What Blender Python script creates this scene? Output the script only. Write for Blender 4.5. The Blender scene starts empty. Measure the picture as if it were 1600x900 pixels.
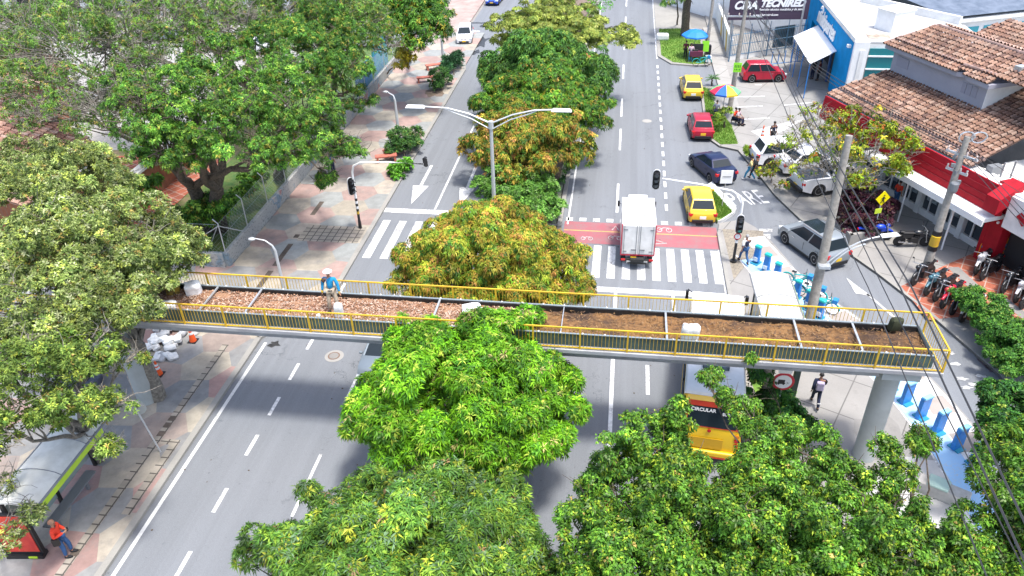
import bpy, bmesh, math, random
import numpy as np
from mathutils import Vector, Matrix
random.seed(7); RNG = np.random.default_rng(7)
PI = math.pi
# ---------------------------------------------------------------- camera, world, sun, exposure
scn = bpy.context.scene
COL = scn.collection
CAM_H = 22.0
FPX = 1197.1
CF = np.array([-0.1251308, 0.82400816, -0.5525874]); CR = np.array([0.99065733, 0.13421092, -0.0241968]); CU = np.array([-0.05422491, 0.55045252, 0.83310365])
camd = bpy.data.cameras.new('camera'); cam = bpy.data.objects.new('camera', camd); COL.objects.link(cam)
cam.matrix_world = Matrix(((CR[0], CU[0], -CF[0], 0), (CR[1], CU[1], -CF[1], 0), (CR[2], CU[2], -CF[2], CAM_H), (0, 0, 0, 1)))
camd.sensor_width = 36; camd.lens = 36*FPX/1600; camd.clip_end = 2000; camd.clip_start = 0.1
scn.camera = cam
SUN_EL, SUN_AZ = math.radians(74), math.radians(126)      # azimuth clockwise from +Y: behind the viewer, slightly right
w = bpy.data.worlds.new("World"); scn.world = w; w.use_nodes = True
nt = w.node_tree; bg = nt.nodes['Background']; bg.inputs[1].default_value = 0.15
sky = nt.nodes.new('ShaderNodeTexSky'); sky.sky_type = 'NISHITA'; sky.sun_disc = False
sky.sun_elevation = SUN_EL; sky.sun_rotation = SUN_AZ; sky.dust_density = 3.0; sky.air_density = 1.0
nt.links.new(sky.outputs[0], bg.inputs[0])
sd = bpy.data.lights.new('sun', 'SUN'); sd.energy = 2.05; sd.angle = math.radians(8); sd.color = (1.0, .965, .91)
so = bpy.data.objects.new('sun', sd); COL.objects.link(so)
sdir = Vector((math.sin(SUN_AZ)*math.cos(SUN_EL), math.cos(SUN_AZ)*math.cos(SUN_EL), math.sin(SUN_EL)))
so.rotation_euler = sdir.to_track_quat('Z', 'Y').to_euler()
scn.view_settings.view_transform = 'Standard'; scn.view_settings.look = 'None'
scn.view_settings.exposure = 1.36; scn.view_settings.gamma = 1.0
scn.cycles.max_bounces = 5; scn.cycles.diffuse_bounces = 3; scn.cycles.glossy_bounces = 2
scn.cycles.transmission_bounces = 3; scn.cycles.transparent_max_bounces = 6
scn.cycles.use_denoising = True

def G(px, py, z=0.0):
    """ground point (at height z) that a survey of the photograph puts at that image point"""
    d = CF*FPX + CR*(px-800) - CU*(py-450); t = (z-CAM_H)/d[2]
    return (float(d[0]*t), float(d[1]*t))
def G3(px, py, z): a = G(px, py, z); return (a[0], a[1], z)

# ---------------------------------------------------------------- materials
def srgb(r, g, b):
    f = lambda c: (c/255/12.92) if c/255 <= .04045 else ((c/255+.055)/1.055)**2.4
    return (f(r), f(g), f(b))
MATS = {}
def mat(name, col, rough=.6, metal=0., var=0., scale=3., col2=None, bump=0., bscale=40., spec=.5, coat=0., emit=None, detail=4):
    if name in MATS: return MATS[name]
    m = bpy.data.materials.new(name); m.use_nodes = True; n = m.node_tree; b = n.nodes['Principled BSDF']
    b.inputs['Base Color'].default_value = (*col, 1); b.inputs['Roughness'].default_value = rough
    b.inputs['Metallic'].default_value = metal; b.inputs['Specular IOR Level'].default_value = spec
    if coat: b.inputs['Coat Weight'].default_value = coat; b.inputs['Coat Roughness'].default_value = .08
    if var or col2:
        tc = n.nodes.new('ShaderNodeNewGeometry'); nz = n.nodes.new('ShaderNodeTexNoise')
        nz.inputs['Scale'].default_value = scale; nz.inputs['Detail'].default_value = detail; nz.inputs['Roughness'].default_value = .65
        n.links.new(tc.outputs['Position'], nz.inputs['Vector'])
        r = n.nodes.new('ShaderNodeValToRGB'); r.color_ramp.elements[0].position = .35; r.color_ramp.elements[1].position = .65
        c2 = col2 if col2 else tuple(min(1, c*(1+var)) for c in col)
        c1 = col if col2 else tuple(c*(1-var) for c in col)
        r.color_ramp.elements[0].color = (*c1, 1); r.color_ramp.elements[1].color = (*c2, 1)
        n.links.new(nz.outputs['Fac'], r.inputs[0]); n.links.new(r.outputs[0], b.inputs['Base Color'])
    if bump:
        tc = n.nodes.new('ShaderNodeNewGeometry'); nz = n.nodes.new('ShaderNodeTexNoise'); nz.inputs['Scale'].default_value = bscale
        n.links.new(tc.outputs['Position'], nz.inputs['Vector'])
        bp = n.nodes.new('ShaderNodeBump'); bp.inputs['Strength'].default_value = bump; bp.inputs['Distance'].default_value = .02
        n.links.new(nz.outputs['Fac'], bp.inputs['Height']); n.links.new(bp.outputs[0], b.inputs['Normal'])
    if emit: b.inputs['Emission Color'].default_value = (*emit, 1); b.inputs['Emission Strength'].default_value = 1
    MATS[name] = m; return m

def N(m, t, **kw):
    nd = m.node_tree.nodes.new(t)
    for k, v in kw.items(): setattr(nd, k, v)
    return nd
def ramp(m, src, stops, interp='LINEAR'):
    r = N(m, 'ShaderNodeValToRGB'); cr = r.color_ramp; cr.interpolation = interp
    while len(cr.elements) < len(stops): cr.elements.new(.5)
    for e, (p, c) in zip(cr.elements, stops): e.position = p; e.color = (*c, 1) if len(c) == 3 else c
    m.node_tree.links.new(src, r.inputs[0]); return r.outputs[0]
def noise(m, scale, detail=4, rough=.6, vec=None, stretch=None, out='Fac'):
    nz = N(m, 'ShaderNodeTexNoise'); nz.inputs['Scale'].default_value = scale; nz.inputs['Detail'].default_value = detail
    nz.inputs['Roughness'].default_value = rough
    if vec is None: vec = N(m, 'ShaderNodeNewGeometry').outputs['Position']
    if stretch:
        mp = N(m, 'ShaderNodeMapping'); mp.inputs['Scale'].default_value = stretch
        m.node_tree.links.new(vec, mp.inputs[0]); vec = mp.outputs[0]
    m.node_tree.links.new(vec, nz.inputs['Vector']); return nz.outputs[out]
def mix(m, fac, a, b, mode='MIX'):
    x = N(m, 'ShaderNodeMix', data_type='RGBA', blend_type=mode)
    for s, v in ((x.inputs['Factor'], fac), (x.inputs['A'], a), (x.inputs['B'], b)):
        if isinstance(v, (int, float)): s.default_value = v
        elif isinstance(v, tuple): s.default_value = (*v, 1) if len(v) == 3 else v
        else: m.node_tree.links.new(v, s)
    return x.outputs['Result']
def newmat(name, rough=.8, spec=.4):
    m = bpy.data.materials.new(name); m.use_nodes = True; b = m.node_tree.nodes['Principled BSDF']
    b.inputs['Roughness'].default_value = rough; b.inputs['Specular IOR Level'].default_value = spec
    MATS[name] = m; return m, b
def setbump(m, b, h, strength=.4, dist=.01):
    bp = N(m, 'ShaderNodeBump'); bp.inputs['Strength'].default_value = strength; bp.inputs['Distance'].default_value = dist
    m.node_tree.links.new(h, bp.inputs['Height']); m.node_tree.links.new(bp.outputs[0], b.inputs['Normal'])

def mk_asphalt(name, base):
    m, b = newmat(name, .85, .3); S = lambda k: tuple(x*k for x in base)
    c = mix(m, ramp(m, noise(m, .35, 6, .6, stretch=(1.4, .25, 1)), [(.3, (0, 0, 0)), (.7, (1, 1, 1))]), S(.84), S(1.16))
    c = mix(m, ramp(m, noise(m, 1.1, 3, .5, stretch=(1.5, .03, 1)), [(.44, (0, 0, 0)), (.66, (.75, .75, .75))]), c, S(.70))   # wheel tracks
    c = mix(m, ramp(m, noise(m, 2.3, 2, .5, stretch=(1.6, .02, 1)), [(.5, (0, 0, 0)), (.7, (.5, .5, .5))]), c, S(1.28))
    sp = noise(m, 45, 3, .8); c = mix(m, .6, c, ramp(m, sp, [(.3, S(.58)), (.7, S(1.45))]))
    c = mix(m, ramp(m, noise(m, 1.1, 6, .75), [(.62, (0, 0, 0)), (.74, (.8, .8, .8))]), c, S(.45))      # stains
    c = mix(m, ramp(m, noise(m, 5, 4, .7), [(.66, (0, 0, 0)), (.72, (.7, .7, .7))]), c, S(.4))
    vo = N(m, 'ShaderNodeTexVoronoi', feature='DISTANCE_TO_EDGE'); vo.inputs['Scale'].default_value = .22
    g = N(m, 'ShaderNodeNewGeometry'); dn = noise(m, 1.3, 4, .7, out='Color'); ad = N(m, 'ShaderNodeVectorMath', operation='MULTIPLY_ADD'); m.node_tree.links.new(dn, ad.inputs[0]); ad.inputs[1].default_value = (2.2, 2.2, 0); m.node_tree.links.new(g.outputs['Position'], ad.inputs[2]); m.node_tree.links.new(ad.outputs[0], vo.inputs['Vector'])
    cr = ramp(m, vo.outputs['Distance'], [(0, (1, 1, 1)), (.006, (0, 0, 0))]); cm = ramp(m, noise(m, .25, 3, .6), [(.5, (0, 0, 0)), (.6, (.8, .8, .8))])
    c = mix(m, mix(m, 1., cr, cm, 'MULTIPLY'), c, S(.35))
    m.node_tree.links.new(c, b.inputs['Base Color']); setbump(m, b, sp, .5, .01); return m
ASPHALT = mk_asphalt('asphalt', (.172, .183, .197))
ASPHALT2 = mk_asphalt('asphalt_side', (.180, .184, .190))
def mk_concrete(name, base, dark=.6, joint=None):
    m, b = newmat(name, .9, .3)
    c = mix(m, ramp(m, noise(m, .5, 7, .65), [(.3, (0, 0, 0)), (.72, (1, 1, 1))]), tuple(x*.8 for x in base), tuple(x*1.12 for x in base))
    c = mix(m, ramp(m, noise(m, 1.7, 6, .7), [(.56, (0, 0, 0)), (.75, (.7, .7, .7))]), c, tuple(x*dark for x in base))
    sp = noise(m, 30, 4, .8); c = mix(m, .35, c, ramp(m, sp, [(.3, tuple(x*.7 for x in base)), (.7, tuple(x*1.25 for x in base))]))
    if joint:
        g = N(m, 'ShaderNodeNewGeometry'); br = N(m, 'ShaderNodeTexBrick'); br.offset = 0
        br.inputs['Scale'].default_value = 1; br.inputs['Brick Width'].default_value = joint; br.inputs['Row Height'].default_value = joint
        br.inputs['Mortar Size'].default_value = .03; br.inputs['Mortar Smooth'].default_value = .3
        mp = N(m, 'ShaderNodeMapping'); mp.inputs['Rotation'].default_value = (0, 0, .46)
        m.node_tree.links.new(g.outputs['Position'], mp.inputs[0]); m.node_tree.links.new(mp.outputs[0], br.inputs['Vector'])
        c = mix(m, br.outputs['Fac'], c, tuple(x*.5 for x in base))
    m.node_tree.links.new(c, b.inputs['Base Color']); setbump(m, b, sp, .3, .01); return m
CONC = mk_concrete('concrete', (.31, .30, .28)); CONC_P = mk_concrete('concrete_plaza', (.275, .265, .248), .6, 2.4)
CONC_L = mk_concrete('concrete_light', (.32, .31, .29), .6, 3.2); KERB = mk_concrete('kerb_concrete', (.29, .28, .255), .45)
PARKING = mk_concrete('parking_concrete', (.275, .27, .255), .62, 2.6)
CONC_D = mk_concrete('concrete_dark', (.24, .23, .215), .6)
def mk_paint(name, col, under, wear=.43):
    m, b = newmat(name, .6, .4)
    f = ramp(m, noise(m, 9, 6, .75), [(wear, (0, 0, 0)), (wear+.1, (.95, .95, .95))])
    f2 = ramp(m, noise(m, 1.3, 3, .6), [(.38, (0, 0, 0)), (.66, (1, 1, 1))])
    ff = mix(m, 1.0, f, f2, 'MULTIPLY')
    c = mix(m, .3, col, ramp(m, noise(m, 25, 4, .7), [(.3, tuple(x*.8 for x in col)), (.7, col)]))
    m.node_tree.links.new(mix(m, ff, c, under), b.inputs['Base Color']); return m
PAINT = mk_paint('road_paint', (.74, .74, .73), (.2, .2, .2)); PAINT_W = mk_paint('worn_paint', (.6, .6, .58), (.2, .2, .2), .40)
PAINT_R = mk_paint('red_paint', (.33, .105, .12), (.24, .15, .15), .42); PAINT_B = mk_paint('blue_paint', (.33, .55, .78), (.45, .5, .55), .5)
PAINT_Y = mk_paint('yellow_line', (.55, .36, .12), (.3, .1, .1), .5)
def mk_attr(name, rough=.85, nz=.3, sc=2.5, bump=0, spec=.4, trans=0., dirt=None):
    m, b = newmat(name, rough, spec)
    a = N(m, 'ShaderNodeAttribute', attribute_name='Col')
    c = a.outputs['Color']
    if nz:
        c = mix(m, 1.0, c, ramp(m, noise(m, sc, 6, .7), [(.25, (1-nz,)*3), (.75, (1+nz*.4,)*3)]), 'MULTIPLY')
    if dirt: c = mix(m, ramp(m, noise(m, .8, 6, .7), [(.52, (0, 0, 0)), (.68, (.65, .65, .65))]), c, dirt)
    m.node_tree.links.new(c, b.inputs['Base Color'])
    if bump: setbump(m, b, noise(m, 25, 3, .7), bump, .01)
    if trans:
        t = N(m, 'ShaderNodeBsdfTranslucent'); m.node_tree.links.new(c, t.inputs['Color'])
        ms = N(m, 'ShaderNodeMixShader'); ms.inputs[0].default_value = trans
        m.node_tree.links.new(b.outputs[0], ms.inputs[1]); m.node_tree.links.new(t.outputs[0], ms.inputs[2])
        m.node_tree.links.new(ms.outputs[0], m.node_tree.nodes['Material Output'].inputs['Surface'])
    return m
LEAF = mk_attr('leaf', .5, 0, spec=.2, trans=.13)
HEXPAVE = mk_attr('hexagon_paving', .9, .28, 2.2, .3, dirt=(.2, .19, .18))
TILE = mk_attr('clay_tile', .85, .45, 6, 0)
CHIPS = mk_attr('wood_chips', .9, .2, 30, 0)
BARK = mat('bark', (.10, .08, .06), .95, var=.5, scale=9, bump=.8, bscale=30)
BARK_G = mat('grey_bark', (.20, .18, .15), .95, var=.4, scale=9, bump=.6, bscale=30)
GRASS = mat('grass', (.10, .22, .025), .9, scale=1.6, col2=(.19, .30, .05), bump=1, bscale=60, detail=8)
SOILG = mat('yard_ground', (.10, .12, .035), .95, scale=.9, col2=(.20, .15, .09), bump=.6, bscale=20, detail=8)
MEDSOIL = mat('median_soil', (.20, .15, .12), .95, scale=1.2, col2=(.12, .09, .06), bump=.6, bscale=20, detail=8)
def mk_brick(name, c1, c2, mortar, bw, bh, rot=0, ms=.012, off=.5, axes='XY'):
    m, b = newmat(name, .85, .3); g = N(m, 'ShaderNodeNewGeometry'); mp = N(m, 'ShaderNodeMapping'); mp.inputs['Rotation'].default_value = (PI/2 if axes == 'XZ' else 0, 0, rot)
    if axes == 'YZ': mp.inputs['Rotation'].default_value = (0, PI/2, PI/2)
    br = N(m, 'ShaderNodeTexBrick'); br.offset = off; br.inputs['Scale'].default_value = 1; br.inputs['Brick Width'].default_value = bw; br.inputs['Row Height'].default_value = bh
    br.inputs['Mortar Size'].default_value = ms; br.inputs['Color1'].default_value = (*c1, 1); br.inputs['Color2'].default_value = (*c2, 1); br.inputs['Mortar'].default_value = (*mortar, 1)
    m.node_tree.links.new(g.outputs['Position'], mp.inputs[0]); m.node_tree.links.new(mp.outputs[0], br.inputs['Vector'])
    c = mix(m, 1.0, br.outputs['Color'], ramp(m, noise(m, 1.5, 5, .7), [(.3, (.7, .7, .7)), (.7, (1.1, 1.1, 1.1))]), 'MULTIPLY')
    m.node_tree.links.new(c, b.inputs['Base Color']); return m
BRICKPAVE = mk_brick('red_tile_paving', (.42, .13, .075), (.34, .11, .07), (.45, .33, .27), .62, .62, .46, .03, 0)
TACTILE = mk_brick('tactile_paving', (.34, .30, .25), (.30, .27, .22), (.09, .08, .07), .42, .42, 0, .03, 0)
BRICKW = mk_brick('brick_wall', (.36, .14, .07), (.30, .12, .065), (.22, .16, .12), .3, .12, 0, .015)
WHITE = mat('white_paint', (.78, .78, .77), .5, var=.05, scale=2); WHITE_D = mat('weathered_white', (.62, .62, .60), .8, scale=1.2, col2=(.78, .78, .76))
WHITE_G = mat('glossy_white', (.76, .76, .75), .35, coat=.3, scale=1.5, col2=(.66, .66, .64), detail=8)
BLACK = mat('black_plastic', (.012, .012, .014), .45); RUBBER = mat('rubber', (.016, .016, .017), .85); DARK = mat('dark_interior', (.02, .021, .022), .7)
GLASS = mat('car_glass', (.014, .022, .028), .1, spec=.3); CHROME = mat('chrome', (.6, .6, .61), .22, 1.); STEEL = mat('galvanised_steel', (.52, .54, .55), .4, .6, var=.12, scale=8)
ALU = mat('alloy', (.5, .5, .51), .35, .8); REDL = mat('red_lens', (.5, .012, .015), .2); AMBER = mat('amber_lens', (.7, .22, .02), .25); CLEARL = mat('clear_lens', (.6, .63, .65), .12)
PLATE = mat('yellow_plate', (.75, .47, .02), .5); YEL = mat('yellow_rail_paint', (.66, .43, .018), .5, scale=2.2, col2=(.50, .30, .03), detail=9)
GREYM = mat('grey_metal', (.22, .23, .24), .5, .3); TEALG = mat('planter_steel', (.065, .11, .105), .5, .2, var=.25, scale=1.5); LINER = mat('black_liner', (.012, .013, .014), .4, bump=.6, bscale=6)
BLUEP = mat('blue_metal', (.018, .20, .55), .4, var=.15, scale=6); CYAN = mat('cyan_plastic', (.02, .42, .40), .35); GREENP = mat('lime_sign', (.28, .75, .03), .5)
SKIN = mat('skin', (.36, .18, .11), .55); REDP = mat('red_panel', (.36, .008, .018), .65, var=.12, scale=2, spec=.25); ORANGE = mat('cone_orange', (.85, .11, .02), .5)
BLUEW = mat('blue_wall_paint', (.0, .23, .52), .85, var=.12, scale=1, spec=.15); TEALGL = mat('teal_glass', (.01, .17, .19), .15, spec=.8); GREYW = mat('lilac_grey_wall', (.30, .30, .35), .75, var=.06, scale=.8)
POLEC = mat('pole_concrete', (.27, .25, .22), .9, var=.2, scale=5, bump=.3, bscale=30); NAVY = mat('navy_roof', (.07, .095, .135), .6, scale=1.2, col2=(.14, .17, .22), detail=8)
PURPLEB = mat('billboard_purple', (.055, .035, .062), .5); SACK = mat('white_sack', (.72, .72, .70), .6, var=.12, scale=5, bump=.5, bscale=12); GRAFF = newmat('graffiti_wall')[0]
def _graf():
    m = GRAFF; b = m.node_tree.nodes['Principled BSDF']; b.inputs['Roughness'].default_value = .8
    n1 = noise(m, .55, 3, .5, out='Color'); s = N(m, 'ShaderNodeSeparateColor'); m.node_tree.links.new(n1, s.inputs[0])
    c = ramp(m, s.outputs[0], [(.0, (.40, .39, .36)), (.52, (.34, .34, .32)), (.57, (.16, .24, .30)), (.6, (.40, .39, .36)), (.66, (.38, .16, .15)), (.7, (.38, .38, .36))])
    c = mix(m, ramp(m, noise(m, 5, 4, .6, stretch=(1, 1, 2)), [(.56, (0, 0, 0)), (.60, (.6, .6, .6))]), c, (.12, .13, .14))
    m.node_tree.links.new(c, b.inputs['Base Color'])
_graf()
def paintmat(name, col, metal=.15): return mat(name, col, .38, metal, coat=.25)

# ---------------------------------------------------------------- mesh building
class MB:
    def __init__(s): s.v = []; s.f = []; s.m = []; s.T = Matrix.Identity(4)
    def add(s, vs, fs, m=0):
        o = len(s.v); s.v += [tuple(s.T @ Vector(v)) for v in vs]; s.f += [tuple(i+o for i in f) for f in fs]; s.m += [m]*len(fs); return s
    def box(s, cx, cy, cz, sx, sy, sz, rz=0, m=0, tx=1, ty=1):
        c, q = math.cos(rz), math.sin(rz); vs = []
        for dz in (-.5, .5):
            kx, ky = (tx, ty) if dz > 0 else (1, 1)
            for dx, dy in ((-.5, -.5), (.5, -.5), (.5, .5), (-.5, .5)):
                x, y = dx*sx*kx, dy*sy*ky; vs.append((cx+x*c-y*q, cy+x*q+y*c, cz+dz*sz))
        return s.add(vs, [(3, 2, 1, 0), (4, 5, 6, 7), (0, 1, 5, 4), (1, 2, 6, 5), (2, 3, 7, 6), (3, 0, 4, 7)], m)
    def prism(s, pts, z0, z1, m=0):
        a = sum(pts[i][0]*pts[(i+1) % len(pts)][1]-pts[(i+1) % len(pts)][0]*pts[i][1] for i in range(len(pts)))
        if a < 0: pts = pts[::-1]
        n = len(pts); return s.add([(x, y, z0) for x, y in pts]+[(x, y, z1) for x, y in pts],
            [tuple(range(n))[::-1], tuple(range(n, 2*n))]+[(i, (i+1) % n, (i+1) % n+n, i+n) for i in range(n)], m)
    def sheet(s, pts, z, m=0):
        a = sum(pts[i][0]*pts[(i+1) % len(pts)][1]-pts[(i+1) % len(pts)][0]*pts[i][1] for i in range(len(pts)))
        if a < 0: pts = pts[::-1]
        return s.add([(p[0], p[1], z) for p in pts], [tuple(range(len(pts)))], m)
    def poly(s, pts, m=0): return s.add(pts, [tuple(range(len(pts)))], m)
    def tube(s, pts, r, n=6, m=0, caps=True):
        P = [Vector(p) for p in pts]; R = r if isinstance(r, (list, tuple)) else [r]*len(P); vs = []; ref = None
        for i, p in enumerate(P):
            t = (P[min(i+1, len(P)-1)]-P[max(i-1, 0)])
            if t.length < 1e-9: t = Vector((0, 0, 1))
            t.normalize()
            if ref is None: ref = Vector((0, 0, 1)) if abs(t.z) < .9 else Vector((1, 0, 0))
            u = t.cross(ref)
            if u.length < 1e-4: ref = Vector((0, 1, 0)); u = t.cross(ref)
            u.normalize(); v = t.cross(u)
            for k in range(n): a = 2*PI*k/n; vs.append(p+u*(R[i]*math.cos(a))+v*(R[i]*math.sin(a)))
        fs = []
        for i in range(len(P)-1):
            for k in range(n): fs.append((i*n+k, i*n+(k+1) % n, (i+1)*n+(k+1) % n, (i+1)*n+k))
        if caps: fs += [tuple(range(n)), tuple(range((len(P)-1)*n, len(P)*n))[::-1]]
        return s.add(vs, fs, m)
    def cyl(s, x, y, z0, z1, r, n=12, m=0, r1=None): return s.tube([(x, y, z0), (x, y, z1)], [r, r if r1 is None else r1], n, m)
    def lathe(s, prof, c, axis='z', n=16, m=0):
        vs = []; cx, cy, cz = c
        for r, h in prof:
            for k in range(n):
                a = 2*PI*k/n; p, q = r*math.cos(a), r*math.sin(a)
                vs.append((cx+p, cy+q, cz+h) if axis == 'z' else ((cx+p, cy+h, cz+q) if axis == 'y' else (cx+h, cy+p, cz+q)))
        fs = [(i*n+k, i*n+(k+1) % n, (i+1)*n+(k+1) % n, (i+1)*n+k) for i in range(len(prof)-1) for k in range(n)]
        return s.add(vs, fs+[tuple(range(n)), tuple(range((len(prof)-1)*n, len(prof)*n))], m)
    def ball(s, cx, cy, cz, rx, ry=None, rz=None, n=10, m=0, zmin=-1.):
        ry = rx if ry is None else ry; rz = rx if rz is None else rz; k = max(4, n//2); vs = []
        hs = [max(zmin, -math.cos(PI*i/k)) for i in range(k+1)]
        for i, h in enumerate(hs):
            q = math.sqrt(max(0, 1-h*h)) if i not in (0, k) or h > -1 else 0.001
            for j in range(n): a = 2*PI*j/n; vs.append((cx+rx*max(q, .001)*math.cos(a), cy+ry*max(q, .001)*math.sin(a), cz+rz*h))
        fs = [(i*n+j, i*n+(j+1) % n, (i+1)*n+(j+1) % n, (i+1)*n+j) for i in range(k) for j in range(n)]
        return s.add(vs, fs, m)
    def build(s, name, mats, parent=None, smooth=0, bevel=0, loc=None):
        me = bpy.data.meshes.new(name); me.from_pydata(s.v, [], s.f)
        if not isinstance(mats, (list, tuple)): mats = [mats]
        for x in mats: me.materials.append(x)
        if len(mats) > 1: me.polygons.foreach_set('material_index', s.m)
        bm = bmesh.new(); bm.from_mesh(me); bmesh.ops.recalc_face_normals(bm, faces=bm.faces); bm.to_mesh(me); bm.free()
        if smooth: me.shade_smooth(); me.set_sharp_from_angle(angle=math.radians(smooth))
        me.update(); o = bpy.data.objects.new(name, me); COL.objects.link(o)
        if parent: o.parent = parent
        if loc is not None: o.location = loc
        if bevel:
            b = o.modifiers.new('bevel', 'BEVEL'); b.width = bevel; b.segments = 2; b.limit_method = 'ANGLE'; b.angle_limit = math.radians(28)
        return o
def tag(o, label=None, cat=None, group=None, kind=None):
    if label: o['label'] = label
    if cat: o['category'] = cat
    if group: o['group'] = group
    if kind: o['kind'] = kind
    return o
def thing(name, label, cat, loc=(0, 0, 0), rz=0, group=None):
    o = bpy.data.objects.new(name, None); COL.objects.link(o); o.location = loc if len(loc) == 3 else (*loc, 0); o.rotation_euler = (0, 0, rz); o.empty_display_size = .3
    return tag(o, label, cat, group)
def copy_tree(o, parent=None):
    c = o.copy(); COL.objects.link(c)
    if parent: c.parent = parent
    for ch in list(KIDS(o)): copy_tree(ch, c)
    return c
def KIDS(o): return [x for x in COL.objects if x.parent == o]
def struct(o): o['kind'] = 'structure'; return o
def text(name, body, size, material, parent=None, loc=(0, 0, 0), rot=(0, 0, 0), ext=.01, sx=1, align='CENTER', bold=.0, shear=0):
    c = bpy.data.curves.new(name, 'FONT'); c.body = body; c.size = size; c.extrude = ext; c.align_x = align; c.align_y = 'CENTER'; c.offset = bold; c.shear = shear
    c.materials.append(material); o = bpy.data.objects.new(name, c); COL.objects.link(o); bpy.context.view_layer.update(); me = bpy.data.meshes.new_from_object(o); me.name = name; COL.objects.unlink(o); bpy.data.objects.remove(o)
    o = bpy.data.objects.new(name, me); COL.objects.link(o); o.parent = parent; o.location = loc; o.rotation_euler = rot; o.scale = (sx, 1, 1); return o
def npmesh(name, V, F4, mats, colr=None, parent=None, smooth=False, F3=None):
    """big mesh from numpy arrays; quads F4 (N,4), one colour per face"""
    me = bpy.data.meshes.new(name); nf = len(F4)
    me.vertices.add(len(V)); me.vertices.foreach_set('co', V.astype(np.float32).ravel())
    me.loops.add(nf*4); me.loops.foreach_set('vertex_index', F4.astype(np.int32).ravel())
    me.polygons.add(nf); me.polygons.foreach_set('loop_start', np.arange(nf, dtype=np.int32)*4)
    try: me.polygons.foreach_set('loop_total', np.full(nf, 4, dtype=np.int32))
    except Exception: pass
    if not isinstance(mats, (list, tuple)): mats = [mats]
    for x in mats: me.materials.append(x)
    if colr is not None:
        a = me.attributes.new('Col', 'FLOAT_COLOR', 'FACE'); c4 = np.ones((nf, 4), np.float32); c4[:, :3] = colr; a.data.foreach_set('color', c4.ravel())
    me.update(calc_edges=True); me.validate()
    if smooth: me.shade_smooth()
    o = bpy.data.objects.new(name, me); COL.objects.link(o)
    if parent: o.parent = parent
    return o
def clip_poly(P, Q):
    """clip polygon P by convex counter-clockwise polygon Q"""
    out = list(P)
    for i in range(len(Q)):
        a, b = Q[i], Q[(i+1) % len(Q)]; inp = out; out = []
        side = lambda p: (b[0]-a[0])*(p[1]-a[1])-(b[1]-a[1])*(p[0]-a[0])
        for j in range(len(inp)):
            p, q = inp[j], inp[(j+1) % len(inp)]; sp, sq = side(p), side(q)
            if sp >= 0: out.append(p)
            if (sp >= 0) != (sq >= 0): t = sp/(sp-sq); out.append((p[0]+(q[0]-p[0])*t, p[1]+(q[1]-p[1])*t))
        if len(out) < 3: return []
    return out
# ================================================================ GROUND, ROADS, PAVEMENTS
struct(MB().sheet([(-400, -200), (400, -200), (400, 500), (-400, 500)], -.03).build('ground', CONC_D))
struct(MB().sheet([(-16.3, -20), (-7.6, -20), (-7.6, 220), (-16.3, 220)], .004).build('road', ASPHALT))
struct(MB().sheet([(-3.1, -20), (17.9, -20), (17.9, 30), (10, 49), (9, 51.5), (7.2, 52), (9.5, 64), (9.5, 70.5), (4.6, 71), (3.4, 73), (3.4, 220), (-3.1, 220)], .004).build('road', ASPHALT))
KH = .13
# --- left pavement : hexagon slabs
def hexpave(name, Q, z, pal, R=1.2, seed=3, parent=None, ox=0, oy=0):
    rg = np.random.default_rng(seed); V = []; F = []; C = []; me = bpy.data.meshes.new(name)
    x0, x1 = min(q[0] for q in Q), max(q[0] for q in Q); y0, y1 = min(q[1] for q in Q), max(q[1] for q in Q)
    jit = {}
    def jp(x, y):
        k = (round(x*4), round(y*4))
        if k not in jit: r = random.Random(hash(k)+seed); jit[k] = (x+r.uniform(-.1, .1), y+r.uniform(-.1, .1))
        return jit[k]
    i = 0; dx = R*1.5; dy = R*math.sqrt(3)
    for a in range(int((x0-2)/dx), int((x1+3)/dx)+1):
        for b in range(int((y0-3)/dy), int((y1+3)/dy)+1):
            cx, cy = a*dx+ox, (b+(a % 2)*.5)*dy+oy
            P = [jp(cx+R*math.cos(PI/3*k), cy+R*math.sin(PI/3*k)) for k in range(6)]
            P = clip_poly(P, Q)
            if len(P) < 3: continue
            o = len(V); V += [(p[0], p[1], z) for p in P]; F.append(tuple(range(o, o+len(P))))
            k_ = (a-(b-(a-(a % 2))//2)*1) % 3; opt = {0: (0, 3), 1: (1, 1), 2: (2, 4)}[k_]; c = np.array(pal[opt[int(rg.integers(0, 2))] % len(pal)])*rg.uniform(.9, 1.1); C.append((*c, 1))
    me.from_pydata(V, [], F); me.materials.append(HEXPAVE)
    at = me.attributes.new('Col', 'FLOAT_COLOR', 'FACE'); at.data.foreach_set('color', np.array(C, np.float32).ravel())
    o = bpy.data.objects.new(name, me); COL.objects.link(o); return struct(o)
PAL = [(.36, .32, .26), (.245, .245, .24), (.33, .215, .19), (.39, .35, .28), (.31, .25, .215)]
PALN = [(.37, .33, .265), (.265, .275, .265), (.35, .25, .22), (.36, .315, .26), (.34, .235, .205)]
hexpave('pavement', [(-26, -5), (-16.55, -5), (-16.55, 27.2), (-26, 27.2)], KH, PAL, seed=3)
hexpave('pavement', [(-26, 27.2), (-16.55, 27.2), (-14.25, 32.0), (-14.25, 33.3), (-26, 33.3)], KH, PAL, seed=3)
hexpave('pavement', [(-20.6, 33.3), (-14.25, 33.3), (-14.25, 80), (-20.6, 80)], KH, PALN, R=1.2, seed=5)
b = MB()
kl = [(-16.3, -5), (-16.3, 27.2), (-14.0, 32.0), (-14.0, 68), (-14.6, 71), (-16.5, 72.5)]
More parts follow.
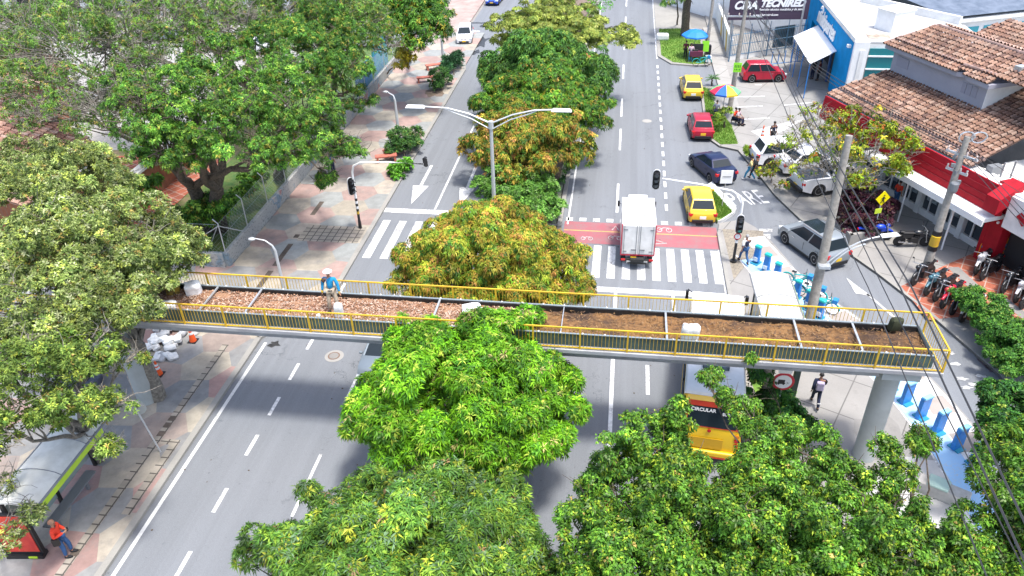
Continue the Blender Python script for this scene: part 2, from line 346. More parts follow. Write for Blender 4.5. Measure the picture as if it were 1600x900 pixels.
for i in range(len(kl)-1):
    (x0, y0), (x1, y1) = kl[i], kl[i+1]; d = Vector((x1-x0, y1-y0)).normalized(); nx, ny = -d.y*.26, d.x*.26
    b.prism([(x0, y0), (x1, y1), (x1+nx, y1+ny), (x0+nx, y0+ny)], -.02, KH+.015)
struct(b.build('kerb', KERB))
b = MB(); b.sheet([(-16.08, -5), (-15.93, -5), (-15.93, 27.0), (-16.08, 27.0)], .010);
struct(b.build('edge_line', mk_paint('edge_paint', (.62, .62, .6), (.3, .3, .28), .5)))
# tactile and service strips on the left pavement
b = MB(); b.sheet([(-18.0, 36.3), (-14.4, 36.3), (-14.4, 38.2), (-18.0, 38.2)], KH+.006)
x = -17.75
b.sheet([(x-.16, 12), (x+.16, 12), (x+.16, 26.5), (x-.16, 26.5)], KH+.006)
b.sheet([(-17.1, 16.5), (-16.75, 16.5), (-16.75, 20.3), (-17.1, 20.3)], KH+.006); b.sheet([(-17.55, 20.0), (-17.1, 20.0), (-17.1, 20.3), (-17.55, 20.3)], KH+.006)
struct(b.build('tactile_strip', TACTILE))
b = MB()
for y0, y1 in ((28.5, 33.0), (33.5, 35.9), (36.6, 37.0), (39.4, 41.2)): b.sheet([(-18.35, y0), (-18.05, y0), (-18.05, y1), (-18.35, y1)], KH+.008)
for y0 in (14.6, 20.4, 20.9, 21.3): b.sheet([(-17.9, y0), (-17.6, y0), (-17.6, y0+.3), (-17.9, y0+.3)], KH+.012)
struct(b.build('drain_strip', mat('drain_dark', (.09, .07, .055), .9, var=.3)))
struct(MB().sheet([(-140, 33.3), (-20.8, 33.3), (-20.8, 55), (-140, 55)], .05).build('yard', SOILG))
struct(MB().sheet([(-27, 33.6), (-20.85, 33.6), (-20.85, 75), (-27, 75)], .06).build('grass', mat('yard_grass', (.045, .12, .025), .9, scale=1.4, col2=(.12, .15, .04), bump=1, bscale=40, detail=8)))
struct(MB().sheet([(-140, 48), (-30, 48), (-30, 130), (-140, 130)], .07).build('paved_yard', CONC_L))
struct(MB().sheet([(-44, 34), (-27.5, 34), (-27.5, 47), (-44, 47)], .09).build('brick_terrace', BRICKPAVE))
struct(MB().prism([(-20.6, 80), (-16.6, 80), (-16.6, 200), (-20.6, 200)], -.02, .12).build('pavement', mat('pinkish_pavement', (.33, .25, .22), .9, var=.2, scale=.7)))
# zebra far left side street
b = MB()
for i in range(9): y = 70.6+i*1.25; b.sheet([(-19.0, y), (-14.9, y), (-14.9, y+.5), (-19.0, y+.5)], .02)
struct(b.build('zebra_crossing', PAINT)); struct(MB().sheet([(-40, 70), (-16.2, 70), (-16.2, 84), (-40, 84)], -.01).build('side_street', ASPHALT2))
# --- median
struct(MB().prism([(-7.35, -5), (-3.05, -5), (-3.05, 34), (-7.35, 34)], -.02, .14).build('median', MEDSOIL)); struct(MB().prism([(-7.35, 39.6), (-3.45, 39.6), (-3.2, 200), (-7.35, 200)], -.02, .14).build('median', MEDSOIL))
b = MB()
for x0, x1, y0, y1 in ((-7.6, -7.35, -5, 34.2), (-3.05, -2.8, -5, 34.2), (-7.6, -7.35, 39.4, 200), (-3.2, -2.95, 39.4, 200)): b.box((x0+x1)/2, (y0+y1)/2, .07, x1-x0, y1-y0, .2)
for y in (34.1, 39.5): b.box(-5.3, y, .07, 4.1, .2, .2)
struct(b.build('kerb', KERB)); struct(MB().box(-3.42, 120, .1, .28, 160.9, .14).build('gutter_strip', mat('mossy_concrete', (.22, .24, .16), .9, var=.3, scale=1.5)))
struct(MB().sheet([(-7.4, 34.2), (-3.0, 34.2), (-3.0, 39.4), (-7.4, 39.4)], .006).build('road', ASPHALT2))
# --- road markings
b = MB(); L = lambda x, y0, y1, w=.12, bb=None, z=.012: b.sheet([(x-w/2, y0), (x+w/2, y0), (x+w/2, y1), (x-w/2, y1)], z)
for y0 in (8.6, 11.7, 14.2, 17.05, 19.9, 22.2, 24.5, 26.7, 29.0, 31.2): L(-13.85, y0, y0+1.15, .15)
L(-10.9, 17.2, 20.3); L(-10.9, 23.7, 26.6); L(-10.9, 29.5, 32); L(-10.9, 41.0, 56, .13)
for i in range(12): L(-10.9, 60+i*6, 63+i*6)
L(.36, -2, 33.0, .17); L(3.5, 10, 22.5, .15); L(3.25, 27.5, 33, .15)
L(1.9, 25.2, 27.2, .16); L(-1.2, 25.5, 26.6, .16)
L(-2.62, 39.9, 200, .1)
for y0 in (41.6, 51.0, 57.5, 66.5, 75.0, 83.5, 92): L(.24, y0, y0+4.0, .15)
for i in range(18): y = 42.1+i*1.62; L(3.22+.004*i, y, y+.85, .17)
L(3.3, 72.5, 100, .13)
for x0, x1 in ((-14.0, -7.7),): b.sheet([(x0, 40.4), (x1, 40.4), (x1, 40.95), (x0, 40.95)], .014)
b.sheet([(-2.75, 32.9), (5.95, 32.9), (5.95, 33.35), (-2.75, 33.35)], .014)
# right zebra bars, left zebra bars
for i in range(11): x = -2.55+i*.8; b.sheet([(x, 34.2), (x+.42, 34.2), (x+.42, 37.55), (x, 37.55)], .012)
for i in (0, 2, 3, 4, 5, 6): x = -13.72+i*1.0; b.sheet([(x, 35.0), (x+.46, 35.0), (x+.46, 39.4), (x, 39.4)], .012)
for i in range(11): x = -2.75+i*.8; b.sheet([(x, 40.35), (x+.4, 40.35), (x+.4, 40.75), (x, 40.75)], .012)
L(5.93, 26, 37.7, .12)
# lane arrows pointing to the viewer
for x in (-12.55, -9.45):
    b.sheet([(x-.1, 43.8), (x+.1, 43.8), (x+.1, 47.4), (x-.1, 47.4)], .012); b.sheet([(x-.52, 44.2), (x, 41.6), (x+.52, 44.2)], .016)
struct(b.build('road_marking', PAINT))
b = MB(); b.sheet([(-12.72, 35.0), (-12.26, 35.0), (-12.26, 39.4), (-12.72, 39.4)], .012); struct(b.build('worn_zebra_bar', PAINT_W))
struct(MB().sheet([(-2.8, 37.75), (6.0, 37.75), (6.0, 40.25), (-2.8, 40.25)], .009).build('cycle_crossing', PAINT_R))
struct(MB().sheet([(-2.8, 39.15), (6.0, 39.15), (6.0, 39.25), (-2.8, 39.25)], .013).build('cycle_centre_line', PAINT_Y))
b = MB()
def bike_mark(x, y, s=1.):
    for dx in (-.35, .35):
        P = [(x+dx*s+.2*s*math.cos(a*PI/5), y+.3*s*math.sin(a*PI/5), .014) for a in range(11)]; b.tube(P, .02, 4)
    b.tube([(x-.35*s, y, .014), (x-.05*s, y+.3*s, .014), (x+.25*s, y+.3*s, .014), (x+.35*s, y, .014)], .02, 4)
bike_mark(.2, 38.5, .7); bike_mark(3.0, 39.7, .8); b.tube([(2.4, 38.5, .014), (3.1, 38.15, .014), (2.3, 38.0, .014)], .03, 4); b.tube([(.0, 39.4, .014), (0.2, 39.9, .014), (.4, 39.4, .014)], .03, 4); bike_mark(-1.4, 38.3, .6)
struct(b.build('cycle_symbol', PAINT_W))
# manholes
b = MB(); b.lathe([(.44, 0), (.44, .004)], (-12.4, 26.35, .008), n=28, m=0); b.lathe([(.28, 0), (.28, .006)], (-12.42, 26.36, .012), n=24, m=1); b.lathe([(.22, 0), (.22, .006)], (-12.42, 26.36, .015), n=24, m=2)
struct(b.build('manhole_cover', [CONC, mat('rust', (.16, .10, .07), .8), CONC_D])); b = MB(); b.lathe([(.36, 0), (.36, .006)], (2.2, 56.7, .01), n=20); struct(b.build('manhole_cover', CONC_L))
b = MB(); b.lathe([(.36, 0), (.36, .006)], (*G(600, 222), KH+.006), n=20); struct(b.build('manhole_cover', CONC_L))
# oil / water stains on asphalt
def blotch(cx, cy, r, ax, ay, z, rg, m=0):
    n = 22; ph = rg.uniform(0, 6, 4)
    return [(cx+ax*r*(1+.25*math.sin(3*t+ph[0])+.2*math.sin(5*t+ph[1])+.12*math.sin(9*t+ph[2]))*math.cos(t), cy+ay*r*(1+.25*math.sin(2*t+ph[3])+.2*math.sin(5*t+ph[1]))*math.sin(t)) for t in [2*PI*k/n for k in range(n)]]
rg = np.random.default_rng(5); b = MB()
for (px, py, r, ax, ay) in ((752, 66, .9, .7, 2.4), (742, 82, .5, .8, 1.6), (745, 36, .5, 2.2, .7), (757, 40, .4, 1.2, 1.5), (428, 538, .25, 1, 1), (790, 870, .3, .5, 2)): b.sheet(blotch(*G(px, py), r, ax, ay, 0, rg), .010)
struct(b.build('oil_stain', mat('oil_stain', (.035, .035, .035), .5, var=.5, scale=4)))
# scattered litter specks
b = MB()
for i in range(150):
    x = rg.choice([rg.uniform(-16, -8), rg.uniform(-2.5, 6)]); y = rg.uniform(12, 60); s = rg.uniform(.015, .05)
    b.box(x, y, .01+s*.2, s, s*1.5, s*.4, rg.uniform(0, 3))
tag(b.build('leaf_litter', mat('litter', (.09, .06, .035), .9)), kind='stuff', label='tiny dry leaf specks scattered over the asphalt', cat='litter')

# --- right side: plaza, islands, forecourts
roadL = [(6.15, 39.5), (6.2, 40.6), (7.5, 41.2), (8.2, 40.3), (8.9, 38.7), (10, 34.9), (11.7, 32.2), (13.5, 28.9), (14.3, 26.4), (14.9, 23.9), (15.3, 20), (15.5, 4)]
struct(MB().prism([(6.0, -5)]+[(6.0, 39.5)]+roadL[1:]+[(15.5, -5)], -.02, KH-.004).build('plaza', CONC_P))
struct(MB().box(6.07, 17, .06, .2, 45, .18).build('kerb', KERB))
def offs(P, d):
    out = []
    for i, p in enumerate(P):
        a = Vector(P[max(0, i-1)]); c = Vector(P[min(len(P)-1, i+1)]); t = (c-a).normalized(); out.append((p[0]+t.y*d, p[1]-t.x*d))   # to the left of travel is +, here right-hand negative
    return out
side = [(8.6, 39.3), (9.5, 36.4), (10.6, 33.9), (11.9, 31.8), (13.0, 29.8), (13.8, 27.8), (14.4, 25.9), (14.85, 23.9), (15.15, 21.9), (15.35, 19.5), (15.45, 16), (15.45, 8)]
def dens(P, n):
    P = [Vector(p) for p in P]; L_ = [0]
    for i in range(1, len(P)): L_.append(L_[-1]+(P[i]-P[i-1]).length)
    out = []
    for k in range(n+1):
        s = L_[-1]*k/n; i = max(j for j in range(len(L_)) if L_[j] <= s+1e-9); i = min(i, len(P)-2); t = (s-L_[i])/(L_[i+1]-L_[i]); out.append(tuple(P[i].lerp(P[i+1], t)))
    return out
sd_ = dens(side, 60)
def band(P, d0, d1, z, bb, m=0, sel=None):
    A, B = offs(P, d0), offs(P, d1)
    for i in range(len(P)-1):
        if sel is None or sel(i): bb.sheet([A[i], A[i+1], B[i+1], B[i]], z, m)
b = MB(); band(sd_, .06, .2, KH+.004, b); struct(b.build('cycleway_edge_line', PAINT))
b = MB(); band(sd_, .22, 1.25, KH+.004, b, sel=lambda i: (i//2) % 2 == 0); struct(b.build('cycleway_checker', mk_paint('chalk_white', (.66, .65, .62), (.4, .38, .36), .48)))
b = MB(); band(sd_, .22, 1.25, KH+.003, b, sel=lambda i: (i//2) % 2 == 1); struct(b.build('cycleway_checker_gap', mk_concrete('checker_gap', (.33, .29, .26))))
b = MB(); band(sd_[4:], 1.25, 2.35, KH+.003, b); struct(b.build('cycleway', PAINT_B))
b = MB(); band(sd_[3:], 2.38, 2.46, KH+.004, b); band(sd_[3:], 1.24, 1.30, KH+.005, b); struct(b.build('cycleway_inner_line', PAINT))
# brownish block patch near the crossing
struct(MB().sheet([(6.4, 34.5), (8.4, 38.6), (8.6, 39.9), (6.3, 39.9)][:4], KH+.002).build('block_paving', mk_brick('brown_blocks', (.30, .26, .2), (.26, .23, .18), (.16, .14, .12), .3, .3, .4)))
b = MB(); b.prism([G(1106, 292), G(1112, 288), G(1150, 330), G(1147, 336), G(1127, 349), G(1121, 350)], 0, .22); struct(b.build('kerb', mat('white_kerb', (.6, .6, .58), .8, var=.15)))
b = MB(); b.prism([G(1110, 298, .24), G(1113, 296, .24), G(1144, 331, .24), G(1125, 343, .24), G(1120, 344, .24)], .1, .25); struct(b.build('grass', GRASS))
sideR = [(8.4, 51.4), (9.4, 47), (9.9, 44.6), (10.9, 41.5), (12.2, 39.0), (13.8, 35.9), (15.3, 32.5), (16.9, 28), (17.4, 24), (17.6, 8)]
S2 = [(6.7, 64.6), (6.5, 58), (6.6, 53.2), (7.2, 52.0)]+sideR+[(120, 8), (120, 160), (8.9, 160), (8.7, 70), (8.7, 64.6)]
struct(MB().prism(S2, -.02, KH-.006).build('forecourt', CONC_P)); b = MB()
KK = [(8.7, 64.6), (6.7, 64.6), (6.5, 58), (6.6, 53.2), (7.2, 52.0)]+sideR
for i in range(len(KK)-1):
    p, q = Vector(KK[i]), Vector(KK[i+1]); t = (q-p).normalized(); n_ = Vector((t.y, -t.x))*-.16
    b.prism([tuple(p), tuple(q), tuple(q+n_), tuple(p+n_)], -.02, KH+.012)
struct(b.build('kerb', KERB))
struct(MB().prism([(6.9, 64.3), (6.7, 58), (6.8, 53.4), (7.3, 52.3), (8.5, 52.5), (8.4, 56), (7.6, 60), (7.3, 64)], .1, KH+.03).build('grass', GRASS))
struct(MB().prism([(3.35, 160), (3.35, 73), (4.5, 70.7), (6.5, 70.3), (7.8, 70.4), (7.8, 82), (7.0, 83), (7.0, 160)], -.02, KH).build('verge', KERB))
struct(MB().prism([(3.7, 82), (3.7, 73.2), (4.7, 71.1), (6.5, 70.6), (7.6, 70.8), (7.6, 81.5), (6.5, 82.5)], .1, KH+.03).build('grass', GRASS))
struct(MB().sheet([(8.2, 83), (8.2, 58.5), (9.4, 58.5), (9.4, 83)], KH+.002).build('footpath', CONC_L))
struct(MB().sheet([(9.9, 75), (9.9, 50.5), (17, 50.5), (17, 75)], KH-.001).build('car_park', PARKING))
b = MB()
for (x0, y0, x1, y1) in ((1147, 152, 1195, 151), (1151, 168, 1192, 166), (1163, 187, 1203, 185), (1225, 165, 1275, 160), (1180, 133, 1190, 133)):
    p, q = G(x0, y0, KH), G(x1, y1, KH); b.sheet([p, q, (q[0], q[1]+.16), (p[0], p[1]+.16)], KH+.006)
struct(b.build('parking_line', PAINT)); b = MB(); b.sheet([G(1173, 205, KH), G(1230, 191, KH), G(1255, 187, KH), G(1225, 204, KH), G(1193, 217, KH)], KH+.004); struct(b.build('painted_corner', mk_paint('faded_white', (.58, .57, .55), (.3, .29, .28), .42)))
# triangle arrows etc on the side road
b = MB(); z = .02
b.sheet([G(1322, 434), G(1362, 464), G(1346, 460), G(1337, 459)], z); b.sheet([G(1352, 459), G(1358, 460), G(1404, 500), G(1413, 508), G(1408, 508)], z)
for p in ((1186, 358, 1207, 357), (1192, 366, 1204, 368)): b.sheet([G(p[0], p[1]), G(p[2], p[1]), G(p[2], p[3]+6), G(p[0], p[3]+6)], z)
for p in ((1503, 592), (1520, 601), (1532, 604), (1548, 612), (1532, 588), (1510, 606), (1549, 575), (1485, 552), (1493, 569)):
    q = G(*p); b.sheet(blotch(q[0], q[1], .14, 1.6, .7, 0, rg), z)
struct(b.build('road_marking', PAINT_W))
# PARE lettering stretched along the road
tp = text('road_lettering', 'PARE', 1.0, PAINT, ext=.001, bold=.0)
xs_ = [v.co.x for v in tp.data.vertices]; ys_ = [v.co.y for v in tp.data.vertices]; X0, X1, Y0, Y1 = min(xs_), max(xs_), min(ys_), max(ys_)
bl_, br_, tl_ = Vector(G(1148, 324)), Vector(G(1200, 316)), Vector(G(1133, 303)); ax, ay = (br_-bl_)/(X1-X0), (tl_-bl_)/(Y1-Y0); cc = bl_-ax*X0-ay*Y0
tp.matrix_world = Matrix(((ax.x, ay.x, 0, cc.x), (ax.y, ay.y, 0, cc.y), (0, 0, 1, .013), (0, 0, 0, 1))); struct(tp)
# red tiled motorcycle bay
mb = [G(1408, 447, KH), G(1482, 412, KH), G(1600, 362, KH), G(1700, 400, KH), G(1640, 540, KH), G(1525, 505, KH), G(1500, 495, KH), G(1450, 500, KH)]
struct(MB().sheet(mb, KH+.004).build('tiled_bay', BRICKPAVE))
b = MB(); p, q = G(1480, 418, KH), G(1512, 448, KH); b.sheet([p, (p[0]+.6, p[1]+.1), (q[0]+.6, q[1]+.1), q], KH+.010)
p, q = G(1556, 466, KH), G(1600, 500, KH); b.sheet([p, (p[0]+.5, p[1]+.1), (q[0]+.5, q[1]+.1), q], KH+.010); struct(b.build('paving_strip', CONC_D))
b = MB()
for s in range(3): pass
struct(MB().sheet([G(1525, 561), G(1540, 559), G(1562, 578), G(1548, 582)], .02).build('drain_grate', mat('grate', (.08, .06, .07), .7)))
struct(MB().sheet([(11.2, 22.6), (13.2, 22.4), (14.0, 19.5), (14.0, 16), (9.0, 16), (9.5, 20.5)], KH+.002).build('light_paving', mk_concrete('pale_screed', (.46, .45, .43), .75)))
# dark wash stain below the bridge
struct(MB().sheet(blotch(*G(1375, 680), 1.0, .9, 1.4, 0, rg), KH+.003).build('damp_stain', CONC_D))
# ================================================================ FOOTBRIDGE
BZ = 5.2; BY0, BY1 = 21.45, 23.5; BX0, BX1 = -24.0, 11.15
br = thing('footbridge', 'long concrete footbridge with yellow railings and a soil filled planter deck crossing both carriageways', 'footbridge', (0, 0, 0))
DECK = mat('deck_concrete', (.40, .41, .42), .85, scale=1.0, col2=(.27, .27, .28), detail=8)
b = MB(); b.box((BX0+BX1)/2, (BY0+BY1)/2, BZ-.085, BX1-BX0+.1, BY1-BY0+.22, .17); b.box((BX0+BX1)/2, (BY0+BY1)/2, BZ-.5, BX1-BX0-1.2, 1.0, .62); b.build('deck', DECK, br, bevel=.02)
for x in (10.0, -5.2, -19.4):
    b = MB(); b.cyl(x, 22.45, 0, BZ-.55, .40, 20); b.box(x, 22.45, BZ-.42, 1.25, 1.9, .26); b.build('column', mat('column_paint', (.43, .46, .45), .8, scale=.9, col2=(.34, .36, .35)), br, smooth=40)
def railing(p, q, n_post, first=True, last=True):
    p, q = Vector(p), Vector(q); d = q-p; Ln = d.length; t = d/Ln; b = MB(); H = .92
    a = math.atan2(t.y, t.x); mid = (p+q)/2
    b.box(mid.x, mid.y, BZ+H, Ln, .05, .045, a); b.box(mid.x, mid.y, BZ+.07, Ln, .04, .04, a)
    rl = b.build('handrail', YEL, br); 
    for i in range(n_post+1):
        if i == 0 and not first or i == n_post and not last: continue
        c = p+t*(Ln*i/n_post); bp = MB(); bp.box(c.x, c.y, BZ+H/2-.1, .06, .06, H+.16, a); bp.build('rail_post', YEL, br)
    for i in range(n_post):
        bb = MB(); k = 13
        for j in range(1, k):
            c = p+t*(Ln*(i+j/k)/n_post); bb.box(c.x, c.y, BZ+H/2+.03, .013, .013, H-.1, a)
        bb.build('baluster_panel', YEL, br)
yf, yb = BY0-.04, BY1+.04
railing((BX0, yf, 0), (9.0, yf, 0), 20); railing((9.0, yf, 0), (BX1, yf, 0), 1, False, True)
railing((BX0, yb, 0), (9.0, yb, 0), 20); railing((9.0, yb, 0), (BX1, yb, 0), 1, False, False); railing((BX1, yf, 0), (BX1, yb, 0), 1, False, True)
# planter box : front, back and end panels with liner
PH = .5; px0, px1 = BX0+2.6, BX1-.32; pyf, pyb = BY0+.17, BY1-.2
b = MB(); b.box((px0+px1)/2, pyf, BZ+PH/2, px1-px0, .03, PH); b.build('planter_panel', TEALG, br)
b = MB(); b.box((px0+px1)/2, pyb, BZ+PH/2, px1-px0, .03, PH); b.build('planter_panel', TEALG, br)
b = MB(); b.box(px1+.02, (pyf+pyb)/2, BZ+PH/2, .04, pyb-pyf+.03, PH); b.build('planter_panel', TEALG, br)
rg = np.random.default_rng(9); xs = np.linspace(px0, px1-.02, 160)
for (yy, sgn) in ((pyb-.02, -1), (pyf+.02, 1)):
    rows = []; b = MB()
    for x in xs: rows.append([(x, yy, BZ+PH+.02), (x, yy+sgn*.03, BZ+PH-.02+.01*math.sin(x*9)), (x, yy+sgn*(.05+.02*math.sin(x*5)), BZ+.2)])
    for i in range(len(rows)-1):
        for k in range(2): b.add([rows[i][k], rows[i+1][k], rows[i+1][k+1], rows[i][k+1]], [(0, 1, 2, 3)])
    b.build('liner', LINER, br)
b = MB()
for yy in (pyf, pyb):
    b.box((px0+px1)/2, yy, BZ+PH+.012, px1-px0, .07, .022, m=0)
    x = px0+.3
    while x < px1: b.ball(x, yy, BZ+PH+.035, .035, n=6, m=1); x += .78
b.build('planter_rim', [mat('rim_steel', (.28, .33, .35), .45, .4), WHITE], br)
for k, x in enumerate((-15.2, -13.4, -6.3, -1.6, 2.1, 6.6, 8.6)):
    if k in (3,): w_ = .03
    else: w_ = .07
    b = MB(); b.box(x, (pyf+pyb)/2, BZ+PH-.02, w_, pyb-pyf, .05, m=0); b.build('cross_divider', STEEL, br)
# soil and bark mulch fill
nx, ny = 900, 34; X, Y = np.meshgrid(np.linspace(px0, px1, nx), np.linspace(pyf+.05, pyb-.05, ny)); 
hz_ = np.zeros_like(X)
for k in range(26):
    fx, fy, ph = rg.uniform(.5, 14), rg.uniform(-9, 9), rg.uniform(0, 6); hz_ += np.sin(X*fx+Y*fy+ph)*.10/(1+fx)
Z = BZ+.30+hz_*.5+rg.normal(0, .006, X.shape); V = np.stack([X.ravel(), Y.ravel(), Z.ravel()], 1)
I = np.arange(nx*ny).reshape(ny, nx); F = np.stack([I[:-1, :-1].ravel(), I[:-1, 1:].ravel(), I[1:, 1:].ravel(), I[1:, :-1].ravel()], 1)
SOIL, sb = newmat('planter_soil', .95, .2); pos = N(SOIL, 'ShaderNodeNewGeometry').outputs['Position']; sp = N(SOIL, 'ShaderNodeSeparateXYZ'); SOIL.node_tree.links.new(pos, sp.inputs[0])
c1 = ramp(SOIL, noise(SOIL, 22, 6, .75), [(.3, (.16, .075, .035)), (.5, (.30, .17, .10)), (.7, (.46, .31, .21))])
c2 = ramp(SOIL, noise(SOIL, 3.0, 7, .75, stretch=(1, 2.2, 1)), [(.34, (.055, .035, .025)), (.5, (.21, .11, .045)), (.68, (.27, .155, .07))])
c2 = mix(SOIL, ramp(SOIL, noise(SOIL, .6, 5, .6), [(.52, (0, 0, 0)), (.63, (.8, .8, .8))]), c2, (.05, .035, .03))
mr = N(SOIL, 'ShaderNodeMapRange'); mr.inputs['From Min'].default_value = -3.6; mr.inputs['From Max'].default_value = -1.6
ad = N(SOIL, 'ShaderNodeMath', operation='ADD'); ad2 = noise(SOIL, 2, 3, .6); mu = N(SOIL, 'ShaderNodeMath', operation='MULTIPLY'); SOIL.node_tree.links.new(ad2, mu.inputs[0]); mu.inputs[1].default_value = 2.5
SOIL.node_tree.links.new(sp.outputs['X'], ad.inputs[0]); SOIL.node_tree.links.new(mu.outputs[0], ad.inputs[1]); SOIL.node_tree.links.new(ad.outputs[0], mr.inputs['Value'])
SOIL.node_tree.links.new(mix(SOIL, mr.outputs[0], c1, c2), sb.inputs['Base Color']); setbump(SOIL, sb, noise(SOIL, 30, 5, .8), .9, .03)
npmesh('soil', V, F, SOIL, parent=br, smooth=True)
def chips(n, x0, x1, pal, L, W, zoff=0):
    c = np.stack([rg.uniform(x0, x1, n), rg.uniform(pyf+.08, pyb-.08, n), np.full(n, BZ+.33)], 1); c[:, 2] += rg.uniform(0, .05, n)+zoff
    a = rg.uniform(0, PI, n); tl = rg.uniform(-.5, .5, n); l = rg.uniform(.5, 1.2, n)*L; ww = rg.uniform(.5, 1.2, n)*W
    d = np.stack([np.cos(a)*np.cos(tl), np.sin(a)*np.cos(tl), np.sin(tl)], 1)*l[:, None]; e = np.stack([-np.sin(a), np.cos(a), rg.uniform(-.4, .4, n)], 1)*ww[:, None]
    V = np.stack([c-d-e, c+d-e, c+d+e, c-d+e], 1).reshape(-1, 3); F = np.arange(4*n).reshape(n, 4)
    return V, F, np.array(pal)[rg.integers(0, len(pal), n)]*rg.uniform(.75, 1.2, (n, 1))
V, F, Cc = chips(15000, px0, -2.6, [(.42, .24, .15), (.30, .14, .07), (.50, .34, .25), (.22, .10, .055), (.55, .42, .33)], .055, .014)
o = npmesh('wood_chips', V, F, CHIPS, Cc, br); o['kind'] = 'stuff'
V, F, Cc = chips(2600, -3.6, px1, [(.30, .19, .09), (.16, .09, .05), (.24, .14, .06), (.10, .065, .05)], .05, .010)
o = npmesh('wood_chips', V, F, CHIPS, Cc, br); o['kind'] = 'stuff'
# sacks
def sack(loc, s, rz, label, group, tilt=0, m=SACK, name='sack', cat='sack', squash=.45):
    bm = bmesh.new(); bmesh.ops.create_cube(bm, size=1); bmesh.ops.subdivide_edges(bm, edges=bm.edges[:], cuts=5, use_grid_fill=True)
    r = random.Random(str(loc)); ph = [r.uniform(0, 6) for _ in range(6)]
    for v in bm.verts:
        p = v.co*2; q = p.copy(); l = max(abs(p.x), abs(p.y), abs(p.z)); n_ = (abs(p.x)**7+abs(p.y)**7+abs(p.z)**7)**(1/7); q = p*(l/n_) if n_ > 0 else p
        q += Vector((math.sin(3*p.y+ph[0]), math.sin(3*p.z+ph[1]), math.sin(4*p.x+ph[2])))*.07+Vector((0, 0, math.sin(5*p.x+4*p.y+ph[3])))*.08
        v.co = Vector((q.x*s[0]/2*(1-.15*max(0, abs(q.y)-.6)), q.y*s[1]/2, (q.z+1)*s[2]/2))
    me = bpy.data.meshes.new(name); bm.to_mesh(me); bm.free(); me.materials.append(m); me.shade_smooth(); me.set_sharp_from_angle(angle=.6)
    o = bpy.data.objects.new(name, me); COL.objects.link(o); o.location = loc; o.rotation_euler = (tilt, tilt*.4, rz); return tag(o, label, cat, group)
sz = BZ+.3
for (x, y, s, rz, lb) in ((-5.0, 22.75, (.7, .5, .3), .4, 'white sack with its corner up, on the planter beside the mango tree'),
    (-4.45, 22.6, (.65, .45, .24), -.3, 'flat white sack on the planter, right of the upturned one'), (-4.0, 22.35, (.6, .42, .22), .2, 'smaller white sack at the right end of the three above the mango tree')):
    sack((x, y, sz+.03), s, rz, lb, 'white sacks lying on the planter')
sack((2.86, 21.86, sz), (.62, .3, .75), .05, 'tall white sack standing on the soil behind the front railing', 'white sacks lying on the planter', .1)
for (x, y, s, rz, lb) in ((-16.1, 23.0, (.6, .5, .5), .4, 'upright white sack by the railing at the left end of the planter'), (-17.5, 21.9, (.8, .5, .35), .9, 'long white sack half hidden by leaves on the bridge'), (-16.6, 21.95, (.6, .4, .25), .1, 'low white sack beside the steel divider on the bridge'), (-18.1, 22.6, (.6, .5, .4), .3, 'leftmost white sack on the bridge under the tree')):
    sack((x, y, sz), s, rz, lb, 'white sacks lying on the planter')
sack((9.95, 23.12, BZ+.42), (.42, .26, .5), .3, 'dark plant pot bag leaning on the far railing near the bridge end', None, .1, mat('dark_bag', (.03, .035, .015), .9), 'bag', 'bag')
sack((-16.9, 22.9, sz), (.5, .35, .5), .5, 'black and yellow rucksack beside the sacks on the bridge', None, 0, mat('rucksack', (.06, .05, .02), .7, scale=6, col2=(.4, .25, .02)), 'bag', 'bag')
# sack pile on the pavement
rg = np.random.default_rng(21); cx, cy = G(268, 530, .1); k = 0
wh = ['corner', 'top', 'edge', 'middle', 'front', 'back']
for i in range(44):
    lay = i // 22; x = cx+rg.uniform(-1.35, 1.0)*(1-.3*lay); y = cy+rg.uniform(-1.5, 1.5)*(1-.3*lay)
    sack((x, y, KH+.15*lay+rg.uniform(0, .04)), (rg.uniform(.38, .6), rg.uniform(.25, .36), rg.uniform(.15, .24)), rg.uniform(0, 3), 'white rubble sack heaped with others on the pavement under the footbridge', 'white rubble sacks heaped on the pavement', rg.uniform(-.35, .35), m=(SACK if i % 4 else mat('grey_sack', (.38, .39, .40), .7, var=.2, scale=5, bump=.4)))
for i, (px, py) in enumerate(((226, 568), (205, 560), (232, 575))): sack(G3(px, py, KH), (.5, .4, .28), i, 'white rubble sack lying apart between the traffic cones', 'white rubble sacks between the cones', .1)
rg = np.random.default_rng(22)
for i in range(16):
    px, py = rg.uniform(85, 150), rg.uniform(555, 610); sack(G3(px, py, KH+.25*(i % 3)), (rg.uniform(.6, .9), rg.uniform(.4, .6), .35), rg.uniform(0, 3), 'dark rubbish bag in the heap under the left tree', 'dark rubbish bags under the tree', .1, m=mat('dark_rubbish_bag', (.07, .075, .1), .45, var=.4, scale=6, bump=.5, bscale=14), name='rubbish_bag', cat='rubbish bag')

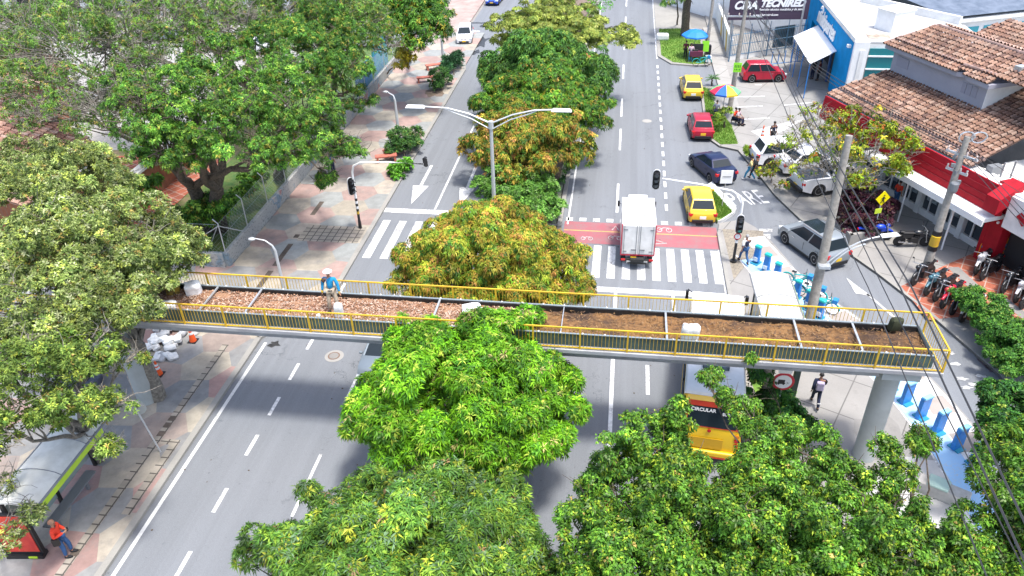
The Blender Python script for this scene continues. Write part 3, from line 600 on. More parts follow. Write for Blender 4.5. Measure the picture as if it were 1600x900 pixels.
# ================================================================ VEHICLES
def lerp(a, b, t): return tuple(a[i]+(b[i]-a[i])*t for i in range(3))
def quadpt(q, u, v): return lerp(lerp(q[0], q[1], u), lerp(q[3], q[2], u), v)
def inset(q, u0, u1, v0, v1, off, u0t=None, u1t=None):
    """quad lying proud of quad q ; q = bl, br, tr, tl"""
    u0t = u0 if u0t is None else u0t; u1t = u1 if u1t is None else u1t
    P = [quadpt(q, u0, v0), quadpt(q, u1, v0), quadpt(q, u1t, v1), quadpt(q, u0t, v1)]
    n = (Vector(q[1])-Vector(q[0])).cross(Vector(q[3])-Vector(q[0])).normalized()
    return [tuple(Vector(p)+n*off) for p in P]
def slab(bb, P, n, th, m=0):
    Q = [tuple(Vector(p)-n*th) for p in P]; k = len(P)
    bb.add(list(P)+Q, [tuple(range(k)), tuple(range(k, 2*k))[::-1]]+[(i, (i+1) % k, (i+1) % k+k, i+k) for i in range(k)], m)
def wheel(root, x, y, r, w=.2, side=1):
    b = MB(); b.lathe([(r*.62, -w/2), (r*.9, -w/2), (r, -w*.36), (r, w*.36), (r*.9, w/2), (r*.62, w/2)], (0, 0, 0), 'y', 22)
    t = b.build('wheel', RUBBER, root, smooth=35, loc=(x, y, r))
    b = MB(); s = side; b.lathe([(r*.64, s*w*.30), (r*.66, s*w*.52), (r*.6, s*w*.50), (r*.55, s*w*.34)], (0, 0, 0), 'y', 20, 1)
    for k in range(5):
        a = 2*PI*k/5; c, q = math.cos(a), math.sin(a)
        b.add([(r*.1*q, s*w*.42, -r*.1*c), (r*.6*c+r*.1*q, s*w*.44, r*.6*q-r*.1*c), (r*.6*c-r*.1*q, s*w*.44, r*.6*q+r*.1*c), (-r*.1*q, s*w*.42, r*.1*c)], [(0, 1, 2, 3)], 1)
    b.lathe([(r*.55, s*w*.2), (r*.55, s*w*.24)], (0, 0, 0), 'y', 16, 0); b.lathe([(r*.13, s*w*.3), (r*.13, s*w*.5)], (0, 0, 0), 'y', 8, 1)
    b.build('rim', [DARK, ALU], t)
def car(kind, paint, loc, rz, label, group=None, cat='car', name='car', plate=True, sunroof=False):
    t = thing(name, label, cat, loc, rz, group); bed = False
    S = dict(hatch=(3.65, 1.62, 1.48, .30, 1.22, -1.18, .84, .93, 1.18, -1.66, .30, -1.30, .90), taxi=(3.9, 1.66, 1.5, .30, 1.3, -1.25, .84, .93, 1.2, -1.80, .32, -1.32, .92),
             sedan=(4.35, 1.70, 1.45, .31, 1.42, -1.28, .82, .92, 1.12, -1.52, .25, -.98, 1.00), suv=(4.35, 1.82, 1.68, .36, 1.36, -1.28, .93, .99, 1.28, -2.04, .42, -1.66, 1.02),
             pickup=(5.2, 1.86, 1.78, .39, 1.72, -1.5, 1.08, 1.14, 1.25, -.72, .62, -.55, 1.14))[kind]
    L_, W_, H_, r, xf, xr, hz, bz, x0, x1, x2, x3, tz = S; h = L_/2; w2 = W_/2
    # --- lower body: side outline with wheel arches, three layers across
    def arch(xc): return [(xc+(r+.07)*math.cos(a), r+(r+.07)*math.sin(a)) for a in [PI*k/8 for k in range(9)]]
    prof = [(-h+.04, .30), (-h, .55), (-h+.03, tz-.14), (-h+.14, tz)] if kind != 'pickup' else [(-h+.06, .42), (-h+.03, .6), (-h+.03, tz)]
    top = [(x1, bz+.02 if kind != 'sedan' else tz+.02), (x0, bz+.0), (x0+.5*(h-x0), hz+.02), (h-.28, hz-.1), (h-.06, hz-.3), (h, .5), (h-.04, .24)]
    if kind == 'pickup': top = [(x1-.04, tz), (x0, bz), (x0+.5*(h-x0), hz+.05), (h-.2, hz-.06), (h-.03, hz-.3), (h, .55), (h-.05, .34)]
    bottom = [(xf+r+.09, .22)]+[p for p in arch(xf)]+[(xf-r-.09, .22), (xr+r+.09, .22)]+[p for p in arch(xr)]+[(xr-r-.09, .24)]
    P = prof+top+bottom; n = len(P)
    def wy(x, z):
        e = max(0, (abs(x)-h*.55)/(h*.45)); k = 1-.13*e**2.2
        if z > .75: k *= 1-.10*(z-.75)
        if z < .35: k *= .975
        return w2*k
    b = MB(); vs = []
    layers = [1, .9, 0, -.9, -1]
    for s in layers:
        for (x, z) in P:
            zz = z+(.035 if abs(s) < .95 and z > hz-.25 and z < 1.3 else 0) if abs(s) < .95 else z
            vs.append((x+(0.05 if s == 0 and x > h-.4 else (-.03 if s == 0 and x < -h+.3 else 0)), wy(x, z)*s, zz))
    fs = [tuple(range(n)), tuple(range(4*n, 5*n))[::-1]]
    for k in range(4): fs += [(k*n+i, k*n+(i+1) % n, (k+1)*n+(i+1) % n, (k+1)*n+i) for i in range(n)]
    b.add(vs, fs, 0)
    # seams + sills + underside
    for s in (1, -1):
        for xs in ((x0-.12, (x0+x3)/2-.05, x3+.2) if kind != 'pickup' else (x0-.1, .1, -.66)): b.box(xs, s*wy(xs, .7)*1.003, .68, .018, .012, hz-.48, m=1)
        b.box((xf+xr)/2, s*(w2-.03), .27, xf-xr-2*r-.2, .05, .1, m=1)
        for xs in (x0-.62, x3+.42): b.box(xs, s*(wy(xs, .8)+.012), hz-.12, .16, .025, .03, m=2 if kind != 'suv' else 3)
    b.box(0, 0, .32, L_*.86, W_*.8, .16, m=1)
    body = b.build('body', [paint, BLACK, paint, CHROME], t, smooth=38, bevel=.025)
    # --- cabin
    wb = wy(0, bz)*.97; wt = w2*.74; zb = bz-.01; zt = H_-.06
    B4 = [(x1+.02, -wb*.96), (x0, -wb), (x0, wb), (x1+.02, wb*.96)]; T4 = [(x3, -wt*.97), (x2, -wt), (x2, wt), (x3, wt*.97)]
    zb0 = (tz if kind in ('sedan',) else zb)
    bot = [(B4[0][0], B4[0][1], zb0), (B4[1][0], B4[1][1], zb), (B4[2][0], B4[2][1], zb), (B4[3][0], B4[3][1], zb0)]; tp_ = [(x, y, zt) for x, y in T4]
    xm = (x2+x3)/2; b = MB(); roof = [(x, y*.86, H_) for x, y in ((x3+.12, -wt), (x2-.12, -wt), (x2-.12, wt), (x3+.12, wt))]
    b.add(bot+tp_+roof, [(0, 1, 5, 4), (1, 2, 6, 5), (2, 3, 7, 6), (3, 0, 4, 7), (4, 5, 9, 8), (5, 6, 10, 9), (6, 7, 11, 10), (7, 4, 8, 11), (8, 9, 10, 11), (3, 2, 1, 0)])
    cb = b.build('cabin', paint, t, smooth=38, bevel=.03)
    def glassq(q, rects, nm):
        for rc in rects:
            P_ = inset(q, *rc[:4], .008, *(rc[4:] if len(rc) > 4 else ())); nn = (Vector(P_[1])-Vector(P_[0])).cross(Vector(P_[3])-Vector(P_[0])).normalized()
            b = MB(); slab(b, P_, nn, .012); b.build(nm, GLASS, t)
    qf = [bot[1], bot[2], tp_[2], tp_[1]]; qb = [bot[3], bot[0], tp_[0], tp_[3]]; qr = [bot[0], bot[1], tp_[1], tp_[0]]; ql = [bot[2], bot[3], tp_[3], tp_[2]]
    glassq(qf, [(.07, .93, .06, .95)], 'windscreen'); glassq(qb, [(.06, .94, .2 if kind != 'sedan' else .06, .94)], 'rear_window')
    sr = [(.05, .46, .07, .95, .07, .46), (.49, .95, .07, .95, .49, .90)]; glassq(qr, sr, 'side_window')
    glassq(ql, [(1-r_[1], 1-r_[0], r_[2], r_[3], 1-r_[5], 1-r_[4]) for r_ in sr], 'side_window')
    if sunroof:
        b = MB(); b.box(-.15, 0, H_+.004, 1.5, wt*1.5, .012); b.build('sunroof', GLASS, t)
        b = MB()
        for s in (1, -1): b.box(xm, s*wt*.93, H_+.01, 2.0, .04, .05)
        b.build('roof_rail', ALU, t)
    # --- details
    for s in (1, -1):
        b = MB(); b.box(-h+.10, s*(w2*.80), tz-.17 if kind != 'pickup' else .86, .2, .30 if kind != 'pickup' else .14, .17 if kind != 'suv' else .22, rz=s*.3); b.build('tail_light', REDL, t, bevel=.015)
        b = MB(); b.box(h-.15, s*(w2*.72), hz-.24, .26, .34, .13, rz=-s*.35); b.build('headlight', CLEARL, t, bevel=.02)
        b = MB(); b.box(x0-.25, s*(w2+.06), bz+.04, .11, .15, .11); b.build('mirror', paint if kind != 'pickup' else BLACK, t, bevel=.03)
    b = MB(); b.box(-h+.03, 0, .36, .16, W_*.72, .2); b.build('rear_bumper_trim', BLACK, t, bevel=.02); b = MB(); b.box(h-.05, 0, .34, .16, W_*.6, .16); b.build('front_bumper_trim', BLACK, t, bevel=.02); b = MB(); b.box(h-.1, 0, hz-.28, .2, .62, .08); b.build('grille', BLACK, t)
    if plate:
        b = MB(); b.box(-h-.01, 0, .60 if kind != 'pickup' else .56, .05, .36, .17); b.box(h+.02, 0, .42, .05, .36, .14); b.build('licence_plate', PLATE if plate == 1 else WHITE, t)
    if kind == 'pickup':
        b = MB(); b.box((-h+x1)/2-.02, 0, tz+.02, abs(-h-x1)-.16, W_*.82, .05); b.build('bed_cover', mat('bed_cover_vinyl', (.06, .075, .095), .6, var=.1), t)
        b = MB()
        b.box(-h-.06, 0, .5, .22, W_*.9, .2); b.build('rear_bumper', BLACK, t, bevel=.03)
    for (x, s) in ((xf, 1), (xf, -1), (xr, 1), (xr, -1)): wheel(t, x, s*(w2-.11), r, .21, s)
    return t
TAXI = paintmat('taxi_yellow', (.66, .45, .03), 0); RED = paintmat('red_paintwork', (.38, .008, .03)); NAVYP = paintmat('navy_paintwork', (.006, .012, .055)); WHT = paintmat('white_paintwork', (.76, .76, .77), 0); SILV = paintmat('silver_paintwork', (.27, .30, .32), .35); BLU = paintmat('blue_paintwork', (.01, .07, .45)); GRYP = paintmat('grey_paintwork', (.22, .26, .29), .4)
up = PI/2
def at(px, py, z=0): return (*G(px, py), z)
car('taxi', TAXI, at(1091, 330), up+.04, 'yellow taxi with black rear bumper waiting beside the grass triangle', 'yellow taxis', 'taxi', 'taxi', 2)
car('taxi', TAXI, at(1079, 146), up+.03, 'far yellow taxi with pale roof parked above the red car', 'yellow taxis', 'taxi', 'taxi', 2)
car('hatch', RED, at(1093, 207), up+.04, 'red hatchback parked in the slip lane between the two taxis')
nc = car('sedan', NAVYP, at(1111, 271), up+.40, 'dark blue sedan turning toward the side road in front of the taxi')
sv = car('suv', SILV, at(1267, 393), PI-1.07, 'silver sport utility car with sunroof driving along the side road', sunroof=True)
rc = car('suv', RED, at(1190, 127, KH), .12, 'red crossover with dark roof parked in the car park below the billboard', plate=False)
sv.scale = (.93, .95, 1); nc.scale = (.92, .95, 1); rc.scale = (.84, .88, .94)
car('suv', WHT, at(1224, 256, KH), .18, 'white estate car parked beside the pedestrians, partly behind branches')
car('sedan', WHT, at(1262, 268, KH), .30, 'white sedan squeezed between the estate car and the pickup')
car('pickup', WHT, at(1299, 296, KH), .34, 'white double cab pickup with grey bed cover near the yellow sign', cat='pickup truck', name='pickup_truck')
for (px, py, rz, lb) in ((1266, 20, .2, 'white car behind the purple billboard, lower of the pair beside the blue building'), (1269, 3, .2, 'upper white car cut by the top of the photograph beside the blue building')): car('suv', WHT, at(px, py, KH), rz, lb, plate=False)
car('hatch', WHT, at(727, 63), -up+.12, 'small white car crossing the far zebra beside the oil stain', None)
car('hatch', BLU, at(773, 4), -up-.05, 'bright blue car at the top edge of the left carriageway')
car('sedan', GRYP, at(607, 560), -up+.0, 'grey car emerging from under the bridge, half hidden by the mango tree', plate=False)
# box truck
t = thing('box_truck', 'small white box truck with twin rear doors driving over the zebra crossing', 'truck', (1.36, 37.5, 0), up+.02)
b = MB(); b.box(-.55, 0, 1.72, 3.1, 1.78, 1.85, m=0); b.build('cargo_box', WHITE_G, t, bevel=.03)
b = MB()
for s in (1, -1): b.box(-2.12, s*.875, 1.72, .04, .05, 1.85); b.box(-2.12, s*.44, .81, .04, .86, .05)
b.build('red_trim', mat('red_trim', (.5, .03, .06), .5), t)
for s in (1, -1):
    b = MB(); b.box(-2.125, s*.42, 1.74, .05, .78, 1.68, m=0); bd = b.build('rear_door', WHITE_D, t, bevel=.01)
    b = MB(); b.box(-2.16, s*.1, 1.74, .02, .025, 1.7); b.box(-2.16, s*.74, 1.74, .015, .02, 1.7); b.box(-2.17, s*.22, 1.15, .03, .28, .06)
    for z in (2.35, 1.05): b.box(-2.16, s*.68, z, .02, .2, .05)
    b.build('door_bar', GREYM, bd)
b = MB(); b.prism([(1.05, -.80), (2.15, -.78), (2.5, -.70), (2.5, .70), (2.15, .78), (1.05, .80)], .45, 1.35); b.add([(1.05, -.78, 1.35), (2.35, -.72, 1.35), (2.35, .72, 1.35), (1.05, .78, 1.35), (1.05, -.68, 2.1), (1.75, -.62, 2.1), (1.75, .62, 2.1), (1.05, .68, 2.1)], [(0, 1, 5, 4), (1, 2, 6, 5), (2, 3, 7, 6), (4, 5, 6, 7), (3, 0, 4, 7)]); b.build('cab', WHITE_G, t, bevel=.04)
b = MB(); b.box(1.2, 0, 2.42, .9, 1.15, .3, tx=.7, ty=.9); b.build('wind_deflector', WHITE_G, t, bevel=.04)
b = MB(); b.add([(2.30, -.62, 1.42), (2.30, .62, 1.42), (1.82, .55, 2.04), (1.82, -.55, 2.04)], [(0, 1, 2, 3)]); b.build('windscreen', GLASS, t)
b = MB(); b.box(-.3, 0, .62, 4.2, .7, .16); b.box(-2.12, 0, .52, .1, 1.6, .14); b.box(-2.22, 0, .38, .1, 1.0, .08); b.build('chassis', [DARK], t)
b = MB(); b.box(-2.2, 0, .44, .06, 1.1, .1); b.build('rear_step', STEEL, t)
for s in (1, -1):
    b = MB(); b.box(-2.19, s*.74, .55, .05, .22, .1); b.build('tail_light', REDL, t)
    b = MB(); b.box(1.95, s*1.02, 1.75, .1, .12, .32); b.tube([(1.9, s*.78, 1.7), (1.95, s*1.0, 1.8)], .015, 5); b.build('mirror', BLACK, t)
b = MB(); b.box(-2.2, .2, .68, .03, .3, .12); b.build('licence_plate', PLATE, t)
for (x, s) in ((1.75, 1), (1.75, -1), (-1.3, 1), (-1.3, -1)): wheel(t, x, s*.72, .31, .26, s)
# city bus
t = thing('city_bus', 'yellow city bus with white roof passing under the footbridge', 'bus', (4.42, 25.35, 0), up-.10)
YB = paintmat('bus_yellow', (.72, .45, .01), 0); h = 3.75; W2 = 1.16
b = MB(); prof = [(-h, .45), (-h-.06, 1.0), (-h+.02, 1.75), (-h+.22, 2.75), (-h+.45, 2.92), (h-.4, 2.92), (h-.05, 2.6), (h, 1.2), (h, .42), (2.55, .42), (2.5, .9), (1.7, .9), (1.65, .42), (-1.75, .42), (-1.8, .9), (-2.6, .9), (-2.65, .42)]
n = len(prof); vs = []
for s in (1, .93, -.93, -1): vs += [(x, s*(W2-(.0 if z < 2 else .07)), z-(0 if abs(s) < .95 or z < 2.7 else .1)) for x, z in prof]
fs = [tuple(range(n)), tuple(range(3*n, 4*n))[::-1]]
for k in range(3): fs += [(k*n+i, k*n+(i+1) % n, (k+1)*n+(i+1) % n, (k+1)*n+i) for i in range(n)]
b.add(vs, fs); b.build('body', YB, t, smooth=35, bevel=.05)
b = MB(); b.box(0.08, 0, 2.95, 2*h-.62, 2.24, .09, tx=.98, ty=.93); b.build('roof_panel', WHITE_G, t, bevel=.02)
b = MB(); b.box(-1.0, .0, 3.06, 1.7, 1.0, .16); b.build('roof_vent', mat('roof_unit', (.12, .16, .20), .7, var=.5, scale=5), t, bevel=.02)
q = [(-h+.0, W2-.02, 1.7), (-h+.0, -W2+.02, 1.7), (-h+.235, -W2+.1, 2.8), (-h+.235, W2-.1, 2.8)]
def onq(u0, u1, v0, v1, off, m, nm, par=None):
    P_ = inset(q, u0, u1, v0, v1, off); nn = (Vector(P_[1])-Vector(P_[0])).cross(Vector(P_[3])-Vector(P_[0])).normalized(); bb = MB(); slab(bb, P_, nn, .02); return bb.build(nm, m, par or t)
onq(.05, .95, .02, .99, .012, mat('bus_red', (.6, .05, .02), .35), 'window_surround'); rw = onq(.10, .90, .06, .80, .022, GLASS, 'rear_window')
nn = (Vector(q[1])-Vector(q[0])).cross(Vector(q[3])-Vector(q[0])).normalized(); R3 = Matrix((Vector((0, -1, 0)), (Vector(q[3])-Vector(q[0]))*0+Vector((.21, 0, .978)), nn)).transposed()
for body_, u, v, s_ in (('CIRCULAR', .34, .68, .19), ('SUR', .72, .6, .16)):
    c = Vector(quadpt(q, u, v))+nn*.035; o = text('lettering', body_, s_, WHITE, t, ext=.002, bold=.006); o.location = c; o.rotation_euler = R3.to_euler()
for s in (1, -1):
    for z, c_ in ((1.5, AMBER), (1.28, REDL), (1.06, REDL)):
        b = MB(); b.lathe([(.085, 0), (.085, .04)], (-h-.07, s*.98, z), 'x', 12); b.build('tail_light', c_, t)
    for x0_, x1_ in ((-3.2, -2.1), (-2.0, -.9), (-.8, .3), (.4, 1.5), (1.6, 2.6)): b = MB(); b.box((x0_+x1_)/2, s*(W2-.01), 2.1, x1_-x0_-.06, .05, .75); b.build('side_window', GLASS, t)
    b = MB(); b.box(h+.22, s*(W2+.14), 2.45, .14, .14, .42); b.tube([(h-.2, s*(W2-.1), 2.8), (h+.2, s*(W2+.12), 2.75)], .025, 5); b.build('mirror', BLACK, t, bevel=.02)
b = MB(); b.box(-h-.1, 0, .55, .18, 2.22, .26); b.build('rear_bumper', YB, t, bevel=.06); b = MB(); b.box(-h-.12, 0, .40, .14, 2.1, .05); b.build('bumper_strip', mat('bus_red2', (.55, .04, .02), .4), t)
b = MB(); b.box(h+.01, 0, 1.85, .04, 1.95, 1.0); b.build('windscreen', GLASS, t); b = MB(); b.lathe([(.07, 0), (.07, .04)], (-h-.07, 0.05, 1.62), 'x', 10); b.build('brake_light', REDL, t)
b = MB(); b.box(-h-.07, .1, 1.0, .02, 1.2, .5); b.build('engine_grille', mat('bus_grille', (.55, .31, .01), .5), t)
for (x, s) in ((2.1, 1), (2.1, -1), (-2.2, 1), (-2.2, -1)): wheel(t, x, s*.98, .42, .28, s)

# ---------------- motorcycles
def motorcycle(paint, loc, rz, label, group, lean=.12):
    t = thing('motorcycle', label, 'motorcycle', loc, rz, group); t.rotation_euler = (lean, 0, rz); t.scale = (1.1, 1.1, 1.1)
    for x in (.66, -.62):
        b = MB(); b.lathe([(.21, -.04), (.27, -.05), (.30, 0), (.27, .05), (.21, .04)], (0, 0, 0), 'y', 20); w_ = b.build('wheel', RUBBER, t, smooth=60, loc=(x, 0, .30))
        b = MB(); b.lathe([(.215, -.02), (.215, .02), (.19, .02), (.19, -.02)], (0, 0, 0), 'y', 18); b.lathe([(.05, -.05), (.05, .05)], (0, 0, 0), 'y', 10)
        for k in range(6): a = PI*k/3; b.tube([(0, 0, 0), (.2*math.cos(a), 0, .2*math.sin(a))], .011, 4)
        b.build('rim', ALU, w_)
    b = MB(); b.box(0.02, 0, .42, .44, .27, .34, tx=.8); b.box(.1, 0, .6, .2, .18, .16); b.tube([(-.62, .09, .3), (-.1, .07, .42)], .03, 6); b.tube([(-.62, -.09, .3), (-.1, -.07, .42)], .03, 6); b.tube([(-.3, 0, .72), (.42, 0, .86)], .03, 6); b.tube([(.45, 0, .82), (.2, 0, .35)], .025, 6); b.box(-.33, 0, .66, .46, .2, .24, tx=1.2); b.build('engine', mat('engine_dark', (.03, .03, .033), .4, .4), t, bevel=.02)
    b = MB(); b.box(.33, 0, .74, .26, .26, .26, tx=.7); b.build('fairing', paint, t, bevel=.03)
    b = MB(); b.tube([(.15, -.1, .3), (-.2, -.13, .26), (-.75, -.15, .36)], [.025, .03, .045], 8); b.build('exhaust', CHROME, t, smooth=50)
    b = MB(); b.ball(.17, 0, .84, .27, .155, .14, 14); b.build('fuel_tank', paint, t, smooth=60)
    b = MB(); b.box(-.28, 0, .83, .66, .22, .08); b.box(-.62, 0, .88, .22, .17, .07); b.build('seat', BLACK, t, bevel=.03)
    b = MB(); b.prism([(-.55, -.08), (-.9, -.06), (-.9, .06), (-.55, .08)], .74, .79); b.build('rear_mudguard', paint, t); b = MB(); b.tube([(.42, 0, .62), (.66, 0, .645), (.86, 0, .52)], [.05, .075, .05], 6); b.build('mudguard', paint, t, smooth=60)
    b = MB()
    for s in (1, -1): b.tube([(.66, s*.085, .3), (.47, s*.085, .93)], .022, 6)
    b.tube([(.40, -.36, 1.0), (.46, -.18, 1.04), (.46, .18, 1.04), (.40, .36, 1.0)], .014, 6); b.build('fork', STEEL, t, smooth=60)
    b = MB(); b.ball(.56, 0, .9, .10, .11, .11, 10); b.build('headlight', paint, t, smooth=60)
    for s in (1, -1):
        b = MB(); b.tube([(.42, s*.28, 1.02), (.4, s*.34, 1.2)], .008, 4); b.ball(.4, s*.36, 1.22, .015, .06, .04, 8); b.build('mirror', BLACK, t)
    b = MB(); b.box(-.92, 0, .72, .03, .14, .08); b.build('tail_light', REDL, t); b = MB(); b.tube([(-.05, .1, .3), (-.08, .3, .01)], .012, 4); b.build('kickstand', GREYM, t)
    return t
BK = paintmat('black_paintwork', (.018, .02, .024)); BLM = paintmat('moto_blue', (.01, .06, .5)); WRD = paintmat('moto_white', (.65, .65, .66), 0); RDM = paintmat('moto_red', (.6, .01, .04)); TLM = paintmat('moto_teal', (.05, .14, .18))
# row beside the kerb: front wheel at lower left
ROW1 = [((1427, 447), (1466, 426), BK, 'black motorcycle next to the banded pole, first of the kerbside row'), ((1447, 463), (1487, 437), TLM, 'dark teal motorcycle, second from the banded pole'), ((1461, 472), (1501, 448), BK, 'black motorcycle with white nose, third from the banded pole'),
        ((1472, 483), (1508, 460), RDM, 'red and white motorcycle of the kerbside row beside the hedge'), ((1487, 493), (1520, 472), BK, 'black motorcycle half under the hedge, after the red one'), ((1502, 505), (1535, 485), WRD, 'motorcycle whose wheel just shows under the hedge, last of the row')]
for (f, r_, p, lb) in ROW1:
    A, B_ = Vector(G(*f, .1)), Vector(G(*r_, .1)); d = (A-B_).normalized(); c = A-d*.75; motorcycle(p, (c.x, c.y, KH), math.atan2(d.y, d.x), lb, 'motorcycles parked at the kerb')
ROW2 = [((1524, 430), (1562, 400), WRD, 'white nosed motorcycle parked before the red poster, leftmost of the upper group'), ((1534, 439), (1580, 411), BK, 'black motorcycle with grey front wheel, in front of the red poster'), ((1566, 460), (1602, 436), BK, 'black motorcycle on the red tiles at the right edge, upper one'), ((1586, 474), (1620, 448), WRD, 'white tanked motorcycle on the red tiles at the right edge'), ((1596, 484), (1640, 462), BK, 'lowest black motorcycle cut by the right edge above the hedge'), ((1560, 412), (1598, 392), GRYP, 'grey motorcycle standing against the shop wall at the right edge')]
for (f, r_, p, lb) in ROW2:
    A, B_ = Vector(G(*f, .1)), Vector(G(*r_, .1)); d = (A-B_).normalized(); c = A-d*.75; motorcycle(p, (c.x, c.y, KH), math.atan2(d.y, d.x), lb, 'motorcycles parked on the red tiles')
a = Vector(G(1379, 376, .1)); motorcycle(BLM, (*G(1363, 376, .1), KH), .12, 'blue motorcycle parked beside the purple shrubs', None)
motorcycle(BK, (*G(1422, 385, .1), KH), .06, 'black motorcycle standing alone on the shop forecourt', None)
motorcycle(BK, (*G(447, 515), 0), PI+.1, 'motorcycle passing under the bridge at the left kerb, only its front wheel visible', None, 0)
# ================================================================ PEOPLE
def skin_mesh(name, joints, edges, m, parent, root=0, sub=1):
    me = bpy.data.meshes.new(name); bm = bmesh.new(); lay = bm.verts.layers.skin.verify(); V = []
    for p, r in joints:
        v = bm.verts.new(p); v[lay].radius = (r if isinstance(r, tuple) else (r, r)); v[lay].use_root = False; V.append(v)
    V[root][lay].use_root = True
    for a, c in edges: bm.edges.new((V[a], V[c]))
    bm.to_mesh(me); bm.free(); me.materials.append(m); o = bpy.data.objects.new(name, me); COL.objects.link(o); o.parent = parent
    k = o.modifiers.new('skin', 'SKIN'); k.use_smooth_shade = True; k.branch_smoothing = .4; s = o.modifiers.new('sub', 'SUBSURF'); s.levels = sub; s.render_levels = sub; return o
def person(loc, rz, label, shirt, trousers, shoes, hair, pose='stand', h=1.70, group=None, hat=None, sleeves='short', skin=SKIN):
    """figure faces local +X"""
    t = thing('person', label, 'person', loc, rz, group); k = h/1.72; t.scale = (k, k, k)
    # joints: l = +y
    hip = {1: Vector((0, .09, .92)), -1: Vector((0, -.09, .92))}; sh = {1: Vector((0, .18, 1.42)), -1: Vector((0, -.18, 1.42))}
    kn = {1: Vector((.03, .10, .50)), -1: Vector((.03, -.10, .50))}; an = {1: Vector((0, .10, .09)), -1: Vector((0, -.10, .09))}
    el = {1: Vector((-.03, .25, 1.15)), -1: Vector((-.03, -.25, 1.15))}; wr = {1: Vector((.06, .26, .90)), -1: Vector((.06, -.26, .90))}
    if pose == 'walk':
        kn[1] = Vector((.22, .09, .53)); an[1] = Vector((.30, .09, .11)); kn[-1] = Vector((-.08, -.09, .50)); an[-1] = Vector((-.36, -.09, .17))
        el[1] = Vector((-.16, .23, 1.17)); wr[1] = Vector((-.10, .25, .92)); el[-1] = Vector((.10, -.24, 1.17)); wr[-1] = Vector((.27, -.22, .98))
    if pose == 'phone':
        el[1] = Vector((.0, .26, 1.16)); wr[1] = Vector((.25, .08, 1.2)); el[-1] = Vector((.0, -.26, 1.16)); wr[-1] = Vector((.25, -.08, 1.2)); kn[1] = Vector((.12, .12, .5)); an[1] = Vector((.10, .13, .09))
    if pose == 'sit':
        for s in (1, -1): hip[s] = Vector((0, s*.1, .47)); kn[s] = Vector((.42, s*.13, .50)); an[s] = Vector((.46, s*.13, .09)); sh[s] = Vector((.05, s*.18, .95)); el[s] = Vector((.12, s*.25, .70)); wr[s] = Vector((.36, s*.14, .60))
    if pose == 'carry':
        el[1] = Vector((.02, .27, 1.16)); wr[1] = Vector((.10, .32, .90)); el[-1] = Vector((-.03, -.27, 1.16)); wr[-1] = Vector((.02, -.30, .90)); kn[1] = Vector((.06, .15, .5)); an[1] = Vector((.0, .18, .09)); kn[-1] = Vector((.08, -.12, .5)); an[-1] = Vector((.04, -.15, .09))
    dz = sh[1].z-1.42; dx = sh[1].x; pz = hip[1].z+.03
    pel, sp_, ch, nk = Vector((0, 0, pz)), Vector((dx*.4, 0, pz+.2)), Vector((dx*.8, 0, 1.32+dz)), Vector((dx, 0, 1.46+dz))
    nk2, hd, hd2 = Vector((dx+.01, 0, 1.53+dz)), Vector((dx+.025, 0, 1.61+dz)), Vector((dx+.02, 0, 1.68+dz))
    J = [(pel, (.11, .08)), (sp_, (.10, .07)), (ch, (.115, .08)), (nk, .05), (nk2, .052), (hd, (.078, .088)), (hd2, (.075, .082))]; E_ = [(0, 1), (1, 2), (2, 3), (3, 4), (4, 5), (5, 6)]
    J.append((hd+Vector((.09, 0, -.01)), .014)); E_.append((5, 7))   # nose
    for s in (1, -1):
        b0 = len(J); J += [(sh[s], .048), (el[s], .038), (wr[s], .030)]; E_ += [(2, b0), (b0, b0+1), (b0+1, b0+2)]
        d = (wr[s]-el[s]).normalized(); palm = wr[s]+d*.075; J.append((palm, (.030, .018))); E_.append((b0+2, b0+3)); side = Vector((d.z, 0, -d.x)) if abs(d.y) < .9 else Vector((1, 0, 0)); side.normalize(); inn = d.cross(side)*s
        for q_, (off, ln) in enumerate(((-.030, .065), (-.010, .080), (.010, .075), (.030, .058))):
            f0 = len(J); J += [(palm+side*off+d*ln*.6, .009), (palm+side*off+d*ln+inn*.02, .008)]; E_ += [(b0+3, f0), (f0, f0+1)]
        f0 = len(J); J += [(wr[s]+d*.03+side*.04, .010), (wr[s]+d*.075+side*.055+inn*.015, .009)]; E_ += [(b0+2, f0), (f0, f0+1)]
        b1 = len(J); J += [(hip[s], .07), (kn[s], .048), (an[s], .036), (an[s]+Vector((.13, 0, -.055)), .03)]; E_ += [(0, b1), (b1, b1+1), (b1+1, b1+2), (b1+2, b1+3)]
    skin_mesh('body', J, E_, skin, t)
    # shirt
    J = [(pel+Vector((0, 0, .03)), (.155, .125)), (sp_, (.15, .12)), (ch, (.17, .13)), (nk, .075)]; E_ = [(0, 1), (1, 2), (2, 3)]
    for s in (1, -1):
        b0 = len(J); J += [(sh[s], .08), (el[s], .064)]; E_ += [(2, b0), (b0, b0+1)]
        if sleeves == 'long': J.append((wr[s], .045)); E_.append((b0+1, b0+2))
    skin_mesh('shirt', J, E_, shirt, t)
    J = [(pel, (.15, .125))]; E_ = []
    for s in (1, -1): b0 = len(J); J += [(hip[s], .10), (kn[s], .075), (an[s]+Vector((0, 0, .04)), .06)]; E_ += [(0, b0), (b0, b0+1), (b0+1, b0+2)]
    skin_mesh('trousers', J, E_, trousers, t)
    for s in (1, -1): b = MB(); a_ = an[s]; b.ball(a_.x+.06, a_.y, a_.z-.035, .145, .052, .055, 10); b.build('shoe', shoes, t, smooth=60)
    b = MB(); b.ball(hd2.x-.018, 0, hd2.z-.015, .104, .092, .105, 12, zmin=-.25)
    if hat: b.lathe([(.16, 0), (.155, .012)], (hd2.x+.01, 0, hd2.z+.02), n=14); b.ball(hd2.x, 0, hd2.z+.01, .115, .105, .115, 12, zmin=0)
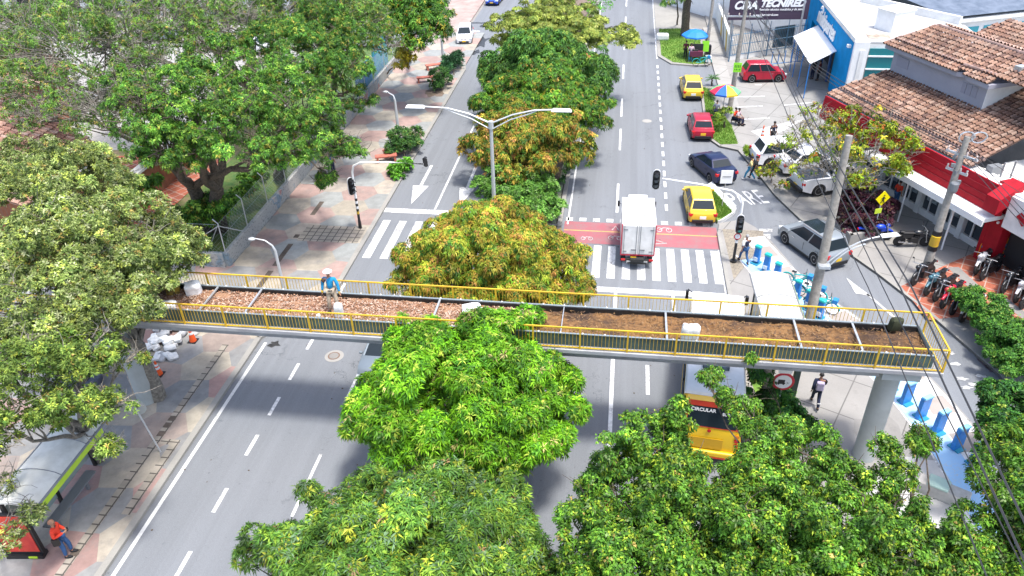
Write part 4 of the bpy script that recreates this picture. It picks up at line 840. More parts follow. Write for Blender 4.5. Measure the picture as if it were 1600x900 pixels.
    b.build('hat' if hat else 'hair', hat or hair, t, smooth=60)
    for s in (1, -1): b = MB(); b.ball(hd.x+.078, s*.03, hd.z+.02, .012, .012, .012, 6); b.build('eye', BLACK, t); b = MB(); b.ball(hd.x, s*.088, hd.z, .02, .012, .03, 6); b.build('ear', skin, t)
    b = MB(); b.box(hd.x+.082, 0, hd.z-.045, .012, .045, .01); b.build('mouth', mat('lips', (.25, .07, .06), .6), t)
    return t
def cl(n, c): return mat(n, c, .85, var=.15, scale=14)
HAIRB = mat('dark_hair', (.012, .010, .009), .6); HAIRG = mat('grey_hair', (.30, .30, .30), .7)
JEAN = cl('blue_jeans', (.03, .09, .22)); NAVYC = cl('navy_cloth', (.012, .018, .05)); WHTC = cl('white_cloth', (.66, .66, .66)); REDC = cl('orange_red_cloth', (.75, .05, .02)); BLKC = cl('black_cloth', (.015, .015, .018)); BLUC = cl('azure_cloth', (.01, .24, .48)); KHAK = cl('khaki_cloth', (.42, .34, .25)); YELC = cl('yellow_cloth', (.65, .55, .25)); PNK = cl('pale_pink_cloth', (.5, .38, .42)); LJ = cl('light_jeans', (.05, .28, .45))
p = person((*G(107, 868, KH), KH), .3, 'bald person in red jacket and jeans looking at a phone by the red poster', REDC, JEAN, BLKC, SKIN, 'phone', 1.78, sleeves='long')
b = MB(); b.box(.02, -.27, 1.0, .2, .1, .3); b.tube([(0, -.24, 1.15), (.08, -.02, 1.5), (0, .16, 1.3)], .015, 4); b.build('shoulder_bag', BLACK, p, bevel=.02); b = MB(); b.box(.37, 0, 1.25, .02, .07, .14); b.build('telephone', BLACK, p)
p = person((-10.15, 22.35, BZ+.33), -1.45, 'worker in azure shirt, white hat and yellow gloves standing in the bridge planter', BLUC, KHAK, BLKC, HAIRB, 'carry', 1.8, hat=WHITE, sleeves='long')
b = MB(); b.tube([(0, -.15, .98), (.14, -.06, .97), (.14, .06, .97), (0, .15, .98), (-.12, 0, .98), (0, -.15, .98)], .02, 5); b.build('harness_belt', BLACK, p)
for s in (1, -1): b = MB(); b.ball(.09 if s > 0 else .02, s*.31, .87, .05, .045, .085, 8); b.build('glove', YEL, p, smooth=60)
sack((-9.85, 22.0, BZ+.34), (.32, .25, .62), .3, 'crumpled white bag held at the side of the bridge worker', None, .1)
sack((-10.6, 21.85, BZ+.36), (.15, .13, .14), .3, 'small white bag on the mulch left of the worker', None, .1)
p = person((*G(1272, 634, KH), KH), 1.45, 'person with lilac backpack and navy tracksuit walking under the bridge', NAVYC, NAVYC, BLKC, HAIRB, 'walk', 1.72, sleeves='long')
b = MB(); b.box(-.19, 0, 1.22, .17, .30, .42); b.build('backpack', cl('lilac_cloth', (.42, .36, .5)), p, bevel=.05); b = MB(); b.box(-.34, -.1, .42, .02, .14, .04); b.build('reflective_stripe', WHITE, p)
p = person((*G(1161, 411, KH), KH), 1.9, 'person in white shirt and blue jeans walking past the striped signal pole', WHTC, JEAN, BLKC, HAIRG, 'walk', 1.72)
b = MB(); b.box(-.17, .03, 1.28, .1, .16, .3, m=0); b.build('bag', NAVYC, p, bevel=.02)
person((*G(1170, 282), 0), 2.6, 'pedestrian in pale yellow top and light jeans behind the blue sedan', YELC, LJ, WHTC, HAIRB, 'walk', 1.68)
person((*G(1178, 280, KH), KH), 2.4, 'pedestrian in black beside the one in light jeans', BLKC, BLKC, BLKC, HAIRB, 'walk', 1.6)
person((*G(1205, 226, KH), KH), -1.2, 'person in dark blue top beside the tall traffic cone at the white estate car', NAVYC, BLKC, BLKC, HAIRB, 'stand', 1.7)
person((*G(1146, 193, KH), KH), -.6, 'person in orange shirt sitting beside the round bush', REDC, NAVYC, BLKC, HAIRB, 'sit', 1.7); person((*G(1151, 194, KH), KH), -.5, 'person in white and lilac top sitting at the edge of the grass', PNK, NAVYC, BLKC, HAIRB, 'sit', 1.7)
for i, (px, py) in enumerate(((1145, 197), (1152, 199))):
    b = MB(); b.box(0, 0, .22, .34, .34, .04)
    for dx in (-.14, .14):
        for dy in (-.14, .14): b.box(dx, dy, .1, .03, .03, .22)
    tag(b.build('stool', BLACK, loc=(*G(px, py-3, KH), KH+.12)), ('dark stool under the person in orange', 'dark stool under the person in lilac')[i], 'stool')
person((*G(1078, 97, KH), KH), 1.6, 'customer in pale shirt and light jeans at the blue umbrella cart', PNK, LJ, WHTC, HAIRB, 'stand', 1.68); person((*G(1070, 92, KH), KH), 1.2, 'vendor in dark red behind the cart under the blue umbrella', cl('maroon_cloth', (.12, .02, .03)), BLKC, BLKC, HAIRB, 'stand', 1.65)
person((*G(1268, 124, KH), KH), 2.0, 'person in black at the shop entrance, left one under the white awning', BLKC, NAVYC, BLKC, HAIRB, 'stand', 1.7); person((*G(1277, 126, KH), KH), 2.6, 'person in dark red top at the shop entrance under the awning', cl('maroon_cloth', (.12, .02, .03)), BLKC, BLKC, HAIRB, 'stand', 1.7)
person((*G(1117, 190, KH), KH), 1.2, 'person in grey half hidden behind the round bush on the grass verge', cl('grey_cloth', (.2, .22, .26)), NAVYC, BLKC, HAIRB, 'stand', 1.65)
person((*G(521, 270, KH), KH), 1.2, 'distant pedestrian in bright blue beside the graffiti wall, behind leaves', cl('royal_cloth', (.01, .06, .4)), NAVYC, BLKC, HAIRB, 'stand', 1.65)
person((*G(1397, 322, KH), KH), .5, 'person in colourful top behind the yellow leaves at the shop corner', REDC, JEAN, BLKC, HAIRB, 'stand', 1.65)

# ================================================================ STREET FURNITURE
GAL = mat('lamp_paint', (.50, .52, .53), .4, .3)
def arc(p0, p1, rise, n=8): p0, p1 = Vector(p0), Vector(p1); return [tuple(p0.lerp(p1, i/n)+Vector((0, 0, rise*math.sin(PI*i/n)))) for i in range(n+1)]
def luminaire(t, p, rz, s=1.):
    b = MB(); b.box(0, 0, 0, .95*s, .3*s, .12*s, tx=.8, ty=.6); o = b.build('lamp_head', WHITE_G, t, bevel=.04, loc=p); o.rotation_euler = (0, 0, rz); b = MB(); b.box(.05, 0, -.06*s, .6*s, .2*s, .03); l_ = b.build('lens', CLEARL, o); return o
t = thing('street_lamp', 'tall double arm street lamp rising from the median between mango trees', 'street lamp', (-5.7, 32.6, .1), 0, 'double arm street lamps')
b = MB(); b.tube([(0, 0, 0), (0, 0, 8.9)], [.12, .075], 12); b.lathe([(.12, 0), (.12, .35)], (0, 0, 8.7), n=10); b.build('pole', GAL, t, smooth=50)
for s, tip in ((-1, -3.05), (1, 2.8)):
    b = MB(); b.tube([(0, 0, 8.95), (s*1.0, 0, 9.38), (s*2.0, 0, 9.62), (tip, 0, 9.66)], .04, 6); b.tube([(0, 0, 8.65), (s*.9, 0, 9.15), (s*1.7, 0, 9.42), (s*2.1, 0, 9.6)], .03, 6); b.build('arm', GAL, t, smooth=60); luminaire(t, (tip+s*.4, .0, 9.66), 0)
t = thing('street_lamp', 'lamp pole standing out of the feathery yellow green tree at the top', 'street lamp', (*G(860, 75, 0), 0)); b = MB(); b.tube([(0, 0, 0), (0, 0, 11.5)], [.14, .09], 10); b.build('pole', GAL, t, smooth=50)
LB = Vector((9.72, 31.45, 3.1)); t = thing('street_lamp', 'double arm lamp fixed to the thick concrete pole, reaching over the side road', 'street lamp', tuple(LB), 0, 'double arm street lamps')
b = MB(); b.box(0, 0, 0, .5, .5, .14); b.build('bracket', STEEL, t); tipw = Vector(G3(1378, 369, 4.6))-LB
for z0_, k_, rs in ((.1, 1., .3), (-.25, .72, .25)): b = MB(); b.tube(arc((.15, .1, z0_), tuple(Vector((0, 0, .1)).lerp(tipw, k_)), rs), .035, 6); b.build('arm', GAL, t, smooth=60)
luminaire(t, tuple(tipw+Vector((.35, .12, .02))), .3)
for (px, py, ht, lb, px2, dxx) in ((450, 480, 3.9, 'short curved neck lamp on the left pavement just behind the bridge', None, -.9), ):
    q = G(px, py, KH); t = thing('pavement_lamp', lb, 'street lamp', (*q, KH)); b = MB(); b.tube([(0, 0, 0), (0, 0, 3.3), (-.1, 0, 3.6), (-.4, 0, 3.85), (-.95, 0, 3.95)], [.1, .07, .05, .035, .03], 8); b.build('pole', GAL, t, smooth=60); b = MB(); b.ball(-1.05, 0, 3.9, .2, .13, .08, 10); b.build('lamp_head', GAL, t, smooth=60)
for (px, py, ht, lb) in ((625, 228, 4.0, 'grey lamp pole rising from the round shrub beside the red benches'), (693, 104, 5.5, 'grey lamp pole between the two dark shrubs at the upper left pavement')):
    q = G(px, py, KH); t = thing('pavement_lamp', lb, 'street lamp', (*q, KH), 0, 'lamp poles of the left pavement'); b = MB(); b.tube([(0, 0, 0), (0, 0, ht-.6), (-.08, 0, ht-.25), (-.5, 0, ht)], [.13, .09, .06, .04], 8); b.build('pole', GAL, t, smooth=60); b = MB(); b.ball(-.6, 0, ht, .22, .13, .08, 10); b.build('lamp_head', GAL, t, smooth=60)
# traffic signals
def sig_head(t, p, rz, lit=None, s=1.):
    b = MB(); P_ = []
    for k in range(9): a = PI*k/8; P_.append((.2*math.cos(a), .36+.2*math.sin(a)))
    for k in range(9): a = PI+PI*k/8; P_.append((.2*math.cos(a), -.36+.2*math.sin(a)))
    n = len(P_); b.add([(-.04, y*s, z*s) for y, z in P_]+[(.0, y*s, z*s) for y, z in P_], [tuple(range(n)), tuple(range(n, 2*n))[::-1]]+[(i, (i+1) % n, (i+1) % n+n, i+n) for i in range(n)]); h_ = b.build('backboard', WHITE, t); h_.location = p; h_.rotation_euler = (0, 0, rz)
    b = MB(); b.add([(.004+x_, y*s*.9, z*s*.95) for x_ in (0, .06) for y, z in P_], [tuple(range(n)), tuple(range(n, 2*n))[::-1]]+[(i, (i+1) % n, (i+1) % n+n, i+n) for i in range(n)]); b.box(.10, 0, 0, .16, .27, .86); b.build('signal_housing', BLACK, h_, bevel=.01)
    for k, z in enumerate((.28, 0, -.28)):
        b = MB(); b.lathe([(.095, .19), (.095, .2)], (0, 0, z), 'x', 12); b.build('signal_lens', mat('lens_%s' % ('green' if lit == k else 'grey'), (.05, .35, .28) if lit == k else (.16, .18, .19), .25), h_)
        b = MB(); P2 = [(.13*math.cos(a), .13*math.sin(a)) for a in [PI*(-.05)+PI*1.1*j/8 for j in range(9)]]
        for j in range(8): (y0, z0), (y1, z1) = P2[j], P2[j+1]; b.add([(.17, y0, z0+z), (.17, y1, z1+z), (.34, y1, z1+z-.01), (.34, y0, z0+z-.01)], [(0, 1, 2, 3)])
        b.build('visor', BLACK, h_)
    return h_
# right signal with mast arm
S0 = (6.55, 36.3); t = thing('traffic_signal', 'mast arm traffic signal at the zebra crossing, on the right kerb', 'traffic signal', (*S0, KH), 0, 'traffic signals')
b = MB(); b.cyl(0, 0, 0, .12, .17, 12, 1); b.cyl(0, 0, .1, 1.2, .075, 10, 1)
for k in range(4): b.cyl(0, 0, 1.2+.17*k, 1.2+.17*(k+1), .077, 10, k % 2 and 1 or 0)
b.cyl(0, 0, 1.85, 3.0, .07, 10, 0); b.tube([(0, 0, 3.0), (0, 0, 3.5), (-.15, 0, 3.9), (-.6, 0, 4.2), (-2.2, 0, 4.5), (-4.15, .0, 4.75)], [.07, .065, .06, .05, .045, .035], 8, 0); b.build('pole', [WHITE, BLACK], t, smooth=50)
sig_head(t, (.02, -.1, 2.35), -up, 2); sig_head(t, (-4.45, -.1, 4.72), -up)
b = MB(); b.box(0, -.1, 1.62, .02, .02, .02); b.lathe([(.19, 0), (.19, .02)], (0, -.10, 1.62), 'y', 16, 0); b.lathe([(.14, -.004), (.14, 0)], (0, -.10, 1.62), 'y', 16, 1); b.build('round_sign', [mat('sign_red', (.55, .02, .04), .5), WHITE], t)
S1 = (-14.75, 38.1); t = thing('traffic_signal', 'traffic signal with black and yellow banded foot on the left pavement', 'traffic signal', (*S1, KH), 0, 'traffic signals')
b = MB(); b.cyl(0, 0, 0, .5, .11, 12, 1, .085); b.cyl(0, 0, .5, .95, .075, 10, 1)
for k, c_ in enumerate((2, 1, 0, 1, 0, 1, 0)): b.cyl(0, 0, .95+.17*k, .95+.17*(k+1), .076, 10, c_)
b.cyl(0, 0, 2.13, 3.0, .07, 10, 0); b.tube([(0, 0, 3.0), (.02, 0, 3.6), (.15, 0, 4.0), (.6, 0, 4.22), (2.2, 0, 4.3), (4.2, 0, 4.25)], [.07, .065, .06, .055, .05, .04], 8, 0); b.build('pole', [WHITE, BLACK, YEL], t, smooth=50)
sig_head(t, (-.15, -.08, 2.75), -up+.9); hh = sig_head(t, (4.25, .25, 4.25), up); hh.data.materials[0] = BLACK; hh.rotation_euler = (0, -.35, up); hh.scale = (.62, .62, .62)
# signs
def sign_round_back(loc, lb):
    t = thing('round_sign', lb, 'sign', loc); b = MB(); b.cyl(0, 0, 0, 2.55, .035, 8); b.build('post', GAL, t); b = MB(); b.lathe([(.36, 0), (.36, .02)], (0, .05, 2.35), 'y', 20); b.build('plate', mat('sign_back', (.42, .44, .42), .5, .3), t); return t
t = sign_round_back((*G(251, 706, KH), KH), 'round sign seen from its grey back on a slim post, left pavement'); t.rotation_euler = (0, -.12, .3)
t = thing('round_sign', 'red ringed no trucks sign under the bridge beside the backpack walker', 'sign', (*G(1207, 668, KH), KH)); b = MB(); b.cyl(0, 0, 0, 2.6, .04, 8); b.build('post', GAL, t)
b = MB(); b.lathe([(.42, 0), (.42, .02)], (0, -.06, 2.45), 'y', 24); b.build('plate', mat('sign_red', (.55, .02, .04), .5), t); b = MB(); b.lathe([(.32, 0), (.32, .01)], (0, -.075, 2.45), 'y', 24); b.build('sign_face', WHITE, t)
b = MB(); b.box(-.07, -.082, 2.48, .25, .01, .15); b.box(-.07, -.082, 2.38, .3, .01, .05); b.ball(-.16, -.082, 2.34, .035, .01, .035, 8); b.ball(.02, -.082, 2.34, .035, .01, .035, 8); b.build('truck_symbol', BLACK, t); tx_ = text('lettering', '31', .13, BLACK, t, (.18, -.084, 2.40), (up, 0, 0), .001); b = MB(); b.box(.0, -.08, 2.96, .5, .02, .16); b.build('small_plate', WHITE, t)
t = thing('warning_sign', 'yellow diamond pedestrian crossing sign among the purple shrubs', 'sign', (*G(1362, 372, KH), KH), .4); b = MB(); b.cyl(0, 0, 0, 2.9, .035, 8); b.build('post', GAL, t)
b = MB(); b.poly([(0, -.05, 2.05), (.45, -.05, 2.5), (0, -.05, 2.95), (-.45, -.05, 2.5)]); o = b.build('plate', mat('sign_yellow', (.85, .72, .0), .5), t); sm = o.modifiers.new('s', 'SOLIDIFY'); sm.thickness = .02
b = MB(); b.ball(.03, -.075, 2.68, .05, .01, .05, 8); b.tube([(.02, -.075, 2.6), (0, -.075, 2.42)], .04, 5); b.tube([(0, -.075, 2.42), (.12, -.075, 2.25)], .022, 5); b.tube([(0, -.075, 2.42), (-.12, -.075, 2.25)], .022, 5); b.tube([(-.12, -.075, 2.5), (.02, -.075, 2.58), (.14, -.075, 2.48)], .018, 5); b.build('pedestrian_symbol', BLACK, t)
b = MB(); b.box(-.1, -.05, 1.75, .42, .02, .3); b.build('lower_plate', mat('sign_lime', (.55, .7, .05), .5), t)
t = thing('square_sign', 'white sign back on a slim leaning post in the grass triangle, before the blue sedan', 'sign', (*G(1128, 322, .25), .25), .1); b = MB(); b.tube([(0, 0, 0), (.03, 0, 2.1)], .03, 8); b.build('post', GAL, t); b = MB(); b.box(.03, -.05, 1.95, .72, .03, .85); b.build('plate', WHITE, t, bevel=.01); b = MB(); b.box(.03, -.075, 1.98, .5, .02, .04); b.build('bracket', GREYM, t)
# utility poles
def upole(loc, ht, r, lb, lean=(0, 0), band=False, crossarm=(), lean_y=0):
    t = thing('utility_pole', lb, 'utility pole', loc, 0, 'utility poles'); b = MB(); top = (lean[0], lean[1], ht)
    b.tube([(0, 0, 0), top], [r, r*.6], 12, 0); b.build('shaft', POLEC, t, smooth=50)
    if band:
        for z, c_ in ((1.5, BLACK), (1.75, YEL), (2.3, BLACK)): b = MB(); f = z/ht; b.cyl(lean[0]*f, lean[1]*f, z, z+(.55 if c_ is YEL else .25), r*1.02, 12); b.build('band', c_, t, smooth=50)
    for (z, ln, a) in crossarm:
        f = z/ht; cx_, cy_ = lean[0]*f, lean[1]*f; b = MB(); b.box(cx_, cy_, z, ln, .1, .1, a); b.build('crossarm', STEEL, t); b = MB()
        for k in (-.45, -.15, .15, .45): b.lathe([(.05, 0), (.06, .05), (.03, .1), (.055, .14), (.02, .2)], (cx_+ln*k*math.cos(a), cy_+ln*k*math.sin(a), z+.05), n=8)
        b.build('insulator', mat('porcelain', (.5, .42, .38), .3), t)
    return t
upole((9.6, 31.3, KH), 8.9, .25, 'thick grey concrete pole standing beside the blue bike docks', (.2, 1.1)); t = upole((*G(1443, 432, KH), KH), 7.3, .22, 'concrete pole with yellow and black band in front of the red shop', (.35, .9), True, ((6.4, 1.6, -.9), (5.6, 1.1, -.9)))
b = MB(); b.lathe([(.16, 0), (.2, .1), (.2, .45), (.16, .5)], (.2, .3, 4.7), n=12)
b.build('transformer', GREYM, t)
for k in range(5): b = MB(); b.box(.3+.25*math.cos(k), .8+.25*math.sin(k*2), 5.0+.3*k, .2, .12, .18, k); b.build('equipment_box', GREYM, t)
for dx in (.0, .55): b = MB(); P_ = [(.35+dx+.34*math.cos(PI*k/8), .9+.1*k/16, 7.25+.28*math.sin(PI*k/8)) for k in range(17)]; b.tube(P_, .035, 5); b.tube([(x, y+.03, z-.02) for x, y, z in P_], .02, 4); b.build('cable_coil', STEEL, t)
t = upole((*G(1141, 165, KH), KH), 9.0, .2, 'wooden pole with cross arms and lime green sign beside the multicoloured umbrella', (.3, .8), False, ((8.2, 2.6, .0), (6.7, 2.6, .0)))
b = MB(); b.box(.12, -.2, 3.1, .6, .04, .72); ls = b.build('lime_sign', GREENP, t); b = MB()
for k in range(4): b.box(-.06+k*.12, -.225, 3.2, .05, .01, .2); b.box(-.06+k*.12, -.225, 2.95, .06, .01, .05+.04*(k % 2))
b.build('lettering', mat('dark_green', (.02, .12, .02), .6), ls)
upole((*G(1102, 92, KH), KH), 9.0, .17, 'grey pole standing right behind the blue umbrella', (.2, .6), False, ((6.0, .7, .4),))
t = thing('flood_light', 'thin post with small square lamp leaning over the footpath by the fence', 'lamp', (*G(1130, 68, KH), KH)); b = MB(); b.tube([(0, 0, 0), (-.5, .2, 4.5), (-.9, .3, 4.9)], .05, 6); b.build('post', GREYM, t); b = MB(); b.box(-1.0, .3, 4.9, .5, .35, .12); b.build('lamp_head', CLEARL, t, bevel=.02)
# wires
def wire(p, q, sag, r, lb):
    b = MB(); p, q = Vector(p), Vector(q); b.tube([tuple(p.lerp(q, i/24)-Vector((0, 0, sag*4*(i/24)*(1-i/24)))) for i in range(25)], r, 4); tag(b.build('overhead_cable', mat('cable', (.035, .035, .038), .7)), lb, 'cable', 'overhead cables')
PT3 = (9.3, 61.6, 8.4); PT2 = (16.6, 37.0, 6.9); PT1 = (9.8, 32.3, 8.8)
def px3(px, py, z): return G3(px, py, z)
for i, (a0, z0, a1, z1, sg, lb) in enumerate((((1357, 450), 7.6, (1446, 667), 7.6, 0, 'lower'), ((1407, 450), 8.0, (1507, 670), 8.0, 0, 'lower'), ((1425, 450), 8.2, (1527, 662), 8.2, 0, 'lower'), ((1390, 470), 7.2, (1455, 600), 7.2, 0, 'lower'))):
    A = Vector(px3(*a0, z0)); B_ = Vector(px3(*a1, z1)); d = B_-A; near = A+d*3.2
    names = ('thin cable crossing the right part of the bridge, leftmost of four', 'thick cable crossing the bridge end, second from the right', 'thick cable running past the right end of the bridge, rightmost', 'pale thin cable over the bridge between the two thick ones')
    far = Vector(((PT3[0]+.6*i-.8), PT3[1], PT3[2]-.3*i)); 
    b = MB(); pts = [far.lerp(A, k/14)-Vector((0, 0, .5*4*(k/14)*(1-k/14))) for k in range(15)]+[A.lerp(near, k/6) for k in range(1, 7)]; b.tube([tuple(x) for x in pts], (.032 if i in (1, 2) else .02), 4); tag(b.build('overhead_cable', mat('cable', (.035, .035, .038), .7)), names[i], 'cable', 'overhead cables')
for i in range(3): wire((PT3[0]+.3*i, PT3[1], PT3[2]-1.2-.25*i), (PT2[0], PT2[1], PT2[2]-.4*i), .8, .022, ('upper cable from the lime sign pole to the banded pole', 'middle cable from the lime sign pole to the banded pole', 'lowest cable from the lime sign pole to the banded pole')[i])
for i in range(3): wire((PT2[0], PT2[1], PT2[2]-.3*i), (17.8+.3*i, 8, 7.4-.3*i), .6, .022, ('cable running from the banded pole past the hedge, upper one', 'cable running from the banded pole past the hedge, middle one', 'cable running from the banded pole past the hedge, lower one')[i])
for i in range(2): wire((PT2[0], PT2[1], PT2[2]-.5*i), (23, 30-3*i, 5.2), .4, .014, ('cable from the banded pole to the white canopy roof', 'second cable from the banded pole toward the right edge')[i])
wire((PT1[0], PT1[1], 4.2), (14.6, 40.6, 3.2), .3, .012, 'thin cable sagging from the thick pole toward the shrubs'); wire((9.0, 73.4, 8.0), (PT3[0], PT3[1], 8.3), .5, .016, 'cable between the umbrella pole and the lime sign pole')
# traffic cones
def cone(loc, lb, g, h=.75, tall=False):
    t = thing('traffic_cone', lb, 'traffic cone', loc, 0, g); b = MB(); b.lathe([(.17, .03), (.13, h*.3), (.105, h*.45), (.085, h*.6), (.065, h*.75), (.03, h)], (0, 0, 0), n=14); b.build('cone', ORANGE, t, smooth=50)
    b = MB(); b.lathe([(.112, h*.45), (.092, h*.58)], (0, 0, 0), n=14); b.lathe([(.082, h*.68), (.062, h*.8)], (0, 0, 0), n=14); b.build('reflective_band', WHITE, t); b = MB(); b.box(0, 0, .02, .4, .4, .04); b.build('base', BLACK, t); return t
cone((*G(302, 533, KH), KH), 'orange traffic cone with striped top below the bridge edge', 'traffic cones', .95); cone((*G(249, 585, KH), KH), 'orange traffic cone beside the lone white sacks, right one', 'traffic cones'); cone((*G(214, 581, KH), KH), 'orange traffic cone half behind the bridge column shade, left one', 'traffic cones')
cone((*G(1190, 220, KH), KH), 'tall slim orange cone in the car park beside the person in blue', 'traffic cones', 1.15)
# bike docks and bicycles
def dock(loc, rz, lb, g, cap=True):
    t = thing('bike_dock', lb, 'bike dock', loc, rz, g); b = MB(); b.box(0, 0, .03, .5, .42, .05); b.build('base_plate', mat('dock_teal', (.02, .25, .38), .5), t)
    if cap:
        b = MB(); b.box(0, 0, .55, .24, .38, .9, tx=.9, ty=.85); b.build('dock_body', BLUEP, t, bevel=.07); b = MB(); b.box(0, 0, 1.02, .26, .36, .16); b.build('dock_cap', CYAN, t, bevel=.06); b = MB(); b.box(-.13, 0, .3, .04, .22, .22); b.build('dock_label', WHITE, t)
    else:
        b = MB(); b.box(0, 0, .55, .16, .50, 1.05); b.box(-.12, .0, .5, .12, .2, .9); b.build('dock_body', BLUEP, t, bevel=.015); b = MB(); b.box(.02, 0, 1.1, .2, .46, .08); b.build('dock_cap', mat('pale_cyan', (.25, .6, .8), .5), t)
    return t
nm = ('first', 'second', 'third', 'fourth', 'fifth', 'sixth')
for i, (px, py) in enumerate(((1181, 411), (1196, 424), (1212, 438), (1243, 466), (1261, 482), (1279, 497))):
    dock((*G(px, py, KH), KH), .9-.0, '%s cyan topped bike dock counted from the zebra crossing end' % nm[i], 'bike docks with cyan tops')
for i, (px, py) in enumerate(((1391, 607), (1414, 629), (1438, 652), (1464, 675), (1494, 700), (1521, 725))):
    dock((*G(px, py, KH), KH), -1.0, '%s plain blue bike dock counted away from the bridge column' % nm[i], 'plain blue bike docks', False)
def bicycle(loc, rz, lb):
    t = thing('bicycle', lb, 'bicycle', loc, rz, 'shared bicycles')
    for x in (.52, -.52):
        b = MB(); b.tube([(.31*math.cos(2*PI*k/18), 0, .31*math.sin(2*PI*k/18)) for k in range(19)], .022, 5, caps=False)
        for k in range(8): b.tube([(0, 0, 0), (.3*math.cos(PI*k/4), 0, .3*math.sin(PI*k/4))], .004, 3)
        b.build('wheel', RUBBER, t, loc=(x, 0, .33))
    b = MB(); b.tube([(-.52, 0, .33), (-.1, 0, .32), (.38, 0, .75)], .03, 6); b.tube([(-.1, 0, .32), (-.22, 0, .8)], .025, 6); b.tube([(-.2, 0, .7), (.38, 0, .8)], .03, 6); b.tube([(-.52, 0, .33), (-.2, 0, .65)], .015, 5); b.tube([(.52, 0, .33), (.36, 0, .95)], .025, 6); b.build('frame', CYAN, t)
    b = MB(); b.box(-.23, 0, .84, .24, .14, .06); b.build('saddle', BLACK, t, bevel=.02); b = MB(); b.tube([(.28, -.28, 1.02), (.36, 0, .98), (.28, .28, 1.02)], .015, 6); b.build('handlebar', BLACK, t); b = MB(); b.box(.58, 0, .82, .24, .3, .2); b.build('basket', mat('basket_blue', (.02, .2, .45), .6), t)
    for x in (.52, -.52): b = MB(); b.tube([(x+.35*math.cos(a), 0, .33+.35*math.sin(a)) for a in [PI*k/8 for k in range(9)]], .03, 5); b.build('mudguard', CYAN, t)
    return t
for i, (px, py) in enumerate(((1236, 452), (1255, 471), (1273, 490))): bicycle((*G(px+8, py-4, KH), KH), -.5, '%s shared bicycle parked at the docks near the thick pole, from the zebra end' % nm[i])
# bus shelters
def shelter(c, rz, lb, ln, wd, panels):
    t = thing('bus_shelter', lb, 'bus shelter', (*c, KH), rz, 'bus shelters'); nseg = 8; b = MB(); R_ = []
    for k in range(nseg+1): u = k/nseg-.5; R_.append((u*wd, 2.62+.16*math.cos(u*PI)-(.06 if abs(u) > .49 else 0)))
    for dz in (0,): 
        vs = [(x, y, z) for y in (-ln/2, ln/2) for x, z in R_]+[(x, y, z-.07) for y in (-ln/2, ln/2) for x, z in R_]; n = nseg+1; fs = []
        for k in range(nseg): fs += [(k, k+1, n+k+1, n+k), (2*n+k, 2*n+k+1, 3*n+k+1, 3*n+k), (k, k+1, 2*n+k+1, 2*n+k), (n+k, n+k+1, 3*n+k+1, 3*n+k)]
        fs += [(0, n, 3*n, 2*n), (nseg, n+nseg, 3*n+nseg, 2*n+nseg)]; b.add(vs, fs)
    b.build('roof', mat('shelter_roof', (.66, .66, .61), .7, scale=1.6, col2=(.50, .50, .45), detail=8), t, smooth=30)
    b = MB()
    for k in range(1, panels): y = -ln/2+ln*k/panels; b.tube([(x, y, z+.02) for x, z in R_], .018, 4)
    b.tube([(R_[0][0], -ln/2, R_[0][1]), (R_[0][0], ln/2, R_[0][1])], .04, 6); b.tube([(R_[-1][0], -ln/2, R_[-1][1]), (R_[-1][0], ln/2, R_[-1][1])], .05, 6); b.build('roof_rib', GREYM, t)
    for y in (-ln/2+.15, 0, ln/2-.15): b = MB(); b.box(-wd*.3, y, 1.3, .12, .1, 2.6); b.build('post', BLACK, t)
    b = MB(); b.box(-wd*.3-.02, 0, 1.4, .02, ln-.5, 1.7); b.build('back_glass', mat('shelter_glass', (.30, .36, .34), .1, spec=.8), t); b = MB(); b.box(-wd*.05, 0, .5, .4, ln*.6, .06); b.box(-wd*.05, -ln*.2, .25, .1, .1, .5); b.box(-wd*.05, ln*.2, .25, .1, .1, .5); b.build('bench', GREYM, t)
    b = MB(); b.box(wd/2+.03, -.3, 2.45, .06, ln*.85, .22); b.build('fascia', mat('fascia_lime', (.42, .62, .03), .5), t); return t
shelter((-18.9, 16.6), 0.02, 'pale curved roof bus shelter with lime green edge at the lower left', 4.4, 1.7, 3); t = shelter((7.35, 29.1), .02, 'white roofed bus shelter beside the kerb beyond the bridge, behind the bus', 3.9, 1.75, 2)
t = thing('advert_panel', 'red poster in black frame standing at the near end of the left bus shelter', 'poster panel', (*G(44, 868, KH), KH), .12); b = MB(); b.box(0, 0, 1.15, 1.35, .14, 2.0); b.build('frame', BLACK, t, bevel=.02); b = MB(); b.box(0, -.08, 1.2, 1.15, .02, 1.75); b.build('poster', mat('poster_red', (.5, .02, .02), .35, scale=3, col2=(.62, .06, .03)), t)
b = MB(); b.ball(.2, -.1, 1.35, .22, .012, .3, 12); b.box(-.2, -.1, .7, .5, .012, .18, tx=.6); b.build('poster_picture', mat('poster_dark', (.14, .01, .015), .5), t); b = MB(); b.box(0, 0, .1, 1.3, .3, .16, m=0); b.box(.3, -.16, .1, .3, .02, .08, m=1); b.build('foot', [BLACK, mat('fascia_lime', (.42, .62, .03), .5)], t)
# benches of the left pavement
for i, (px, py, rz, lb) in enumerate(((604, 252, .35, 'pink concrete bench nearest the bright green shrub'), (614, 240, 1.0, 'pink concrete bench behind the first one'), (665, 128, .3, 'red bench beside the round shrub of the upper pavement'), (678, 108, .5, 'upper red bench beside the lamp pole'))):
    t = thing('bench', lb, 'bench', (*G(px, py, KH), KH), rz, 'reddish concrete benches'); b = MB(); b.box(0, 0, .42, 1.5, .5, .1); b.build('seat', mat('bench_red', (.42, .13, .09), .8, var=.2), t, bevel=.02)
    for s in (1, -1): b = MB(); b.box(s*.6, 0, .2, .14, .45, .4); b.build('leg', mat('bench_red', (.42, .13, .09), .8), t)
